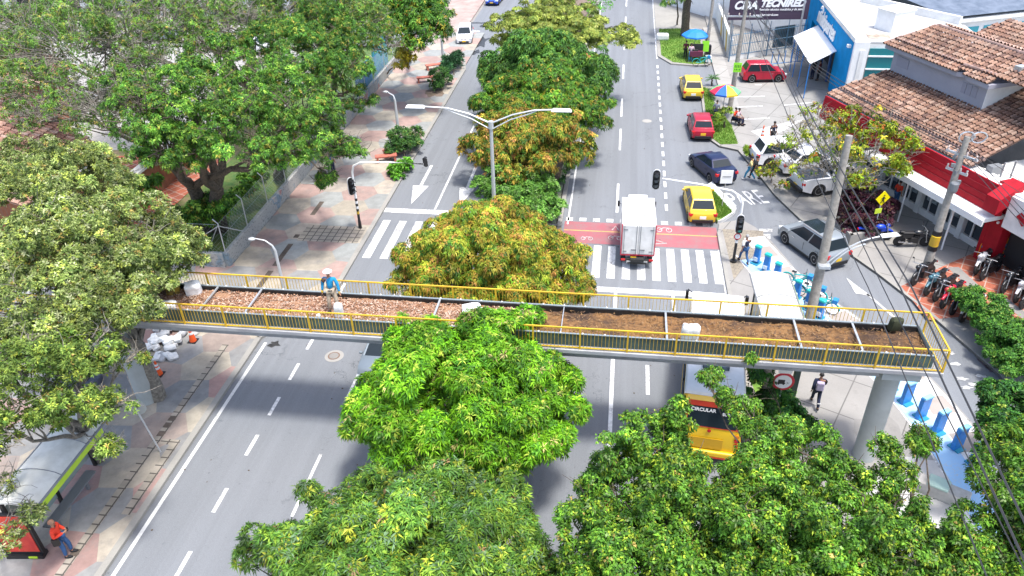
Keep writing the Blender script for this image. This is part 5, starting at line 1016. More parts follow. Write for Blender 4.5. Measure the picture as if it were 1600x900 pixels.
# umbrellas / carts
def parasol(loc, lb, r, cols, ht=2.1, n=8):
    t = thing('parasol', lb, 'umbrella', loc); b = MB(); b.cyl(0, 0, 0, ht+.45, .025, 6); b.build('pole', GREYM, t); b = MB(); V0 = (0, 0, ht+.5)
    for k in range(n):
        a0, a1 = 2*PI*k/n, 2*PI*(k+1)/n; q0, q1 = (r*.55*math.cos(a0), r*.55*math.sin(a0), ht+.33), (r*.55*math.cos(a1), r*.55*math.sin(a1), ht+.33); e0, e1 = (r*math.cos(a0), r*math.sin(a0), ht), (r*math.cos(a1), r*math.sin(a1), ht)
        b.add([V0, q0, q1], [(0, 1, 2)], k % len(cols)); b.add([q0, e0, e1, q1], [(0, 1, 2, 3)], k % len(cols)); b.add([e0, e1, (e1[0], e1[1], ht-.12), (e0[0], e0[1], ht-.12)], [(0, 1, 2, 3)], k % len(cols))
    b.build('canopy', cols, t); return t
parasol((*G(1083, 90, KH), KH), 'blue umbrella over the street vendor cart on the far grass', 1.25, [mat('umbrella_blue', (.01, .18, .62), .6)])
parasol((*G(1128, 182, KH), KH), 'red, blue, yellow and green umbrella beside the pole on the verge', 1.15, [mat('u_red', (.55, .02, .06), .6), mat('u_blue', (.01, .12, .5), .6), mat('u_yel', (.7, .5, .02), .6), mat('u_green', (.15, .5, .2), .6)], 2.0)
t = thing('vendor_cart', 'vendor cart with bottles and lime panel beneath the blue umbrella', 'cart', (*G(1086, 96, KH), KH), .05); b = MB(); b.box(0, 0, .75, 1.2, .7, .5, m=0); b.box(.0, .0, 1.3, 1.2, .05, .6, m=1); b.box(-.2, 0, 1.05, .7, .5, .12, m=1); b.build('cabinet', [mat('cart_red', (.12, .02, .05), .5), DARK], t, bevel=.02)
b = MB(); b.box(.8, .1, 1.35, .62, .05, .95); b.build('side_panel', GREENP, t); b = MB(); b.box(1.15, .3, .8, .4, .4, 1.2); b.build('crate_stack', BLACK, t); b = MB(); b.box(1.1, -.45, .4, .5, .4, .55); b.build('cool_box', WHITE, t, bevel=.03)
for s in (1, -1): b = MB(); b.tube([(.3*math.cos(2*PI*k/14), 0, .3*math.sin(2*PI*k/14)) for k in range(15)], .025, 5, caps=False); b.build('wheel', RUBBER, t, loc=(s*.6, -.38, .33))
bicycle((*G(1096, 103, KH), KH), .1, 'parked bicycle leaning in front of the vendor cart')
b = MB(); b.box(0, 0, .3, 1.2, .8, .6); tag(b.build('litter_bag', SACK, loc=(*G(1035, 62, KH), KH), bevel=.15), 'white litter bag lying on the far lawn', 'bag')
# ================================================================ LEFT WALL AND FENCE
t = thing('chain_link_fence', 'chain link fence on a low graffiti wall along the left pavement', 'fence', (0, 0, 0)); WX = -20.75
b = MB(); b.box(WX, 56.5, .5, .24, 46.6, 1.0); b.build('low_wall', GRAFF, t, bevel=.02); b = MB(); b.box(-24.6, 33.2, .5, 7.5, .24, 1.0); b.build('low_wall', GRAFF, t, bevel=.02)
FW = mat('fence_wire', (.30, .34, .32), .5, .5); ys = list(np.arange(33.3, 79, 2.9))
for y in ys: b = MB(); b.tube([(WX, y, 1.0), (WX, y, 2.75), (WX-.25, y, 3.0)], .03, 6); b.build('fence_post', GAL, t)
b = MB(); b.tube([(WX, 33.3, 2.7), (WX-1.3, 34.2, .9)], .025, 5); b.tube([(WX, 33.3, 2.6), (WX, 35.6, 1.0)], .025, 5); b.tube([(WX, 33.3, 2.6), (WX-2.6, 33.2, 1.0)], .025, 5); b.build('brace', GAL, t)
b = MB(); H0, H1 = 1.0, 2.75
for k in range(int((79-33)/.24)):
    y = 33.3+k*.24
    for s in (1, -1): y1 = y+s*(H1-H0); y1c = min(max(y1, 33.3), 79); b.tube([(WX, y, H0), (WX, y1c, H0+abs(y1c-y))], .005, 3, caps=False)
for z in (1.05, 1.9, 2.73): b.tube([(WX, 33.3, z), (WX, 79, z)], .012, 4)
for k in range(int(7.4/.24)):
    x = -20.8-k*.24
    for s in (1, -1): x1 = min(max(x+s*(H1-H0), -28.2), -20.8); b.tube([(x, 33.2, H0), (x1, 33.2, H0+abs(x1-x))], .005, 3, caps=False)
b.tube([(-28.2, 33.2, 2.73), (-20.8, 33.2, 2.73)], .012, 4); b.build('wire_mesh', FW, t)
for i, (y, zz, c_, lb) in enumerate(((61, 2.6, (.01, .22, .28), 'teal painted fence panel behind the yellow leaves'), (66, 3.2, (.03, .35, .35), 'cyan and teal mural panel further along the left wall'))):
    b = MB(); b.box(-21.3, y, zz/2, .12, 4.2, zz); tag(b.build('mural_panel', mat('mural%d' % i, c_, .7, scale=1.2, col2=(.05, .2, .5)), bevel=.01), lb, 'wall panel')

t = thing('planter_bench', 'pale concrete bench block with a rounded grey green seat on the light plaza paving', 'bench', (*G(1470, 775, KH), KH), -.5)
b = MB(); b.box(0, 0, .25, 1.7, .55, .5); b.build('block', mat('bench_concrete', (.40, .38, .35), .85, var=.15), t, bevel=.04); b = MB(); b.box(-.2, 0, .55, .7, .6, .1); b.build('seat', mat('seat_mint', (.35, .48, .42), .7), t, bevel=.04)
# ================================================================ BUILDINGS
def tile_roof(name, o, ud, vd, ul, vl, polyuv, parent, pal, du=.25, dv=.36, seed=1, amp=.11):
    """barrel tile slope: origin o, unit ud along the eave, unit vd up the slope; only tiles inside polyuv"""
    rg = np.random.default_rng(seed); o = np.array(o, float); ud = np.array(ud, float); vd = np.array(vd, float); ud /= np.linalg.norm(ud); vd /= np.linalg.norm(vd); nn = np.cross(ud, vd); nn *= np.sign(nn[2])
    ncol = int(ul/du); nrow = int(vl/dv); prof = [(.10, .05), (.26, .8), (.5, 1), (.74, .8), (.90, .05)]
    def inside(u, v):
        c = False; n = len(polyuv); j = n-1
        for i in range(n):
            (xi, yi), (xj, yj) = polyuv[i], polyuv[j]
            if (yi > v) != (yj > v) and u < (xj-xi)*(v-yi)/(yj-yi)+xi: c = not c
            j = i
        return c
    V = []; F = []; C = []; pal = np.array(pal); blot = rg.uniform(0, 6, 6)
    for a in range(ncol):
        for r in range(nrow):
            uu, vv_ = (a+.5)*du, (r+.5)*dv
            if not inside(uu, vv_): continue
            dirt = .5+.5*math.sin(uu*.9+blot[0])*math.sin(vv_*1.3+blot[1]+uu*.3); k_ = rg.uniform(.92, 1.08)*(.72+.36*dirt)
            j_ = rg.normal(0, .012); tw = rg.normal(0, .012); lift = .05; s = len(V); col = pal[rg.integers(0, len(pal))]*k_
            for (v_, l_, t_, wd) in ((r*dv-.04, lift, tw, 1.), ((r+1)*dv, 0, 0, .86)):
                for (pu, ph) in prof: V.append(o+ud*((a+.5+(pu-.5)*wd)*du+j_+t_)+vd*v_+nn*(ph*amp*wd+l_+.01))
            for k in range(4): F.append((s+k, s+k+1, s+k+6, s+k+5)); C.append(col)
            F.append((s, s+1, s+3, s+4)); C.append(col*.7)  # tile end face: shade painted in as a darker tile colour
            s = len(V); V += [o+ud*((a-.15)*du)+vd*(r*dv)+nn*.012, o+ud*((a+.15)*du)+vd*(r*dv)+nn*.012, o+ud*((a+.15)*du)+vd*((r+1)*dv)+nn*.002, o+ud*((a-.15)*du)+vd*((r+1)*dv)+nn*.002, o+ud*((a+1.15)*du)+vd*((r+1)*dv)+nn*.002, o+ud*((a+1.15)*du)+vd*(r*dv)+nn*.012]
            F.append((s, s+1, s+2, s+3)); C.append(np.array((.075, .045, .035))*rg.uniform(.7, 1.5)); F.append((s+1, s+5, s+4, s+2)); C.append(np.array((.075, .045, .035)))  # channel tiles: weathered clay, coloured dark to paint in shading between the columns
    return npmesh(name, np.array(V), np.array(F), TILE, np.array(C), parent)
TP = [(.31, .18, .125), (.27, .15, .105), (.35, .215, .155), (.23, .13, .095), (.38, .26, .20), (.17, .10, .08), (.32, .205, .155)]
def wallbox(bb, A, B, z0, z1, th, m=0):
    A, B = Vector(A[:2]), Vector(B[:2]); t = (B-A).normalized(); n = Vector((-t.y, t.x))*th; bb.prism([tuple(A), tuple(B), tuple(B+n), tuple(A+n)], z0, z1, m)
# ---- red fascia store with tile roofs
st = thing('tile_roof_shop', 'shop with red fascia, clay tile roofs and grey upper storey', 'building', (0, 0, 0))
fd = Vector((.42, -.9075, 0)); nd = Vector((.9075, .42, 0))       # along the facade (towards the viewer), inwards
P = lambda s, d, z=0: tuple(fd*s+nd*d+Vector((0, 0, z)))
S0, S1 = -40.0, -25.5
b = MB(); wallbox(b, P(S0, 34.2), P(S1, 34.2), .1, .5, .15)
for s in (-39.8, -34.9, -33.2, -31.6, -30.0, -28.4, -26.75): wallbox(b, P(s-.16, 34.1), P(s+.16, 34.1), .1, 2.9, .35)
wallbox(b, P(S0, 44), P(S1+10, 44), .1, 4.5, .2); wallbox(b, P(S0, 34.4), P(S0, 44), .1, 4.5, .25); b.build('wall', WHITE_D, st)
b = MB(); wallbox(b, P(S0+.2, 34.38), P(S1-.9, 34.38), .5, 2.9, .05); b.build('shop_glass', mat('shop_glass', (.045, .06, .075), .12, spec=.8), st)
for s in np.arange(-34.1, -27, 1.6): b = MB(); wallbox(b, P(s-.04, 34.25), P(s+.04, 34.25), .5, 2.9, .08); b.build('window_frame', WHITE, st)
for s in (-31.0, -27.6): b = MB(); b.tube([P(s, 32.4, .1), P(s, 32.4, 2.9)], .05, 6); b.build('post', WHITE, st)
for (s0, s1) in ((-34.9, -33.6), (-32.9, -31.9), (-31.3, -30.3), (-29.7, -28.7)): b = MB(); wallbox(b, P(s0+.1, 34.3), P(s1-.1, 34.3), 1.1, 2.3, .03); b.build('window_poster', mat('window_poster', (.35, .42, .45), .5, scale=4, col2=(.08, .1, .12)), st)
b = MB(); b.prism([P(-34.5, 32.0)[:2], P(S1, 32.0)[:2], P(S1, 34.3)[:2], P(-34.5, 34.3)[:2]], 2.9, 3.14); b.build('canopy', WHITE_D, st, bevel=.02); b = MB(); wallbox(b, P(-34.6, 31.9), P(S1+.1, 31.9), 2.78, 3.12, .09); b.build('canopy_edge', WHITE, st)
b = MB(); f0, f1 = P(S0, 33.0), P(S1, 33.0); g0, g1 = P(S0, 32.82), P(S1, 32.82)
b.add([(g0[0], g0[1], 3.15), (g1[0], g1[1], 3.15), (f1[0], f1[1], 4.58), (f0[0], f0[1], 4.58), (f0[0]+.1, f0[1], 3.15), (f1[0]+.1, f1[1], 3.15), (f1[0]+.1, f1[1], 4.58), (f0[0]+.1, f0[1], 4.58)], [(0, 1, 2, 3), (4, 5, 6, 7), (0, 3, 7, 4), (1, 2, 6, 5), (3, 2, 6, 7)]); b.build('red_fascia', REDP, st)
for zz in (3.5, 3.85, 4.2): b = MB(); wallbox(b, P(S0, 32.78+(zz-3.15)*.125), P(S1, 32.78+(zz-3.15)*.125), zz, zz+.02, .03); b.build('fascia_rib', mat('dark_red', (.25, .01, .02), .5), st)
b = MB(); b.prism([P(S0, 33.12)[:2], P(S1+9, 33.12)[:2], P(S1+9, 34.0)[:2], P(S0, 34.0)[:2]], 4.3, 4.5); b.build('gutter', WHITE_D, st)
b = MB(); wallbox(b, P(-26.45, 33.4), P(-25.35, 33.4), .1, 4.62, .6); b.build('pylon', REDP, st, bevel=.02)
b = MB(); q = [P(-26.0, 32.3, 4.25), P(-25.2, 32.3, 4.25), P(-25.2, 33.6, 4.95), P(-26.0, 33.6, 4.95)]; b.add(q+[(x, y, z-.8) for x, y, z in q], [(0, 1, 2, 3), (7, 6, 5, 4), (0, 4, 5, 1), (1, 5, 6, 2), (2, 6, 7, 3), (3, 7, 4, 0)]); b.build('pylon_cap', REDP, st)
b = MB(); b.ball(*P(-25.7, 33.36, 2.6), .09, .05, .09, 10); b.build('pylon_lamp', WHITE, st)
sl = math.atan(.37); vdir = nd*math.cos(sl)+Vector((0, 0, math.sin(sl)))
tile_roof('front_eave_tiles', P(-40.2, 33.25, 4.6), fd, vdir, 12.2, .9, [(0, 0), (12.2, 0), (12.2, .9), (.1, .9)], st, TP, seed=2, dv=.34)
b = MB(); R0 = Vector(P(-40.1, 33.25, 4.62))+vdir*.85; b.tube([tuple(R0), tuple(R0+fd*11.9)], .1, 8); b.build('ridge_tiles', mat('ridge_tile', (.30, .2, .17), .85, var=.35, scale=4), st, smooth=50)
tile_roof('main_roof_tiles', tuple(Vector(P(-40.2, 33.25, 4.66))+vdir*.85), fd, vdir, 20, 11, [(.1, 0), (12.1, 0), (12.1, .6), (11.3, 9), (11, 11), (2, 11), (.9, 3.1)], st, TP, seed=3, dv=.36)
b = MB()
b.prism([P(-28.2, 33.6)[:2], P(-28.9, 44)[:2], P(-15, 44)[:2], P(-15, 33.1)[:2]], 4.1, 4.36); b.build('flat_roof', mat('white_membrane', (.70, .69, .66), .6, scale=1, col2=(.60, .58, .54)), st)
b = MB(); wallbox(b, P(S1+.3, 33.0), P(-15, 33.0), 2.7, 4.4, .2); wallbox(b, P(S1+1, 34.2), P(-15, 34.2), .1, 2.7, .2); b.build('side_fascia', WHITE_D, st)
b = MB(); wallbox(b, P(S1+.2, 34.0), P(-15, 34.0), .3, 2.6, .1); b.build('dark_opening', DARK, st)
for k in range(3): s = S1+.9+k*1.1; q = Vector(P(s, 32.95, 3.6)); b = MB(); b.add([tuple(q), tuple(q+fd*.9), tuple(q+fd*.45+Vector((0, 0, -.35))), tuple(q+fd*.2+Vector((0, 0, .3)))], [(0, 1, 2), (0, 3, 1)]); b.build('red_logo', REDP, st)
b = MB(); b.box(*P(-27.6, 34.2, 4.6), .7, .4, .45, .4); b.build('roof_equipment', GREYM, st); b = MB(); b.tube([P(-26.9, 33.9, 4.3), P(-26.9, 33.9, 5.3), P(-26.9, 34.6, 5.3), P(-26.9, 34.6, 4.3)], .05, 5); b.build('roof_frame', GREYM, st)
# upper storey
W0, W1, D0 = -39.1, -31.7, 36.75
b = MB(); b.prism([P(W0, D0)[:2], P(W1, D0)[:2], P(W1, 41.8)[:2], P(W0, 41.8)[:2]], 4.5, 7.5); b.build('upper_wall', GREYW, st)
b = MB(); b.prism([P(W1+.01, D0-.02)[:2], P(W1+.05, D0-.02)[:2], P(W1+.05, 41.8)[:2], P(W1+.01, 41.8)[:2]], 5, 7.5); b.build('white_side_wall', WHITE, st)
for (s0, s1) in ((-38.7, -37.7), (-33.4, -33.1), (-33.0, -32.7), (-32.6, -32.3)): b = MB(); wallbox(b, P(s0, D0-.03), P(s1, D0-.03), 6.5, 7.1, .03); b.build('wall_panel', mat('lilac_panel', (.26, .26, .31), .8), st)
b = MB(); wallbox(b, P(W0, D0-.05), P(W1, D0-.05), 5.93, 6.0, .05); b.build('flashing', WHITE_D, st)
b = MB(); b.prism([P(W0-.5, D0-.35)[:2], P(W1-2.0, D0-.35)[:2], P(W1-1.6, D0-.1)[:2], P(W1-1.2, D0-.35)[:2], P(W1+.4, D0-.45)[:2], P(W1+.4, 42.1)[:2], P(W0-.5, 42.1)[:2]], 7.36, 7.6); b.build('eave_board', GREYW, st)
s3 = math.atan(.41); vu = nd*math.cos(s3)+Vector((0, 0, math.sin(s3))); rl = 2.75/math.cos(s3); UL = W1-W0+1.05
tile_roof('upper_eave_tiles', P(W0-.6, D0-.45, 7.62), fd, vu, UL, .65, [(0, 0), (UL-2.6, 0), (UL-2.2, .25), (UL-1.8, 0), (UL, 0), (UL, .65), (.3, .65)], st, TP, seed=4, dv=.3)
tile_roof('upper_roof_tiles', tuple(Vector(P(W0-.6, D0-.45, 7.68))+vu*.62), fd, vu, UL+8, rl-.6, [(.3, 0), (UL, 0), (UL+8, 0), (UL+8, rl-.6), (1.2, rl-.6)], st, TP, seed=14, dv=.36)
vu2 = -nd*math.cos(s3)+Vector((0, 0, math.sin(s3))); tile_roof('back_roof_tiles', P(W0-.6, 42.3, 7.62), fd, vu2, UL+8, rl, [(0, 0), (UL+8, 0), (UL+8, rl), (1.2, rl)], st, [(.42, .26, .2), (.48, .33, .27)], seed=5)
q0, q1 = Vector(P(W0-.6, D0-.45, 7.66)), Vector(P(W0-.6, 42.3, 7.66)); mid = Vector(P(W0+.6, 39.05, 7.66+rl*math.sin(s3))); end = Vector(P(W1+8, 39.05, 7.68+rl*math.sin(s3)))
b = MB(); b.add([tuple(q0), tuple(q1), tuple(mid)], [(0, 1, 2)]); b.build('hip_end', mat('tile_flat', (.33, .18, .12), .85, var=.3, scale=6), st)
for pp in ([q0, mid], [mid, end], [Vector(P(W0-.3, D0+.15, 7.98)), Vector(P(W1-2.6, D0+.15, 7.98))], [Vector(P(W1-2.0, D0+.0, 8.0)), Vector(P(W1+.2, D0+.25, 8.0))]): b = MB(); b.tube([tuple(x) for x in pp], .09, 7); b.build('ridge_tiles', mat('ridge_tile', (.34, .22, .18), .85), st, smooth=50)
b = MB(); b.box(*P(W1+.6, 37.9, 8.3), .55, .4, .5, .5); b.build('roof_vent', STEEL, st); b = MB(); b.box(*P(-36.4, 38.6, 8.62), .22, 2.4, .08, .43); b.build('white_flashing', WHITE, st)
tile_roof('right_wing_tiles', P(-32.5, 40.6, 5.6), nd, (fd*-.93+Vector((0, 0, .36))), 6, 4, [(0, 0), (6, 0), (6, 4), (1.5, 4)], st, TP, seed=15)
# ---- blue shop
bl = thing('blue_shop', 'bright blue fronted shop with white script lettering, awning and flat white roof', 'building', (0, 0, 0)); BX = 16.95
b = MB(); b.box(BX+.15, 68.3, 4.25, .3, 17.0, 2.1); b.box(BX+.15, 62.1, 1.7, .3, 4.6, 3.0); b.box(BX+.15, 75.5, 1.7, .3, 2.6, 3.0); b.build('blue_wall', BLUEW, bl)
b = MB(); b.box(BX+1.4, 69.3, 1.6, .1, 10, 3.1); b.build('entrance_recess', DARK, bl)
for y in (66.6, 69.3, 72): b = MB(); b.box(BX+.3, y, 1.6, .15, .25, 3.0); b.build('entrance_frame', mat('steel_blue', (.03, .12, .35), .5), bl)
b = MB(); b.box(BX+4.9, 59.9, 2.6, 8.6, .3, 5.2); b.build('south_wall', WHITE_D, bl); b = MB(); b.box(BX+.5, 59.66, 2.7, 1.05, .3, 5.4); b.build('pilaster', WHITE, bl, bevel=.02); b = MB(); b.box(BX+.6, 59.48, 2.6, .3, .06, 4.4); b.build('pilaster_panel', WHITE_D, bl)
b = MB(); b.box(BX+5.0, 59.7, 2.6, 7.7, .12, 4.6); b.build('window_band', TEALGL, bl)
for z in (1.2, 2.3, 3.4, 4.35): b = MB(); b.box(BX+5.0, 59.62, z, 7.8, .12, .1); b.build('window_rail', WHITE, bl)
b = MB(); b.prism([(BX, 59.75), (BX+9.2, 59.75), (BX+9.2, 64.6), (BX+3.6, 71.4), (BX+3.6, 76.8), (BX, 76.8)], 5.22, 5.36); b.build('roof', mat('dirty_white_roof', (.56, .56, .55), .7, scale=.6, col2=(.36, .34, .32), detail=9), bl)
b = MB(); b.box(BX+.15, 68.3, 5.42, .34, 17.1, .32); b.build('parapet', WHITE_D, bl); b = MB(); wallbox(b, (BX+9.0, 64.9), (BX+3.3, 71.9), 5.2, 5.95, .25); b.build('parapet', WHITE_D, bl)
b = MB(); b.box(20.5, 63.4, 6.05, 2.0, 1.7, 1.5, .55); b.build('rooftop_box', WHITE, bl, bevel=.02); b = MB(); b.box(20.5, 63.4, 6.84, 2.15, 1.85, .08, .55); b.build('box_lid', WHITE_D, bl)
b = MB(); b.box(BX+2.0, 61.2, 5.38, 1.6, 1.1, .012); b.build('roof_stain', mat('roof_stain', (.36, .29, .23), .9, var=.4, scale=2), bl)
def scribble(word, size, loc, rot, par, m, **kw): return text('lettering', word, size, m, par, loc, rot, **kw)
t = text('lettering', 'multipartes', 1.75, WHITE, bl, ext=.03, bold=.045, shear=.3); t.location = (BX-.05, 68.9, 4.25); t.rotation_euler = (up, 0, -up); t.scale = (.85, 1, 1)
b = MB(); b.tube([(BX-.06, 70.9+.35*math.cos(2*PI*k/14), 4.92+.26*math.sin(2*PI*k/14)) for k in range(13)], .09, 5); b.build('swirl_logo', WHITE, bl)
b = MB(); b.box(BX-.12, 60.6, 4.8, .25, .35, .2); b.build('wall_lamp', WHITE, bl)
b = MB(); b.add([(BX, 64.1, 3.35), (BX, 71.7, 3.35), (BX-2.4, 69.4, 3.0), (BX-2.4, 61.8, 3.0)], [(0, 1, 2, 3)]); o = b.build('awning', WHITE, bl); sm = o.modifiers.new('s', 'SOLIDIFY'); sm.thickness = .06
for y in (62.2, 65, 67.5, 69): b = MB(); b.tube([(BX-2.3, y, .1), (BX-2.3, y, 2.98)], .04, 6); b.build('awning_post', BLUEP, bl)
t = thing('railing', 'thin blue metal railings in front of the blue shop entrance', 'railing', (0, 0, 0))
for z in (.5, .95): b = MB(); b.tube([G3(1205, 100, KH+z), G3(1255, 95, KH+z)], .03, 5); b.build('rail', BLUEP, t)
for k in range(6): q = G(1205+k*10, 100-k, KH); b = MB(); b.cyl(*q, KH, KH+1.1, .04, 6); b.build('post', BLUEP, t)
# ---- navy curved roof hall
hl = thing('curved_roof_hall', 'large hall with weathered dark blue curved roof at the top right corner', 'building', (0, 0, 0)); C0 = Vector((25.6, 66.6, 0)); h1 = Vector((.923, .386, 0)); h2 = Vector((-.62, .785, 0)); n = 14; b = MB()
for k in range(n):
    def rp(u, t): return tuple(C0+h1*t+h2*(u*36-.4)+Vector((0, 0, 5.35+3.2*math.sin(PI*(.02+.55*u)))))
    b.add([rp(k/n, -.4), rp(k/n, 40), rp((k+1)/n, 40), rp((k+1)/n, -.4)], [(0, 1, 2, 3)])
b.build('curved_roof', NAVY, hl, smooth=60)
b = MB(); wallbox(b, C0, C0+h1*40, 0, 5.2, .3); wallbox(b, C0+h2*34, C0, 0, 5.3, .3); b.build('wall', WHITE, hl); b = MB(); wallbox(b, C0-h1*.4-h2*.35, C0+h1*40-h2*.35, 5.0, 5.3, .4); b.build('roof_beam', WHITE_D, hl)
for k in range(9): q = C0+h1*(2.2+k*2.4)-h2*.02; a_ = math.atan2(h1.y, h1.x); b = MB(); b.box(q.x, q.y, 3.7, 1.9, .08, 1.6, a_); w_ = b.build('window', mat('turq_glass', (.02, .33, .40), .15, spec=.8), hl); b = MB(); b.box(q.x-.3*h1.x+.03, q.y-.3*h1.y-.08, 3.7, .08, .05, 1.6, a_); b.build('window_bar', WHITE, w_)
# ---- billboard, gate fence, white yellow wall
t = thing('billboard', 'dark purple billboard with white lettering above the car park gate', 'billboard', (0, 0, 0)); q0, q1 = Vector((9.25, 72.4, 3.6)), Vector((16.2, 73.0, 3.6)); a = math.atan2(q1.y-q0.y, q1.x-q0.x); c_ = (q0+q1)/2
b = MB(); b.box(c_.x, c_.y, 5.2, (q1-q0).length, .14, 3.2, a); b.build('panel', PURPLEB, t)
for f, s_, z_, x_, sh_, bd in (('CDA', .95, 4.85, -2.1, .3, .04), ('TECNIRED', .82, 4.98, 1.1, .3, .045), ('Revisión técnico mecánica y de gases', .26, 4.48, 1.1, .2, .006), ('www.cdatecnired.com', .24, 4.02, -.2, 0, .008)):
    o = text('lettering', f, s_, WHITE, t, (c_.x+x_*math.cos(a), c_.y-.1+x_*math.sin(a), z_), (up, 0, a), .01, bold=bd, shear=sh_)
for k in (-3, 0, 3): b = MB(); b.cyl(c_.x+k, c_.y+.2, 0, 6, .1, 8); b.build('post', STEEL, t)
t = thing('metal_fence', 'blue grey metal bar fence with spiked posts closing the yard below the billboard', 'fence', (0, 0, 0)); fa, fb = Vector((9.7, 71.8, 0)), Vector((16.8, 75.6, 0)); FM = mat('fence_blue', (.10, .20, .30), .5, .3)
b = MB(); nb = 44
for k in range(nb): q = fa.lerp(fb, k/nb); b.cyl(q.x, q.y, KH+.5, 2.6, .022, 5)
for z in (.6, 1.5, 2.4): b.tube([(fa.x, fa.y, z), (fb.x, fb.y, z)], .035, 5)
b.build('bars', FM, t)
for k in range(5): q = fa.lerp(fb, k/4); b = MB(); b.tube([(q.x, q.y-.3, 0), (q.x, q.y-.3, 3.3)], [.06, .03], 6); b.build('fence_post', FM, t)
b = MB(); b.prism([(fa.x, fa.y), (fb.x, fb.y), (fb.x, fb.y+.2), (fa.x, fa.y+.2)], 0, .55); b.build('low_wall', WHITE_D, t); b = MB(); q = fa.lerp(fb, .72); b.box(q.x, q.y+.2, 1.6, 2.1, .1, 1.9, .45); b.build('dark_gate', mat('gate_dark', (.04, .06, .07), .6), t)
t = thing('boundary_wall', 'long white wall with yellow stripes running back beside the footpath', 'wall', (0, 0, 0)); b = MB(); b.box(9.9, 86, .9, .25, 27, 1.8); b.build('wall', WHITE_D, t); b = MB()
for y in (74.5, 79.5): b.add([(9.76, y, .1), (9.76, y+1.2, .1), (9.76, y+2.0, 1.75), (9.76, y+1.0, 1.75)], [(0, 1, 2, 3)])
b.build('yellow_stripe', YEL, t)
t = thing('flag_banner', 'yellow feather banner leaning beside the white wall at the top', 'banner', (*G(1118, 26, KH), KH)); b = MB(); b.tube([(0, 0, 0), (0, 0, 3.6)], .03, 5); b.build('pole', GREYM, t); b = MB(); b.add([(0, 0, .9), (.35, 0, 1.3), (.6, 0, 3.4), (.1, 0, 3.6)], [(0, 1, 2, 3)]); o = b.build('flag', mat('banner_yellow', (.75, .5, .03), .6), t); sm = o.modifiers.new('s', 'SOLIDIFY'); sm.thickness = .02
t = thing('roller_door_building', 'brick red low building at the top edge beside the billboard', 'building', (0, 0, 0)); b = MB(); b.box(12, 93, 2, 9, 6, 4); b.build('wall', mat('dark_brick', (.2, .05, .04), .8), t); b = MB(); b.box(12, 93, 4.1, 9.6, 6.6, .2); b.build('roof', CONC_L, t)
# poster beside pylon
t = thing('poster_banner', 'red and yellow standing poster with motorcycle picture beside the red pylon', 'poster', (*G(1549, 408, KH), KH), -.25); b = MB(); b.box(0, 0, 1.5, 1.5, .08, 2.7, m=0); b.build('panel', REDP, t, bevel=.01)
b = MB(); b.add([(-.75, -.05, .2), (.75, -.05, .2), (.75, -.05, .8), (.3, -.05, 1.6), (-.5, -.05, 1.5), (-.75, -.05, .9)], [tuple(range(6))]); b.build('yellow_field', mat('poster_yellow', (.8, .42, .01), .5, scale=2, col2=(.75, .12, .01)), t)
b = MB(); b.tube([(-.45+.22*math.cos(2*PI*k/10), -.08, .8+.22*math.sin(2*PI*k/10)) for k in range(11)], .04, 4); b.tube([(.4+.22*math.cos(2*PI*k/10), -.08, .95+.22*math.sin(2*PI*k/10)) for k in range(11)], .04, 4); b.tube([(-.45, -.08, .85), (0, -.08, 1.35), (.4, -.08, 1.0)], .09, 5); b.build('motorcycle_picture', mat('pic_dark', (.05, .09, .2), .5), t)
b = MB()
for k in range(9): b.box(-.5+k*.125, -.055, 2.22+.03*(k % 2), .08, .02, .14+.05*(k % 3)); 
b.box(0, -.047, 2.22, 1.2, .008, .3); b.build('lettering', WHITE, t)
# ---- school roofs on the left
t = thing('school_building', 'school building with orange clay tile roof and pale gutter behind the left trees', 'building', (0, 0, 0)); b = MB(); b.box(-38, 36, 2, 14.6, 7, 3.9); b.build('wall', BRICKW, t)
sL = math.radians(20); vl2 = Vector((-math.cos(sL), 0, math.sin(sL))); TL = [(.42, .23, .17), (.36, .19, .14), (.46, .28, .21), (.30, .15, .11), (.48, .33, .27)]
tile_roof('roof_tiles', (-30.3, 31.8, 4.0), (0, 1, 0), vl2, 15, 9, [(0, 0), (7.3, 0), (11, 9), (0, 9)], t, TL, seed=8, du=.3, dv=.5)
b = MB(); b.box(-30.2, 35.4, 3.95, .5, 7.6, .25); b.build('gutter', WHITE_D, t)
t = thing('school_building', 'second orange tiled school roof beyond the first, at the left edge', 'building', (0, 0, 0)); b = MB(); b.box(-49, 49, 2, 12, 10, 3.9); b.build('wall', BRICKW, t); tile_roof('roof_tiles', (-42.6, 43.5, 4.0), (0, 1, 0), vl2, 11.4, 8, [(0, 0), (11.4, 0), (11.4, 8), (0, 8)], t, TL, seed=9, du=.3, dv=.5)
t = thing('long_hall', 'long low hall with reddish roof edge and dark openings across the top left', 'building', (0, 0, 0)); b = MB(); b.box(-60, 92, 2.2, 62, 8, 4.4); b.build('back_wall', mat('hall_dark', (.07, .07, .07), .9, var=.4, scale=.6), t)
for k in range(13): b = MB(); b.box(-88+k*5, 86.5, 2.2, 1.0, 1.2, 4.4); b.build('column', WHITE_D, t)
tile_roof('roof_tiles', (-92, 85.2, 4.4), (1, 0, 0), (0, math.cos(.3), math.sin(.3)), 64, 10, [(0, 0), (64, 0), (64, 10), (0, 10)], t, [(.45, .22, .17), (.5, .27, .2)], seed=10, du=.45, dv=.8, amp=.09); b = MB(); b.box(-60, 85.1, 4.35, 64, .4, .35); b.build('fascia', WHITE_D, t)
for i, (x, y, rz, c_, lb) in enumerate(((-48, 76, .2, GRYP, 'grey car parked in the school yard behind bare branches'), (-36, 72, .1, WHT, 'white car in the school yard near the red post box'),)): car('hatch', c_, (x, y, .08), rz, lb)
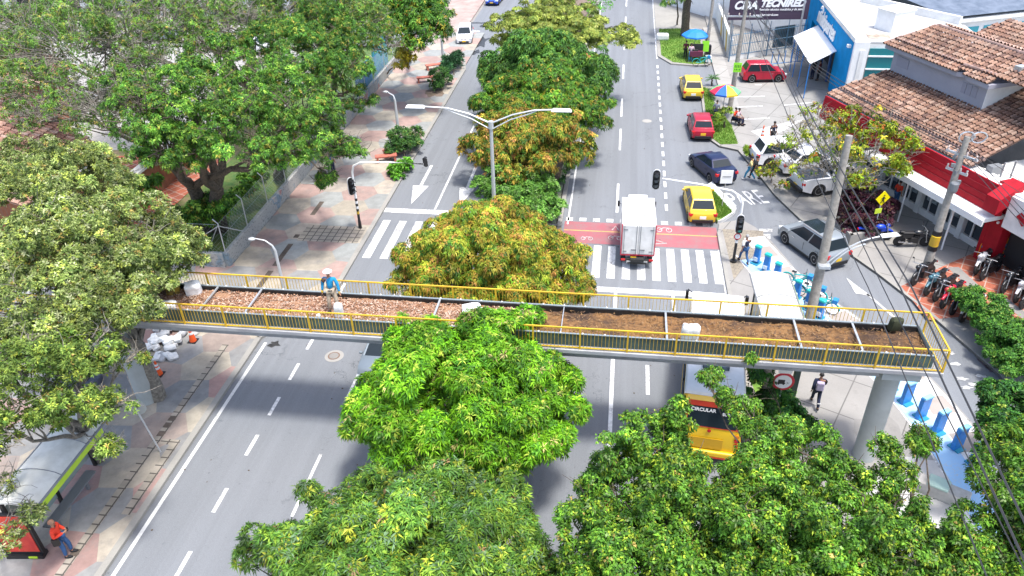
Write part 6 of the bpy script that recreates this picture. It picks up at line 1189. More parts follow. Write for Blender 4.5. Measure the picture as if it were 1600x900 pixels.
t = thing('red_post', 'small red and white post glimpsed between the upper left trees', 'post', (*G(367, 140, .07), .07)); b = MB(); b.box(0, 0, .5, .8, .8, 1.0); b.build('base', WHITE, t); b = MB(); b.box(0, 0, 1.3, .55, .5, .6); b.ball(0, 0, 1.75, .25); b.build('head', REDP, t)
t = thing('brick_stair_wall', 'orange brick wall with pale coping behind the grey green tree', 'wall', (0, 0, 0)); b = MB(); b.box(-29.6, 41, 1.0, .5, 12, 2.2); b.build('wall', BRICKW, t); b = MB(); b.box(-29.6, 41, 2.2, .65, 12, .16); b.build('coping', WHITE_D, t)
# planter low things
t = thing('retaining_wall', 'low concrete retaining wall around the purple shrub bed', 'wall', (0, 0, 0)); b = MB(); q = [Vector(G3(*p_, KH)) for p_ in ((1296, 352), (1326, 383), (1385, 372))]
for i in range(2): wallbox(b, q[i], q[i+1], 0, .75, .2)
b.build('wall', CONC, t)
# pink flowers / figure by column
b = MB(); b.box(0, 0, .9, .25, .2, 1.5); tag(b.build('waste_bin', mat('dark_bin', (.03, .05, .05), .6), loc=(*G(1236, 625, KH), KH), bevel=.03), 'dark bin with pink bags behind the no trucks sign', 'bin')
sack((*G(1240, 612, KH), KH+1.5), (.55, .4, .6), .3, 'bright pink bag on the bin under the bridge', None, 0, mat('pink_bag', (.75, .02, .35), .5), 'pink_bag', 'bag')
# ================================================================ TREES AND PLANTS
def rand_unit(rg, n): v = rg.normal(size=(n, 3)); return v/np.linalg.norm(v, axis=1)[:, None]
def leaves(name, P, D, st, rg, parent, colmul=None):
    """rosettes of kite shaped leaves: P centres, D outward axes"""
    n = len(P); k = st['n']; Ln, Wd = st['L'], st['W']
    D = D+np.array([0, 0, st.get('up', .5)]); D /= np.linalg.norm(D, axis=1)[:, None]
    ref = np.where(np.abs(D[:, 2:3]) < .9, np.array([[0, 0, 1.]]), np.array([[1., 0, 0]])); A = np.cross(D, ref); A /= np.linalg.norm(A, axis=1)[:, None]; B = np.cross(D, A)
    th = rg.uniform(0, 2*PI, (n, k)); el = rg.uniform(*st.get('el', (-.35, .7)), (n, k))
    R = (A[:, None]*np.cos(th)[..., None]+B[:, None]*np.sin(th)[..., None]); d = R*np.cos(el)[..., None]+D[:, None]*np.sin(el)[..., None]
    l = Ln*rg.uniform(.65, 1.25, (n, k))[..., None]; side = np.cross(d, D[:, None]+rg.normal(0, .35, (n, k, 3))); side /= np.linalg.norm(side, axis=2)[..., None]+1e-9
    base = P[:, None]+d*l*.08+D[:, None]*rg.uniform(-1, .5, (n, k, 1))*st.get('stem', .05); dr = np.array([0, 0, -1.])*l*st['droop']
    mid = base+d*l*.5; tip = base+d*l+dr; w = Wd*rg.uniform(.7, 1.25, (n, k, 1))
    V = np.stack([base, mid+side*w*.5-np.array([0, 0, .1])*w, tip, mid-side*w*.5-np.array([0, 0, .1])*w], 2).reshape(-1, 3); F = np.arange(n*k*4).reshape(-1, 4)
    cols = np.array([c for c, _ in st['pal']]); pw = np.array([q for _, q in st['pal']], float); pw /= pw.sum()
    ci = rg.choice(len(cols), n, p=pw); c = cols[ci][:, None].repeat(k, 1)*rg.uniform(.72, 1.28, (n, k, 1))*rg.uniform(.8, 1.2, (n, 1, 1))
    if colmul is not None: c = c*colmul[:, None, None]
    return npmesh(name, V, F, st.get('mat', LEAF), np.clip(c.reshape(-1, 3), 0, 1), parent)
Gm, Gl, Gd, Gy, Or, Tan = (.055, .16, .018), (.13, .30, .018), (.028, .085, .016), (.26, .34, .025), (.34, .17, .035), (.36, .30, .14)
STY = dict(
 mango_lime=dict(gap=2.1, shoots=4, n=12, L=.20, W=.045, droop=.28, sp=.165, sub=.58, pal=[((.11, .30, .01), 5), ((.18, .40, .015), 4), ((.05, .16, .012), 4), ((.33, .44, .05), 1.1), ((.40, .36, .13), .3)]),
 mango_dull=dict(gap=2.0, n=12, L=.19, W=.038, droop=.28, sp=.155, sub=.6, pal=[((.10, .21, .025), 5), ((.055, .14, .022), 5), ((.18, .29, .03), 3), ((.36, .40, .04), .7), ((.28, .18, .08), .25), ((.10, .17, .08), 2)]),
 mango_gold=dict(gap=2.0, n=12, L=.18, W=.045, droop=.5, sp=.17, sub=.5, pal=[((.34, .25, .03), 4), ((.25, .30, .025), 4), ((.40, .20, .05), 1.8), ((.12, .24, .02), 3), ((.045, .13, .015), 2.2), ((.42, .40, .05), 1.4)]),
 mango_mix=dict(n=10, L=.16, W=.05, droop=.4, sp=.18, sub=.6, pal=[((.07, .18, .02), 6), ((.12, .26, .02), 4), ((.30, .25, .03), 1.6), ((.035, .10, .02), 3), ((.36, .22, .05), .5)]),
 mango_far=dict(n=9, L=.23, W=.075, droop=.4, sp=.26, sub=.65, pal=[((.065, .17, .03), 6), ((.11, .24, .03), 4), ((.035, .10, .02), 3), ((.2, .26, .03), 1), ((.32, .10, .04), .06)]),
 mango_half=dict(n=10, L=.20, W=.06, droop=.45, sp=.22, sub=.58, pal=[((.36, .25, .035), 4), ((.26, .27, .03), 3), ((.10, .2, .02), 3), ((.05, .13, .02), 2), ((.42, .20, .06), 1.2)]),
 feather=dict(n=9, L=.22, W=.07, droop=.1, sp=.22, sub=.7, el=(-.3, .3), flat=.35, pal=[((.30, .34, .06), 5), ((.22, .29, .05), 4), ((.13, .20, .04), 2), ((.4, .42, .12), 1)]),
 ficus=dict(n=7, L=.10, W=.05, droop=.35, sp=.098, sub=.42, gap=2.3, shoots=5, spire=1.9, thin=.8, up=.3, stem=.10, el=(-.6, .8), pal=[((.08, .20, .02), 6), ((.13, .28, .025), 4), ((.035, .10, .015), 3.5), ((.27, .37, .03), 2.2), ((.14, .21, .07), 1), ((.38, .28, .08), .2)]),
 ficus_dark=dict(n=8, L=.12, W=.07, droop=.35, sp=.12, sub=.5, up=.3, stem=.10, el=(-.6, .8), pal=[((.035, .12, .02), 6), ((.07, .2, .025), 4), ((.02, .07, .018), 3), ((.2, .27, .04), .6)]),
 greygreen=dict(gap=2.3, n=9, L=.125, W=.042, droop=.12, sp=.14, sub=.46, up=.8, stem=.06, el=(-.3, .9), pal=[((.16, .22, .05), 6), ((.25, .31, .10), 5), ((.08, .13, .03), 4), ((.32, .38, .07), 2.4), ((.36, .26, .07), .5), ((.36, .39, .20), 1.8)]),
 broad=dict(gap=2.6, shoots=7, n=8, L=.145, W=.046, droop=.3, sp=.16, sub=.5, up=.5, pal=[((.075, .20, .025), 6), ((.13, .29, .03), 4), ((.035, .10, .02), 3.5), ((.23, .37, .05), 2), ((.27, .25, .04), .8)]),
 thin=dict(gap=2.4, shoots=7, n=7, L=.14, W=.045, droop=.2, sp=.22, sub=.55, up=.4, pal=[((.09, .20, .03), 6), ((.14, .28, .035), 4), ((.06, .11, .03), 3), ((.27, .30, .05), 1.5), ((.33, .27, .05), .5), ((.17, .19, .10), 2)]),
 yellow=dict(shoots=2, n=8, L=.17, W=.085, droop=.3, sp=.24, sub=.55, up=.3, stem=.1, pal=[((.24, .34, .02), 5), ((.34, .38, .03), 4), ((.12, .22, .02), 3), ((.45, .34, .03), 1.6), ((.45, .15, .03), .5)]),
 shrub=dict(n=8, L=.16, W=.06, droop=.1, sp=.16, sub=.4, up=.8, pal=[((.05, .14, .03), 6), ((.08, .2, .03), 3), ((.03, .09, .02), 3), ((.16, .22, .05), .8)]),
 shrub_dark=dict(n=9, L=.34, W=.06, droop=.1, sp=.24, sub=.4, up=1.2, el=(.1, 1.2), pal=[((.025, .085, .03), 6), ((.04, .12, .04), 3), ((.015, .05, .02), 3)]),
 shrub_lime=dict(n=8, L=.24, W=.12, droop=.3, sp=.2, sub=.4, up=.8, pal=[((.10, .30, .02), 6), ((.16, .40, .03), 3), ((.05, .16, .02), 3)]),
 hedge=dict(n=8, L=.10, W=.055, droop=.15, sp=.10, sub=.4, up=.5, stem=.08, pal=[((.06, .18, .025), 6), ((.11, .27, .03), 4), ((.03, .09, .02), 3), ((.24, .33, .06), 1)]),
 cover=dict(n=8, L=.16, W=.07, droop=.1, sp=.15, sub=.45, up=.8, pal=[((.09, .22, .03), 6), ((.14, .30, .04), 4), ((.045, .12, .02), 3), ((.2, .3, .1), 1)]),
 purple=dict(n=8, L=.14, W=.07, droop=.1, sp=.15, sub=.45, up=.6, pal=[((.06, .018, .03), 6), ((.11, .035, .05), 3), ((.03, .012, .02), 3), ((.06, .08, .03), 1.2), ((.2, .1, .06), .6)]))
def add_shoots(blobs, st, rg):
    out = [tuple(b_) for b_ in blobs]
    if sum(b_[3] for b_ in blobs) < 3: return out
    for b_ in blobs:
        for _ in range(st.get('shoots', 5)):
            u = rand_unit(rg, 1)[0]; u[2] = abs(u[2])*.9+.05; k = rg.uniform(.95, 1.15); r = rg.uniform(.28, .55)*min(1, b_[3]/1.2)
            out.append((b_[0]+u[0]*b_[3]*k, b_[1]+u[1]*b_[4]*k, b_[2]+u[2]*b_[5]*k, r*st.get('thin', 1), r*st.get('thin', 1), r*rg.uniform(1., 1.7)*st.get('spire', 1)))
    return out
def crown_points(blobs, st, rg, dens=1.0, under=.15):
    blobs = add_shoots(blobs, st, rg)
    """leaf clump centres: lumps (sub spheres) spread over every blob, rosettes over every lump, plus a sparse inner filling"""
    PP, DD, KK_ = [], [], []; bl = [np.array(b_, float) for b_ in blobs]; sub = st['sub']; sp = st['sp']; flat = st.get('flat', .85)
    for bi, b_ in enumerate(bl):
        c, r = b_[:3], np.maximum(b_[3:6]-sub*.38, b_[3:6]*.55); area = 4*PI*((r[0]*r[1])**1.6/3+(r[0]*r[2])**1.6/3+(r[1]*r[2])**1.6/3)**(1/1.6)
        ns = max(4, int(area/(sub*sub*st.get('gap', 1.75))*dens)); u = rand_unit(rg, ns*3); u = u[u[:, 2] > -under-.35][:ns]
        sc = c+u*r*rg.uniform(.66, 1.18, (len(u), 1)); sr = sub*rg.uniform(.4, 1.2, len(u))*min(1.3, max(.5, (r.min()/1.6)**.5))
        keep = np.ones(len(sc), bool)
        for bj, o in enumerate(bl):
            if bj != bi: q = (sc-o[:3])/o[3:6]; keep &= (q*q).sum(1) > (.42 if o[3] > .7 else 0)
        for s, rr, uu in zip(sc[keep], sr[keep], u[keep]):
            m_ = max(4, int(2.9*PI*rr*rr/(sp*sp))); v = rand_unit(rg, m_*2); v = v[(v@uu > -.25) & (v[:, 2] > -.45)][:m_]
            PP.append(s+v*np.array([rr, rr, rr*flat])*rg.uniform(.82, 1.1, (len(v), 1))); DD.append(v); KK_.append(np.full(len(v), float(np.exp(rg.normal(0, .26)))))
        m_ = int(area/(sp*sp)*.3*dens); v = rand_unit(rg, m_); PP.append(c+v*r*rg.uniform(.3, .72, (m_, 1))); DD.append(v); KK_.append(np.full(len(v), .85))
    crown_points.last = np.concatenate(KK_); return np.concatenate(PP), np.concatenate(DD)
def limb(bb, p, q, r0, r1, rg, m=0, wob=.12, n=6):
    p, q = Vector(p), Vector(q); L_ = (q-p).length; pts = []; off = Vector((rg.normal(), rg.normal(), abs(rg.normal())*.6))*wob*L_
    for i in range(n+1): t = i/n; pts.append(tuple(p.lerp(q, t)+off*math.sin(PI*t)*.6+Vector((rg.normal(), rg.normal(), rg.normal()))*L_*.012*(0 < i < n)))
    bb.tube(pts, [r0+(r1-r0)*i/n for i in range(n+1)], 6 if r0 > .06 else 4, m); return pts
def tree(name, label, cat, base, blobs, style, tr=.2, group='trees', seed=1, bark=None, twigs=0, dens=1.0, fork=.4, trunks=1, over=None, lean=(0, 0)):
    rg = np.random.default_rng(seed); st = dict(STY[style]); 
    if over: st.update(over)
    bx, by = base[:2]; bz0 = base[2] if len(base) > 2 else .1; t = thing(name, label, cat, (bx, by, bz0), 0, group)
    bl = [(b_[0]-bx, b_[1]-by, b_[2]-bz0, *b_[3:]) for b_ in blobs]
    b = MB(); zc = np.mean([q[2] for q in bl]); 
    for k in range(trunks):
        a = 2*PI*k/max(1, trunks); foot = Vector((.45*math.cos(a)*(trunks > 1), .45*math.sin(a)*(trunks > 1), -.1)); cx_, cy_ = np.mean([q[0] for q in bl]), np.mean([q[1] for q in bl])
        fk = Vector((cx_*.35+lean[0]+foot.x*1.6, cy_*.35+lean[1]+foot.y*1.6, max(.3, zc*fork))); limb(b, foot, fk, tr, tr*.72, rg, wob=.05)
        for i, q in enumerate(bl):
            if trunks > 1 and i % trunks != k: continue
            c = Vector(q[:3]); kk = min(1, max(.18, q[3]/1.3)); pts = limb(b, fk, c-Vector((0, 0, q[5]*.2)), tr*.55*kk, tr*.18*kk, rg)
            for j in range(6 if q[3] > .8 else 3):
                u = rand_unit(rg, 1)[0]; u[2] = abs(u[2])*.8; e = c+Vector((u[0]*q[3], u[1]*q[4], u[2]*q[5]))*.85; limb(b, pts[3+j % 3], e, tr*.16, tr*.05, rg, n=4)
    for j in range(twigs):
        q = bl[rg.integers(len(bl))]; u = rand_unit(rg, 1)[0]; u[2] = abs(u[2]); c = Vector(q[:3]); s_ = c+Vector((u[0]*q[3], u[1]*q[4], u[2]*q[5]))*rg.uniform(.3, .7); e = c+Vector((u[0]*q[3], u[1]*q[4], u[2]*q[5]))*rg.uniform(1.0, 1.22)
        pts = limb(b, s_, e, .035, .012, rg, n=4, wob=.1)
        for m_ in range(4): v = rand_unit(rg, 1)[0]; p_ = Vector(pts[1+m_ % 4]); limb(b, p_, p_+Vector((v[0], v[1], abs(v[2])))*rg.uniform(.3, .8), .014, .005, rg, n=3)
    b.build('trunk', bark or BARK, t, smooth=60)
    P_, D_ = crown_points(bl, st, rg, dens); leaves('crown', P_, D_, st, rg, t, crown_points.last); return t
def BL(px, py, z, rpx, ry=1., rz=.8):
    """crown lobe seen at an image point, its centre at height z, its radius given in image pixels"""
    x, y = G(px, py, z); dist = (np.array([x, y, z-CAM_H])@CF); r = rpx*dist/FPX; return (x, y, z, r, r*ry, r*rz)
MG = 'mango trees of the central median'
tree('mango_tree', 'bright lime green mango tree in front of the footbridge, in the median', 'tree', (-5.0, 18.3, .14), [BL(722, 625, 4.3, 128), BL(636, 630, 3.9, 84), BL(822, 640, 3.9, 82), BL(790, 553, 5.0, 72), BL(665, 556, 4.5, 62), BL(758, 715, 3.7, 70), BL(596, 660, 3.2, 48), BL(860, 590, 3.7, 40), BL(845, 690, 3.2, 42), BL(680, 690, 3.6, 60)], 'mango_lime', .24, MG, 11)
tree('mango_tree', 'large muted green mango tree at the bottom edge of the photograph', 'tree', (-5.0, 12.2, .14), [BL(650, 850, 4.8, 120), BL(540, 850, 4.2, 95), BL(740, 850, 4.5, 100), BL(460, 890, 3.8, 75), BL(830, 900, 3.8, 60), BL(620, 780, 4.2, 62), BL(700, 800, 4.2, 62), BL(560, 940, 4.8, 120), BL(720, 950, 4.8, 120), BL(845, 960, 4, 70)], 'mango_dull', .26, MG, 12)
tree('mango_tree', 'golden orange tipped mango tree just behind the footbridge', 'tree', (-5.3, 29.2, .14), [BL(765, 400, 4.0, 88), BL(700, 395, 3.8, 66), BL(832, 398, 3.7, 66), BL(770, 352, 4.3, 44), BL(675, 435, 3.3, 58), BL(862, 435, 3.2, 56), BL(650, 445, 2.9, 42), BL(880, 455, 2.7, 38), BL(720, 385, 3.9, 50), BL(810, 460, 3.0, 66), BL(715, 460, 3.0, 60)], 'mango_gold', .22, MG, 13)
tree('leafy_shrub', 'rounded plain green shrub in the median between two mango trees', 'shrub', (-5.4, 41.5, .14), [BL(815, 308, 1.4, 58, 1.2, .55), BL(772, 298, 1.5, 34), BL(845, 325, 1.3, 34), BL(800, 335, 1.2, 34)], 'cover', .1, 'median shrubs', 14)
tree('mango_tree', 'mango tree with golden lower tips above the plain green shrub', 'tree', (-5.6, 46.5, .14), [BL(810, 215, 3.4, 56), BL(756, 222, 2.9, 36), BL(860, 222, 3.2, 54), BL(897, 238, 2.6, 30), BL(815, 250, 2.6, 52), BL(775, 248, 2.4, 34)], 'mango_half', .2, MG, 15)
tree('mango_tree', 'green mango tree beyond the lamp arms, above the gold tipped one', 'tree', (-5.4, 54.5, .14), [BL(850, 165, 4.0, 72), BL(790, 172, 3.6, 50), BL(905, 176, 3.6, 44)], 'mango_mix', .2, MG, 16)
tree('mango_tree', 'dark green mango tree below the feathery crown in the median', 'tree', (-5.2, 64, .14), [BL(845, 112, 4.2, 70), BL(900, 122, 3.8, 56), BL(796, 118, 3.8, 48)], 'mango_far', .2, MG, 17)
tree('feathery_tree', 'flat topped feathery yellow green tree spreading over the far road', 'tree', (-5.2, 76, .14), [BL(880, 45, 6.0, 66, 1, .35), BL(820, 35, 6.2, 52, 1, .35), BL(940, 58, 5.4, 48, 1, .3), BL(870, 12, 7, 50, 1, .3), BL(800, 70, 5.0, 30, 1, .35), BL(985, 63, 5.0, 18, 1, .3), BL(850, 75, 4.8, 40, 1, .3)], 'feather', .28, None, 18, bark=BARK)
tree('round_tree', 'small bright green round tree at the top edge beyond the feathery tree', 'tree', (-4.2, 92, .14), [BL(938, 8, 2.6, 22), BL(925, 14, 2.4, 16)], 'broad', .15, None, 19, over=dict(pal=[((.08, .30, .02), 5), ((.14, .4, .02), 4), ((.04, .15, .02), 2)], sp=.34))
FG = 'dense trees along the lower right'
tree('ficus_tree', 'dense ficus whose crown rises beside the bus, lower centre right', 'tree', (2.0, 11.0, .1), [BL(1005, 790, 6.2, 96), BL(1045, 690, 6.8, 42, 1, 1.1), BL(1035, 740, 6.5, 62), BL(930, 812, 6.0, 58), BL(962, 860, 6.0, 80), BL(1075, 850, 6.5, 95), BL(900, 930, 5.5, 70), BL(1010, 940, 6.2, 110), BL(905, 790, 5.8, 26)], 'ficus', .25, FG, 21, twigs=14)
tree('ficus_tree', 'dense ficus partly covering the yellow bus, lower right', 'tree', (6.6, 14.6, .1), [BL(1215, 760, 6.2, 70), BL(1150, 800, 6.0, 56), BL(1198, 715, 6.2, 36), BL(1282, 722, 6.0, 54), BL(1340, 785, 5.8, 42), BL(1170, 665, 5.8, 17), BL(1140, 628, 5.5, 12), BL(1108, 596, 5.4, 12), BL(1165, 635, 5.5, 13), BL(1236, 682, 5.4, 22), BL(1190, 840, 6.5, 85)], 'ficus', .25, FG, 22, twigs=18)
tree('ficus_tree', 'dense ficus in front of the plaza benches, right of the bus', 'tree', (8.2, 11.5, .1), [BL(1295, 850, 6.4, 98), BL(1400, 890, 6.2, 90), BL(1405, 728, 6.0, 40), BL(1438, 696, 5.8, 18), BL(1385, 795, 6.0, 38), BL(1180, 920, 6.0, 100), BL(1290, 940, 6, 120), BL(1440, 950, 6, 100)], 'ficus', .25, FG, 23, twigs=14)
tree('ficus_tree', 'dense ficus filling the bottom right corner', 'tree', (12.6, 12.5, .1), [BL(1550, 865, 6.2, 78), BL(1600, 770, 6.2, 80), BL(1480, 892, 5.8, 55), BL(1590, 920, 6, 110), BL(1480, 950, 6, 90), BL(1640, 850, 6, 100), BL(1590, 700, 6, 48)], 'ficus', .25, FG, 24)
tree('ficus_tree', 'dark glossy tree at the right edge below the hedge', 'tree', (17.2, 22.6, .1), [BL(1590, 650, 3.6, 56), BL(1560, 690, 3.4, 40), BL(1630, 620, 3.6, 60), BL(1620, 700, 3.6, 60)], 'ficus_dark', .2, FG, 25)
t = thing('hedge', 'clipped green hedge running between the motorcycles and the side road', 'hedge', (*G(1530, 520, .1), .1), 0, None); rg = np.random.default_rng(26); o_ = Vector(t.location)
bl = [BL(px, py, 1.1, r, 1, .9) for px, py, r in ((1512, 468, 22), (1528, 484, 27), (1545, 500, 30), (1560, 520, 32), (1580, 540, 36), (1600, 565, 38), (1548, 522, 24), (1535, 500, 22), (1620, 540, 40), (1575, 565, 24))]; bl = [(q[0]-o_.x, q[1]-o_.y, q[2]-.1, *q[3:]) for q in bl]
P_, D_ = crown_points(bl, STY['hedge'], rg, 1.2); leaves('foliage', P_, D_, STY['hedge'], rg, t); b = MB()
for q in bl[:1]: limb(b, (q[0], q[1], -.1), (q[0]+.1, q[1], q[2]), .05, .03, rg)
b.build('stem', BARK, t)
tree('yellowing_tree', 'sparse tree with yellow and orange leaves in front of the red fascia shop', 'tree', (13.2, 42.5, .12), [BL(1330, 205, 4.6, 42), BL(1385, 215, 4.6, 40), BL(1305, 240, 4.2, 30), BL(1360, 255, 4.0, 42), BL(1420, 235, 4.4, 24), BL(1340, 285, 3.2, 30), BL(1275, 215, 4.2, 22), BL(1400, 260, 3.8, 22)], 'yellow', .14, None, 27, bark=BARK_G, twigs=100, dens=.33)
tree('bare_tree', 'nearly leafless grey branches spreading above the white parked cars', 'tree', (13.6, 47.0, .12), [BL(1250, 205, 3.6, 30), BL(1225, 240, 3.0, 34), BL(1280, 185, 3.8, 22), BL(1290, 270, 2.6, 30), BL(1240, 270, 2.4, 26)], 'yellow', .09, None, 28, bark=BARK_G, twigs=90, dens=.12, over=dict(sp=.55))
# slender trunks beside the bus
tree('slender_tree', 'slim leaning trunks with ferny leaves between the bus and the no trucks sign', 'tree', (6.3, 21.7, .12), [BL(1200, 590, 2.6, 26), BL(1185, 620, 1.6, 24), BL(1225, 650, 1.0, 28), BL(1200, 660, .8, 30), BL(1250, 660, .8, 26)], 'ficus_dark', .1, None, 29, trunks=2)
struct(MB().sheet(blotch(*G(1215, 650), 1.0, 1.3, 2.0, 0, rg), KH+.004).build('grass', GRASS))
tree('leaning_trunk', 'pale brown leaning trunk at the kerb right beside the bus', 'tree', (*G(1180, 660, .1), .1), [BL(1172, 560, 5.4, 8)], 'ficus', .2, None, 30, bark=BARK_G, fork=.9, dens=.4)
# ---- left trees
LG = 'tall trees behind the chain link fence'
tree('grey_green_tree', 'grey green tree leaning over the left end of the footbridge', 'tree', (-19.0, 22.6, .12), [BL(120, 300, 8.4, 84), BL(190, 385, 7.6, 88), BL(80, 400, 8.2, 96), BL(270, 395, 7.2, 54), BL(40, 270, 8.6, 60), BL(180, 470, 7.0, 70), BL(60, 500, 7.6, 84), BL(225, 445, 6.6, 40), BL(300, 405, 6.6, 24)], 'greygreen', .34, LG, 31, bark=BARK_G, twigs=30)
tree('grey_green_tree', 'olive green tree covering the left edge beside the bus shelter', 'tree', (-19.6, 19.0, .12), [BL(60, 600, 7.0, 84), BL(130, 555, 6.8, 50), BL(170, 640, 6.0, 40), BL(190, 570, 5.8, 30), BL(5, 680, 6.4, 48), BL(90, 650, 5.6, 30), BL(178, 700, 5.0, 14), BL(0, 560, 7, 60)], 'greygreen', .26, LG, 32, bark=BARK_G, twigs=70, dens=.85, over=dict(pal=[((.12, .19, .035), 6), ((.20, .29, .05), 5), ((.06, .12, .02), 4), ((.30, .36, .05), 2), ((.30, .22, .06), .4)]))
tree('grey_green_tree', 'small leafy branch tree beside the red poster at the lower left', 'tree', (-20.9, 14.2, .12), [BL(30, 830, 2.9, 30), BL(45, 800, 3.1, 22), BL(-10, 860, 3, 40), BL(10, 760, 3.2, 30)], 'greygreen', .12, LG, 33, bark=BARK_G, dens=.9, twigs=10)
tree('tall_tree', 'large bright green tree with dark trunk behind the corner of the graffiti wall', 'tree', (-23.6, 37.2, .1), [BL(300, 165, 8.6, 82), BL(230, 195, 8.2, 64), BL(365, 200, 8.0, 64), BL(275, 245, 6.8, 48), BL(345, 105, 9.0, 56), BL(420, 250, 6.8, 36), BL(190, 140, 8.6, 40)], 'broad', .5, LG, 34, bark=BARK, twigs=200, dens=.62, trunks=2, over=dict())
tree('tall_tree', 'bushy green tree reaching over the left pavement above the banded signal', 'tree', (-22.4, 44.5, .1), [BL(470, 185, 7.8, 60), BL(425, 140, 8.2, 58), BL(505, 235, 6.4, 42), BL(440, 235, 6.8, 44), BL(395, 180, 7.8, 46), BL(545, 240, 5.6, 24), BL(510, 285, 4.4, 14)], 'broad', .36, LG, 35, bark=BARK, twigs=150, dens=.66, over=dict())
tree('tall_tree', 'green crown in the middle of the upper left group, above the signal tree', 'tree', (-23.5, 55.0, .1), [BL(480, 90, 8.0, 58), BL(420, 70, 8.4, 50), BL(535, 120, 7.2, 44), BL(550, 70, 7.6, 44), BL(500, 40, 8.4, 46), BL(560, 165, 5.4, 26)], 'broad', .34, LG, 36, bark=BARK, twigs=30, dens=.72, over=dict(pal=[((.06, .17, .025), 6), ((.11, .25, .03), 4), ((.035, .10, .02), 3), ((.24, .30, .04), 2), ((.33, .26, .05), .8)]))
tree('thin_tree', 'thinly leaved tree with bare grey branches at the upper left corner', 'tree', (-31.0, 50.0, .1), [BL(120, 90, 9.0, 80), BL(50, 60, 9.2, 60), BL(200, 70, 9.2, 66), BL(60, 140, 8, 60), BL(10, 100, 8.6, 60), BL(150, 25, 9.6, 60)], 'thin', .34, LG, 37, bark=BARK_G, twigs=380, dens=.5)
tree('thin_tree', 'half bare tree behind the large bright green one, upper left middle', 'tree', (-28.0, 56.0, .1), [BL(260, 55, 9.2, 60), BL(330, 40, 9.2, 56), BL(220, 110, 8.4, 44), BL(380, 50, 8.8, 46), BL(290, 15, 9.6, 50)], 'thin', .34, LG, 38, bark=BARK_G, twigs=320, dens=.6)
tree('tall_tree', 'green tree above the yellow shrub at the top, left of the far zebra', 'tree', (-20.0, 70.5, .1), [BL(640, 25, 7.0, 50), BL(670, 50, 6.6, 34), BL(600, 20, 7.2, 40), BL(680, 15, 7, 26), BL(655, 70, 5.8, 24)], 'mango_far', .26, LG, 39, bark=BARK, dens=.9, over=dict(pal=[((.07, .19, .02), 6), ((.12, .27, .03), 4), ((.035, .10, .02), 3), ((.32, .32, .03), 1.3), ((.35, .22, .03), .6)]))
tree('thin_tree', 'olive crown with bare twigs between the bright green tree and the left roof', 'tree', (-29.0, 44.5, .1), [BL(165, 185, 7.6, 52), BL(110, 175, 7.6, 46), BL(225, 150, 8.2, 44), BL(60, 185, 7.4, 34)], 'thin', .28, LG, 43, bark=BARK_G, twigs=200, dens=.4)
tree('tall_tree', 'olive green crown squeezed between the signal tree and the top of the photograph', 'tree', (-24.5, 62, .1), [BL(440, 30, 8.6, 54), BL(520, 20, 8.4, 56), BL(570, 40, 7.6, 44), BL(395, 15, 9, 46), BL(600, 75, 6.4, 26)], 'thin', .3, LG, 44, bark=BARK_G, twigs=120, dens=1.0)
tree('yellow_shrub_tree', 'yellow leaved bush over the mural wall, left of the lamp pole', 'tree', (-20.9, 66, .1), [BL(636, 84, 3.2, 16, 1, 1.6), BL(625, 102, 2.6, 12)], 'yellow', .08, None, 40, over=dict(sp=.28, L=.26, W=.14, pal=[((.55, .42, .03), 5), ((.6, .5, .08), 3), ((.3, .34, .04), 2)]))
tree('tall_tree', 'dark leaved crown deep behind the yard at the top left edge', 'tree', (-40, 66.0, .1), [BL(30, 40, 7.5, 40), BL(85, 20, 7.5, 34)], 'thin', .3, LG, 41, bark=BARK_G, twigs=80, dens=.9)
tree('yard_shrub', 'dark undergrowth bush at the foot of the large bright green tree', 'shrub', (-24.5, 36, .1), [BL(330, 330, 1.6, 36), BL(280, 345, 1.6, 34), BL(235, 300, 2.2, 26), BL(390, 290, 1.6, 26)], 'broad', .08, None, 42, dens=.9, over=dict(L=.2, W=.08, sp=.2))
PG = 'shrubs of the left pavement planters'
for (nm_, lb, base, bls, sty, sd2) in (
  ('leafy_shrub', 'round green shrub around the grey lamp pole beside the pink benches', (632, 248), [(632, 222, .9, 25), (615, 232, .7, 16), (650, 212, .8, 15)], 'shrub', 51),
  ('leafy_shrub', 'glossy lime green bush below the pink benches at the kerb', (618, 275), [(618, 268, .5, 17), (630, 258, .5, 15)], 'shrub_lime', 52),
  ('leafy_shrub', 'round mid green shrub in front of the spiky dark one on the upper pavement', (688, 140), [(688, 122, .9, 19), (680, 132, .7, 13)], 'shrub', 53),
  ('spiky_shrub', 'dark spiky palm like shrub near the far zebra on the left pavement', (710, 118), [(706, 98, .8, 17), (718, 92, .8, 12), (700, 108, .7, 12)], 'shrub_dark', 54)):
    tree(nm_, lb, 'shrub', (*G(*base, KH), KH), [BL(*q, 1, .9) for q in bls], sty, .05, PG, sd2)
struct(MB().sheet(blotch(*G(680, 142, KH), .8, .9, 2.2, 0, rg), KH+.006).build('planting_bed', MEDSOIL))
tree('purple_shrub', 'purple leaved shrub bed beside the yellow pedestrian sign', 'shrub', (13.0, 40.6, .12), [BL(1335, 320, 1.0, 26), BL(1360, 330, 1.0, 28), BL(1320, 345, .9, 22), BL(1345, 350, .8, 26), BL(1380, 318, 1.0, 18), BL(1372, 345, .8, 18)], 'purple', .05, None, 55)
tree('round_bush', 'round yellow green bush on a dark stem at the foot of the lime sign pole', 'shrub', (*G(1132, 200, KH), KH), [BL(1133, 172, 1.5, 15), BL(1128, 183, 1.2, 11)], 'broad', .09, None, 56, fork=.7, over=dict(L=.16, W=.08, sp=.15, pal=[((.16, .26, .02), 5), ((.09, .17, .02), 4), ((.26, .33, .03), 2)]))
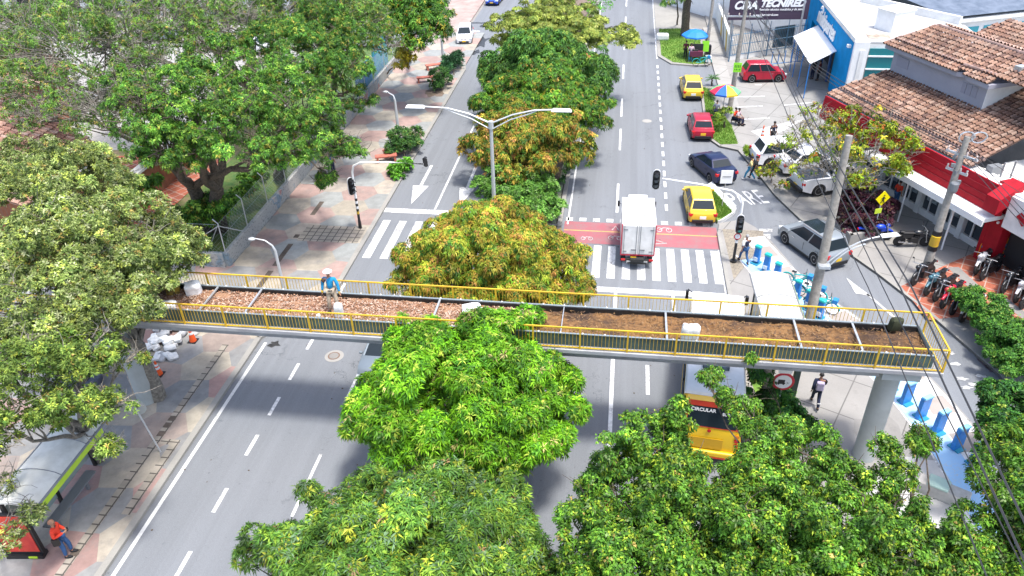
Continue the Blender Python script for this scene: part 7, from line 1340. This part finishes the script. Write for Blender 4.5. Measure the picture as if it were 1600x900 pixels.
tree('round_bush', 'small bright round bush beside the pedestrian path near the white estate car', 'shrub', (*G(1166, 243, KH), KH), [BL(1166, 236, .6, 10)], 'shrub_lime', .03, None, 57, over=dict(L=.12, W=.05, sp=.1, pal=[((.2, .32, .02), 5), ((.12, .22, .02), 4)]))
tree('small_shrub', 'low shrub growing at the wheels of the white estate car', 'shrub', (*G(1205, 285, KH), KH), [BL(1205, 270, .8, 16), BL(1190, 272, .7, 12), BL(1222, 290, .6, 12)], 'yellow', .04, None, 58, twigs=12, dens=.6)
tree('small_shrub', 'low green plant at the tip of the narrow grass verge beside the far taxi', 'shrub', (*G(1110, 148, KH), KH), [BL(1109, 143, .5, 8), BL(1115, 150, .4, 7)], 'shrub', .03, None, 59)
# palms
def palm(base, ht, nf, fl, tr, lb, skirt=False, name='palm_tree', seed=3, cat='palm'):
    rg = np.random.default_rng(seed); t = thing(name, lb, cat, base); b = MB(); pts = [(0, 0, -.05)]+[(rg.normal(0, .02), rg.normal(0, .02), ht*k/10) for k in range(1, 11)]; b.tube(pts, [tr*(1.25-.35*k/10)*(1+.08*(k % 2)) for k in range(11)], 10)
    if skirt:
        for k in range(90): a, z = rg.uniform(0, 2*PI), rg.uniform(.55, 1)*ht; b.tube([(tr*math.cos(a), tr*math.sin(a), z), (tr*1.7*math.cos(a), tr*1.7*math.sin(a), z-rg.uniform(.2, .6))], [.05, .01], 3)
    b.build('trunk', BARK, t, smooth=50); V, F, C = [], [], []
    for k in range(nf):
        a = rg.uniform(0, 2*PI); e0 = rg.uniform(-.3 if skirt else .2, 1.1); P0 = Vector((0, 0, ht)); prev = P0; d = Vector((math.cos(a)*math.cos(e0), math.sin(a)*math.cos(e0), math.sin(e0)))
        for j in range(9):
            q = prev+d*(fl/9); d = (d+Vector((0, 0, -.16))).normalized(); s_ = d.cross(Vector((0, 0, 1))).normalized(); lw = fl*.26*math.sin(PI*(j+1.2)/10.5)
            for sg in (1, -1):
                for u_ in (0, .5): c0 = prev.lerp(q, u_); tip = c0+s_*sg*lw+d*lw*.5-Vector((0, 0, lw*.35)); w_ = (q-prev)*.32; o2 = len(V); V += [tuple(c0), tuple(c0.lerp(tip, .5)+w_), tuple(tip), tuple(c0.lerp(tip, .5)-w_*.3)]; F.append((o2, o2+1, o2+2, o2+3)); C.append(np.array((.06, .15, .03))*rg.uniform(.6, 1.4) if not (skirt and e0 < 0) else np.array((.16, .10, .05)))
            prev = q
    npmesh('frond', np.array(V), np.array(F), LEAF, np.array(C), t); return t
palm((*G(1069, 56, KH), KH), 6.2, 34, 2.6, .34, 'shaggy thick trunked palm standing on the far lawn', True)
palm((*G(1112, 133, KH), KH), .55, 16, .7, .06, 'tiny palm in the kerb gap above the far taxi', False, 'small_palm', 4)
tree('young_tree', 'slim young tree left of the palm on the far lawn', 'tree', (*G(1058, 38, KH), KH), [BL(1048, 2, 4.2, 12), BL(1066, 0, 4.4, 12), BL(1040, 6, 3.9, 9)], 'broad', .09, None, 61, fork=.85, dens=.7)
# low plants of the median gap and kerb
tree('small_shrub', 'ferny ground plants under the golden mango tree by the right kerb', 'shrub', (-4.0, 44.5, .14), [BL(885, 262, .5, 12), BL(880, 280, .4, 9)], 'shrub', .03, None, 62, dens=.7)
# leafy grass tufts
def tufts(name, polys, n, lb, h=.1):
    rg = np.random.default_rng(77); V = []; 
    for (x0, x1, y0, y1, z, test) in polys:
        k = 0
        while k < n:
            x, y = rg.uniform(x0, x1), rg.uniform(y0, y1); k += 1
            if not test(x, y): continue
            a = rg.uniform(0, PI); w_ = .02; hh = h*rg.uniform(.5, 1.3); dx, dy = math.cos(a)*w_, math.sin(a)*w_; lx, ly = rg.normal(0, .04, 2); V.append([(x-dx, y-dy, z), (x+dx, y+dy, z), (x+lx+dx*.2, y+ly+dy*.2, z+hh), (x+lx-dx*.2, y+ly-dy*.2, z+hh)])
    V = np.array(V).reshape(-1, 3); F = np.arange(len(V)).reshape(-1, 4); C = np.array([(.13, .28, .03), (.09, .2, .02), (.2, .3, .06)])[rg.integers(0, 3, len(F))]
    o = npmesh(name, V, F, LEAF, C); tag(o, kind='stuff', label=lb, cat='grass')
inp = lambda poly: (lambda x, y: sum(((poly[i][1] > y) != (poly[i-1][1] > y)) and (x < (poly[i-1][0]-poly[i][0])*(y-poly[i][1])/(poly[i-1][1]-poly[i][1])+poly[i][0]) for i in range(len(poly))) % 2 == 1)
g1 = [(3.7, 82), (3.7, 73.2), (4.7, 71.1), (6.5, 70.6), (7.6, 70.8), (7.6, 81.5), (6.5, 82.5)]; g2 = [(6.9, 64.3), (6.7, 58), (6.8, 53.4), (7.3, 52.3), (8.5, 52.5), (8.4, 56), (7.6, 60), (7.3, 64)]; g3 = [G(1110, 298, .24), G(1113, 296, .24), G(1144, 331, .24), G(1125, 343, .24), G(1120, 344, .24)]
tufts('grass_tufts', [(3.6, 7.7, 70.5, 83, KH+.03, inp(g1)), (6.6, 8.6, 52, 65, KH+.03, inp(g2)), (5.9, 7.5, 41, 46, .25, inp(g3))], 9000, 'short grass blades on the right hand lawns')
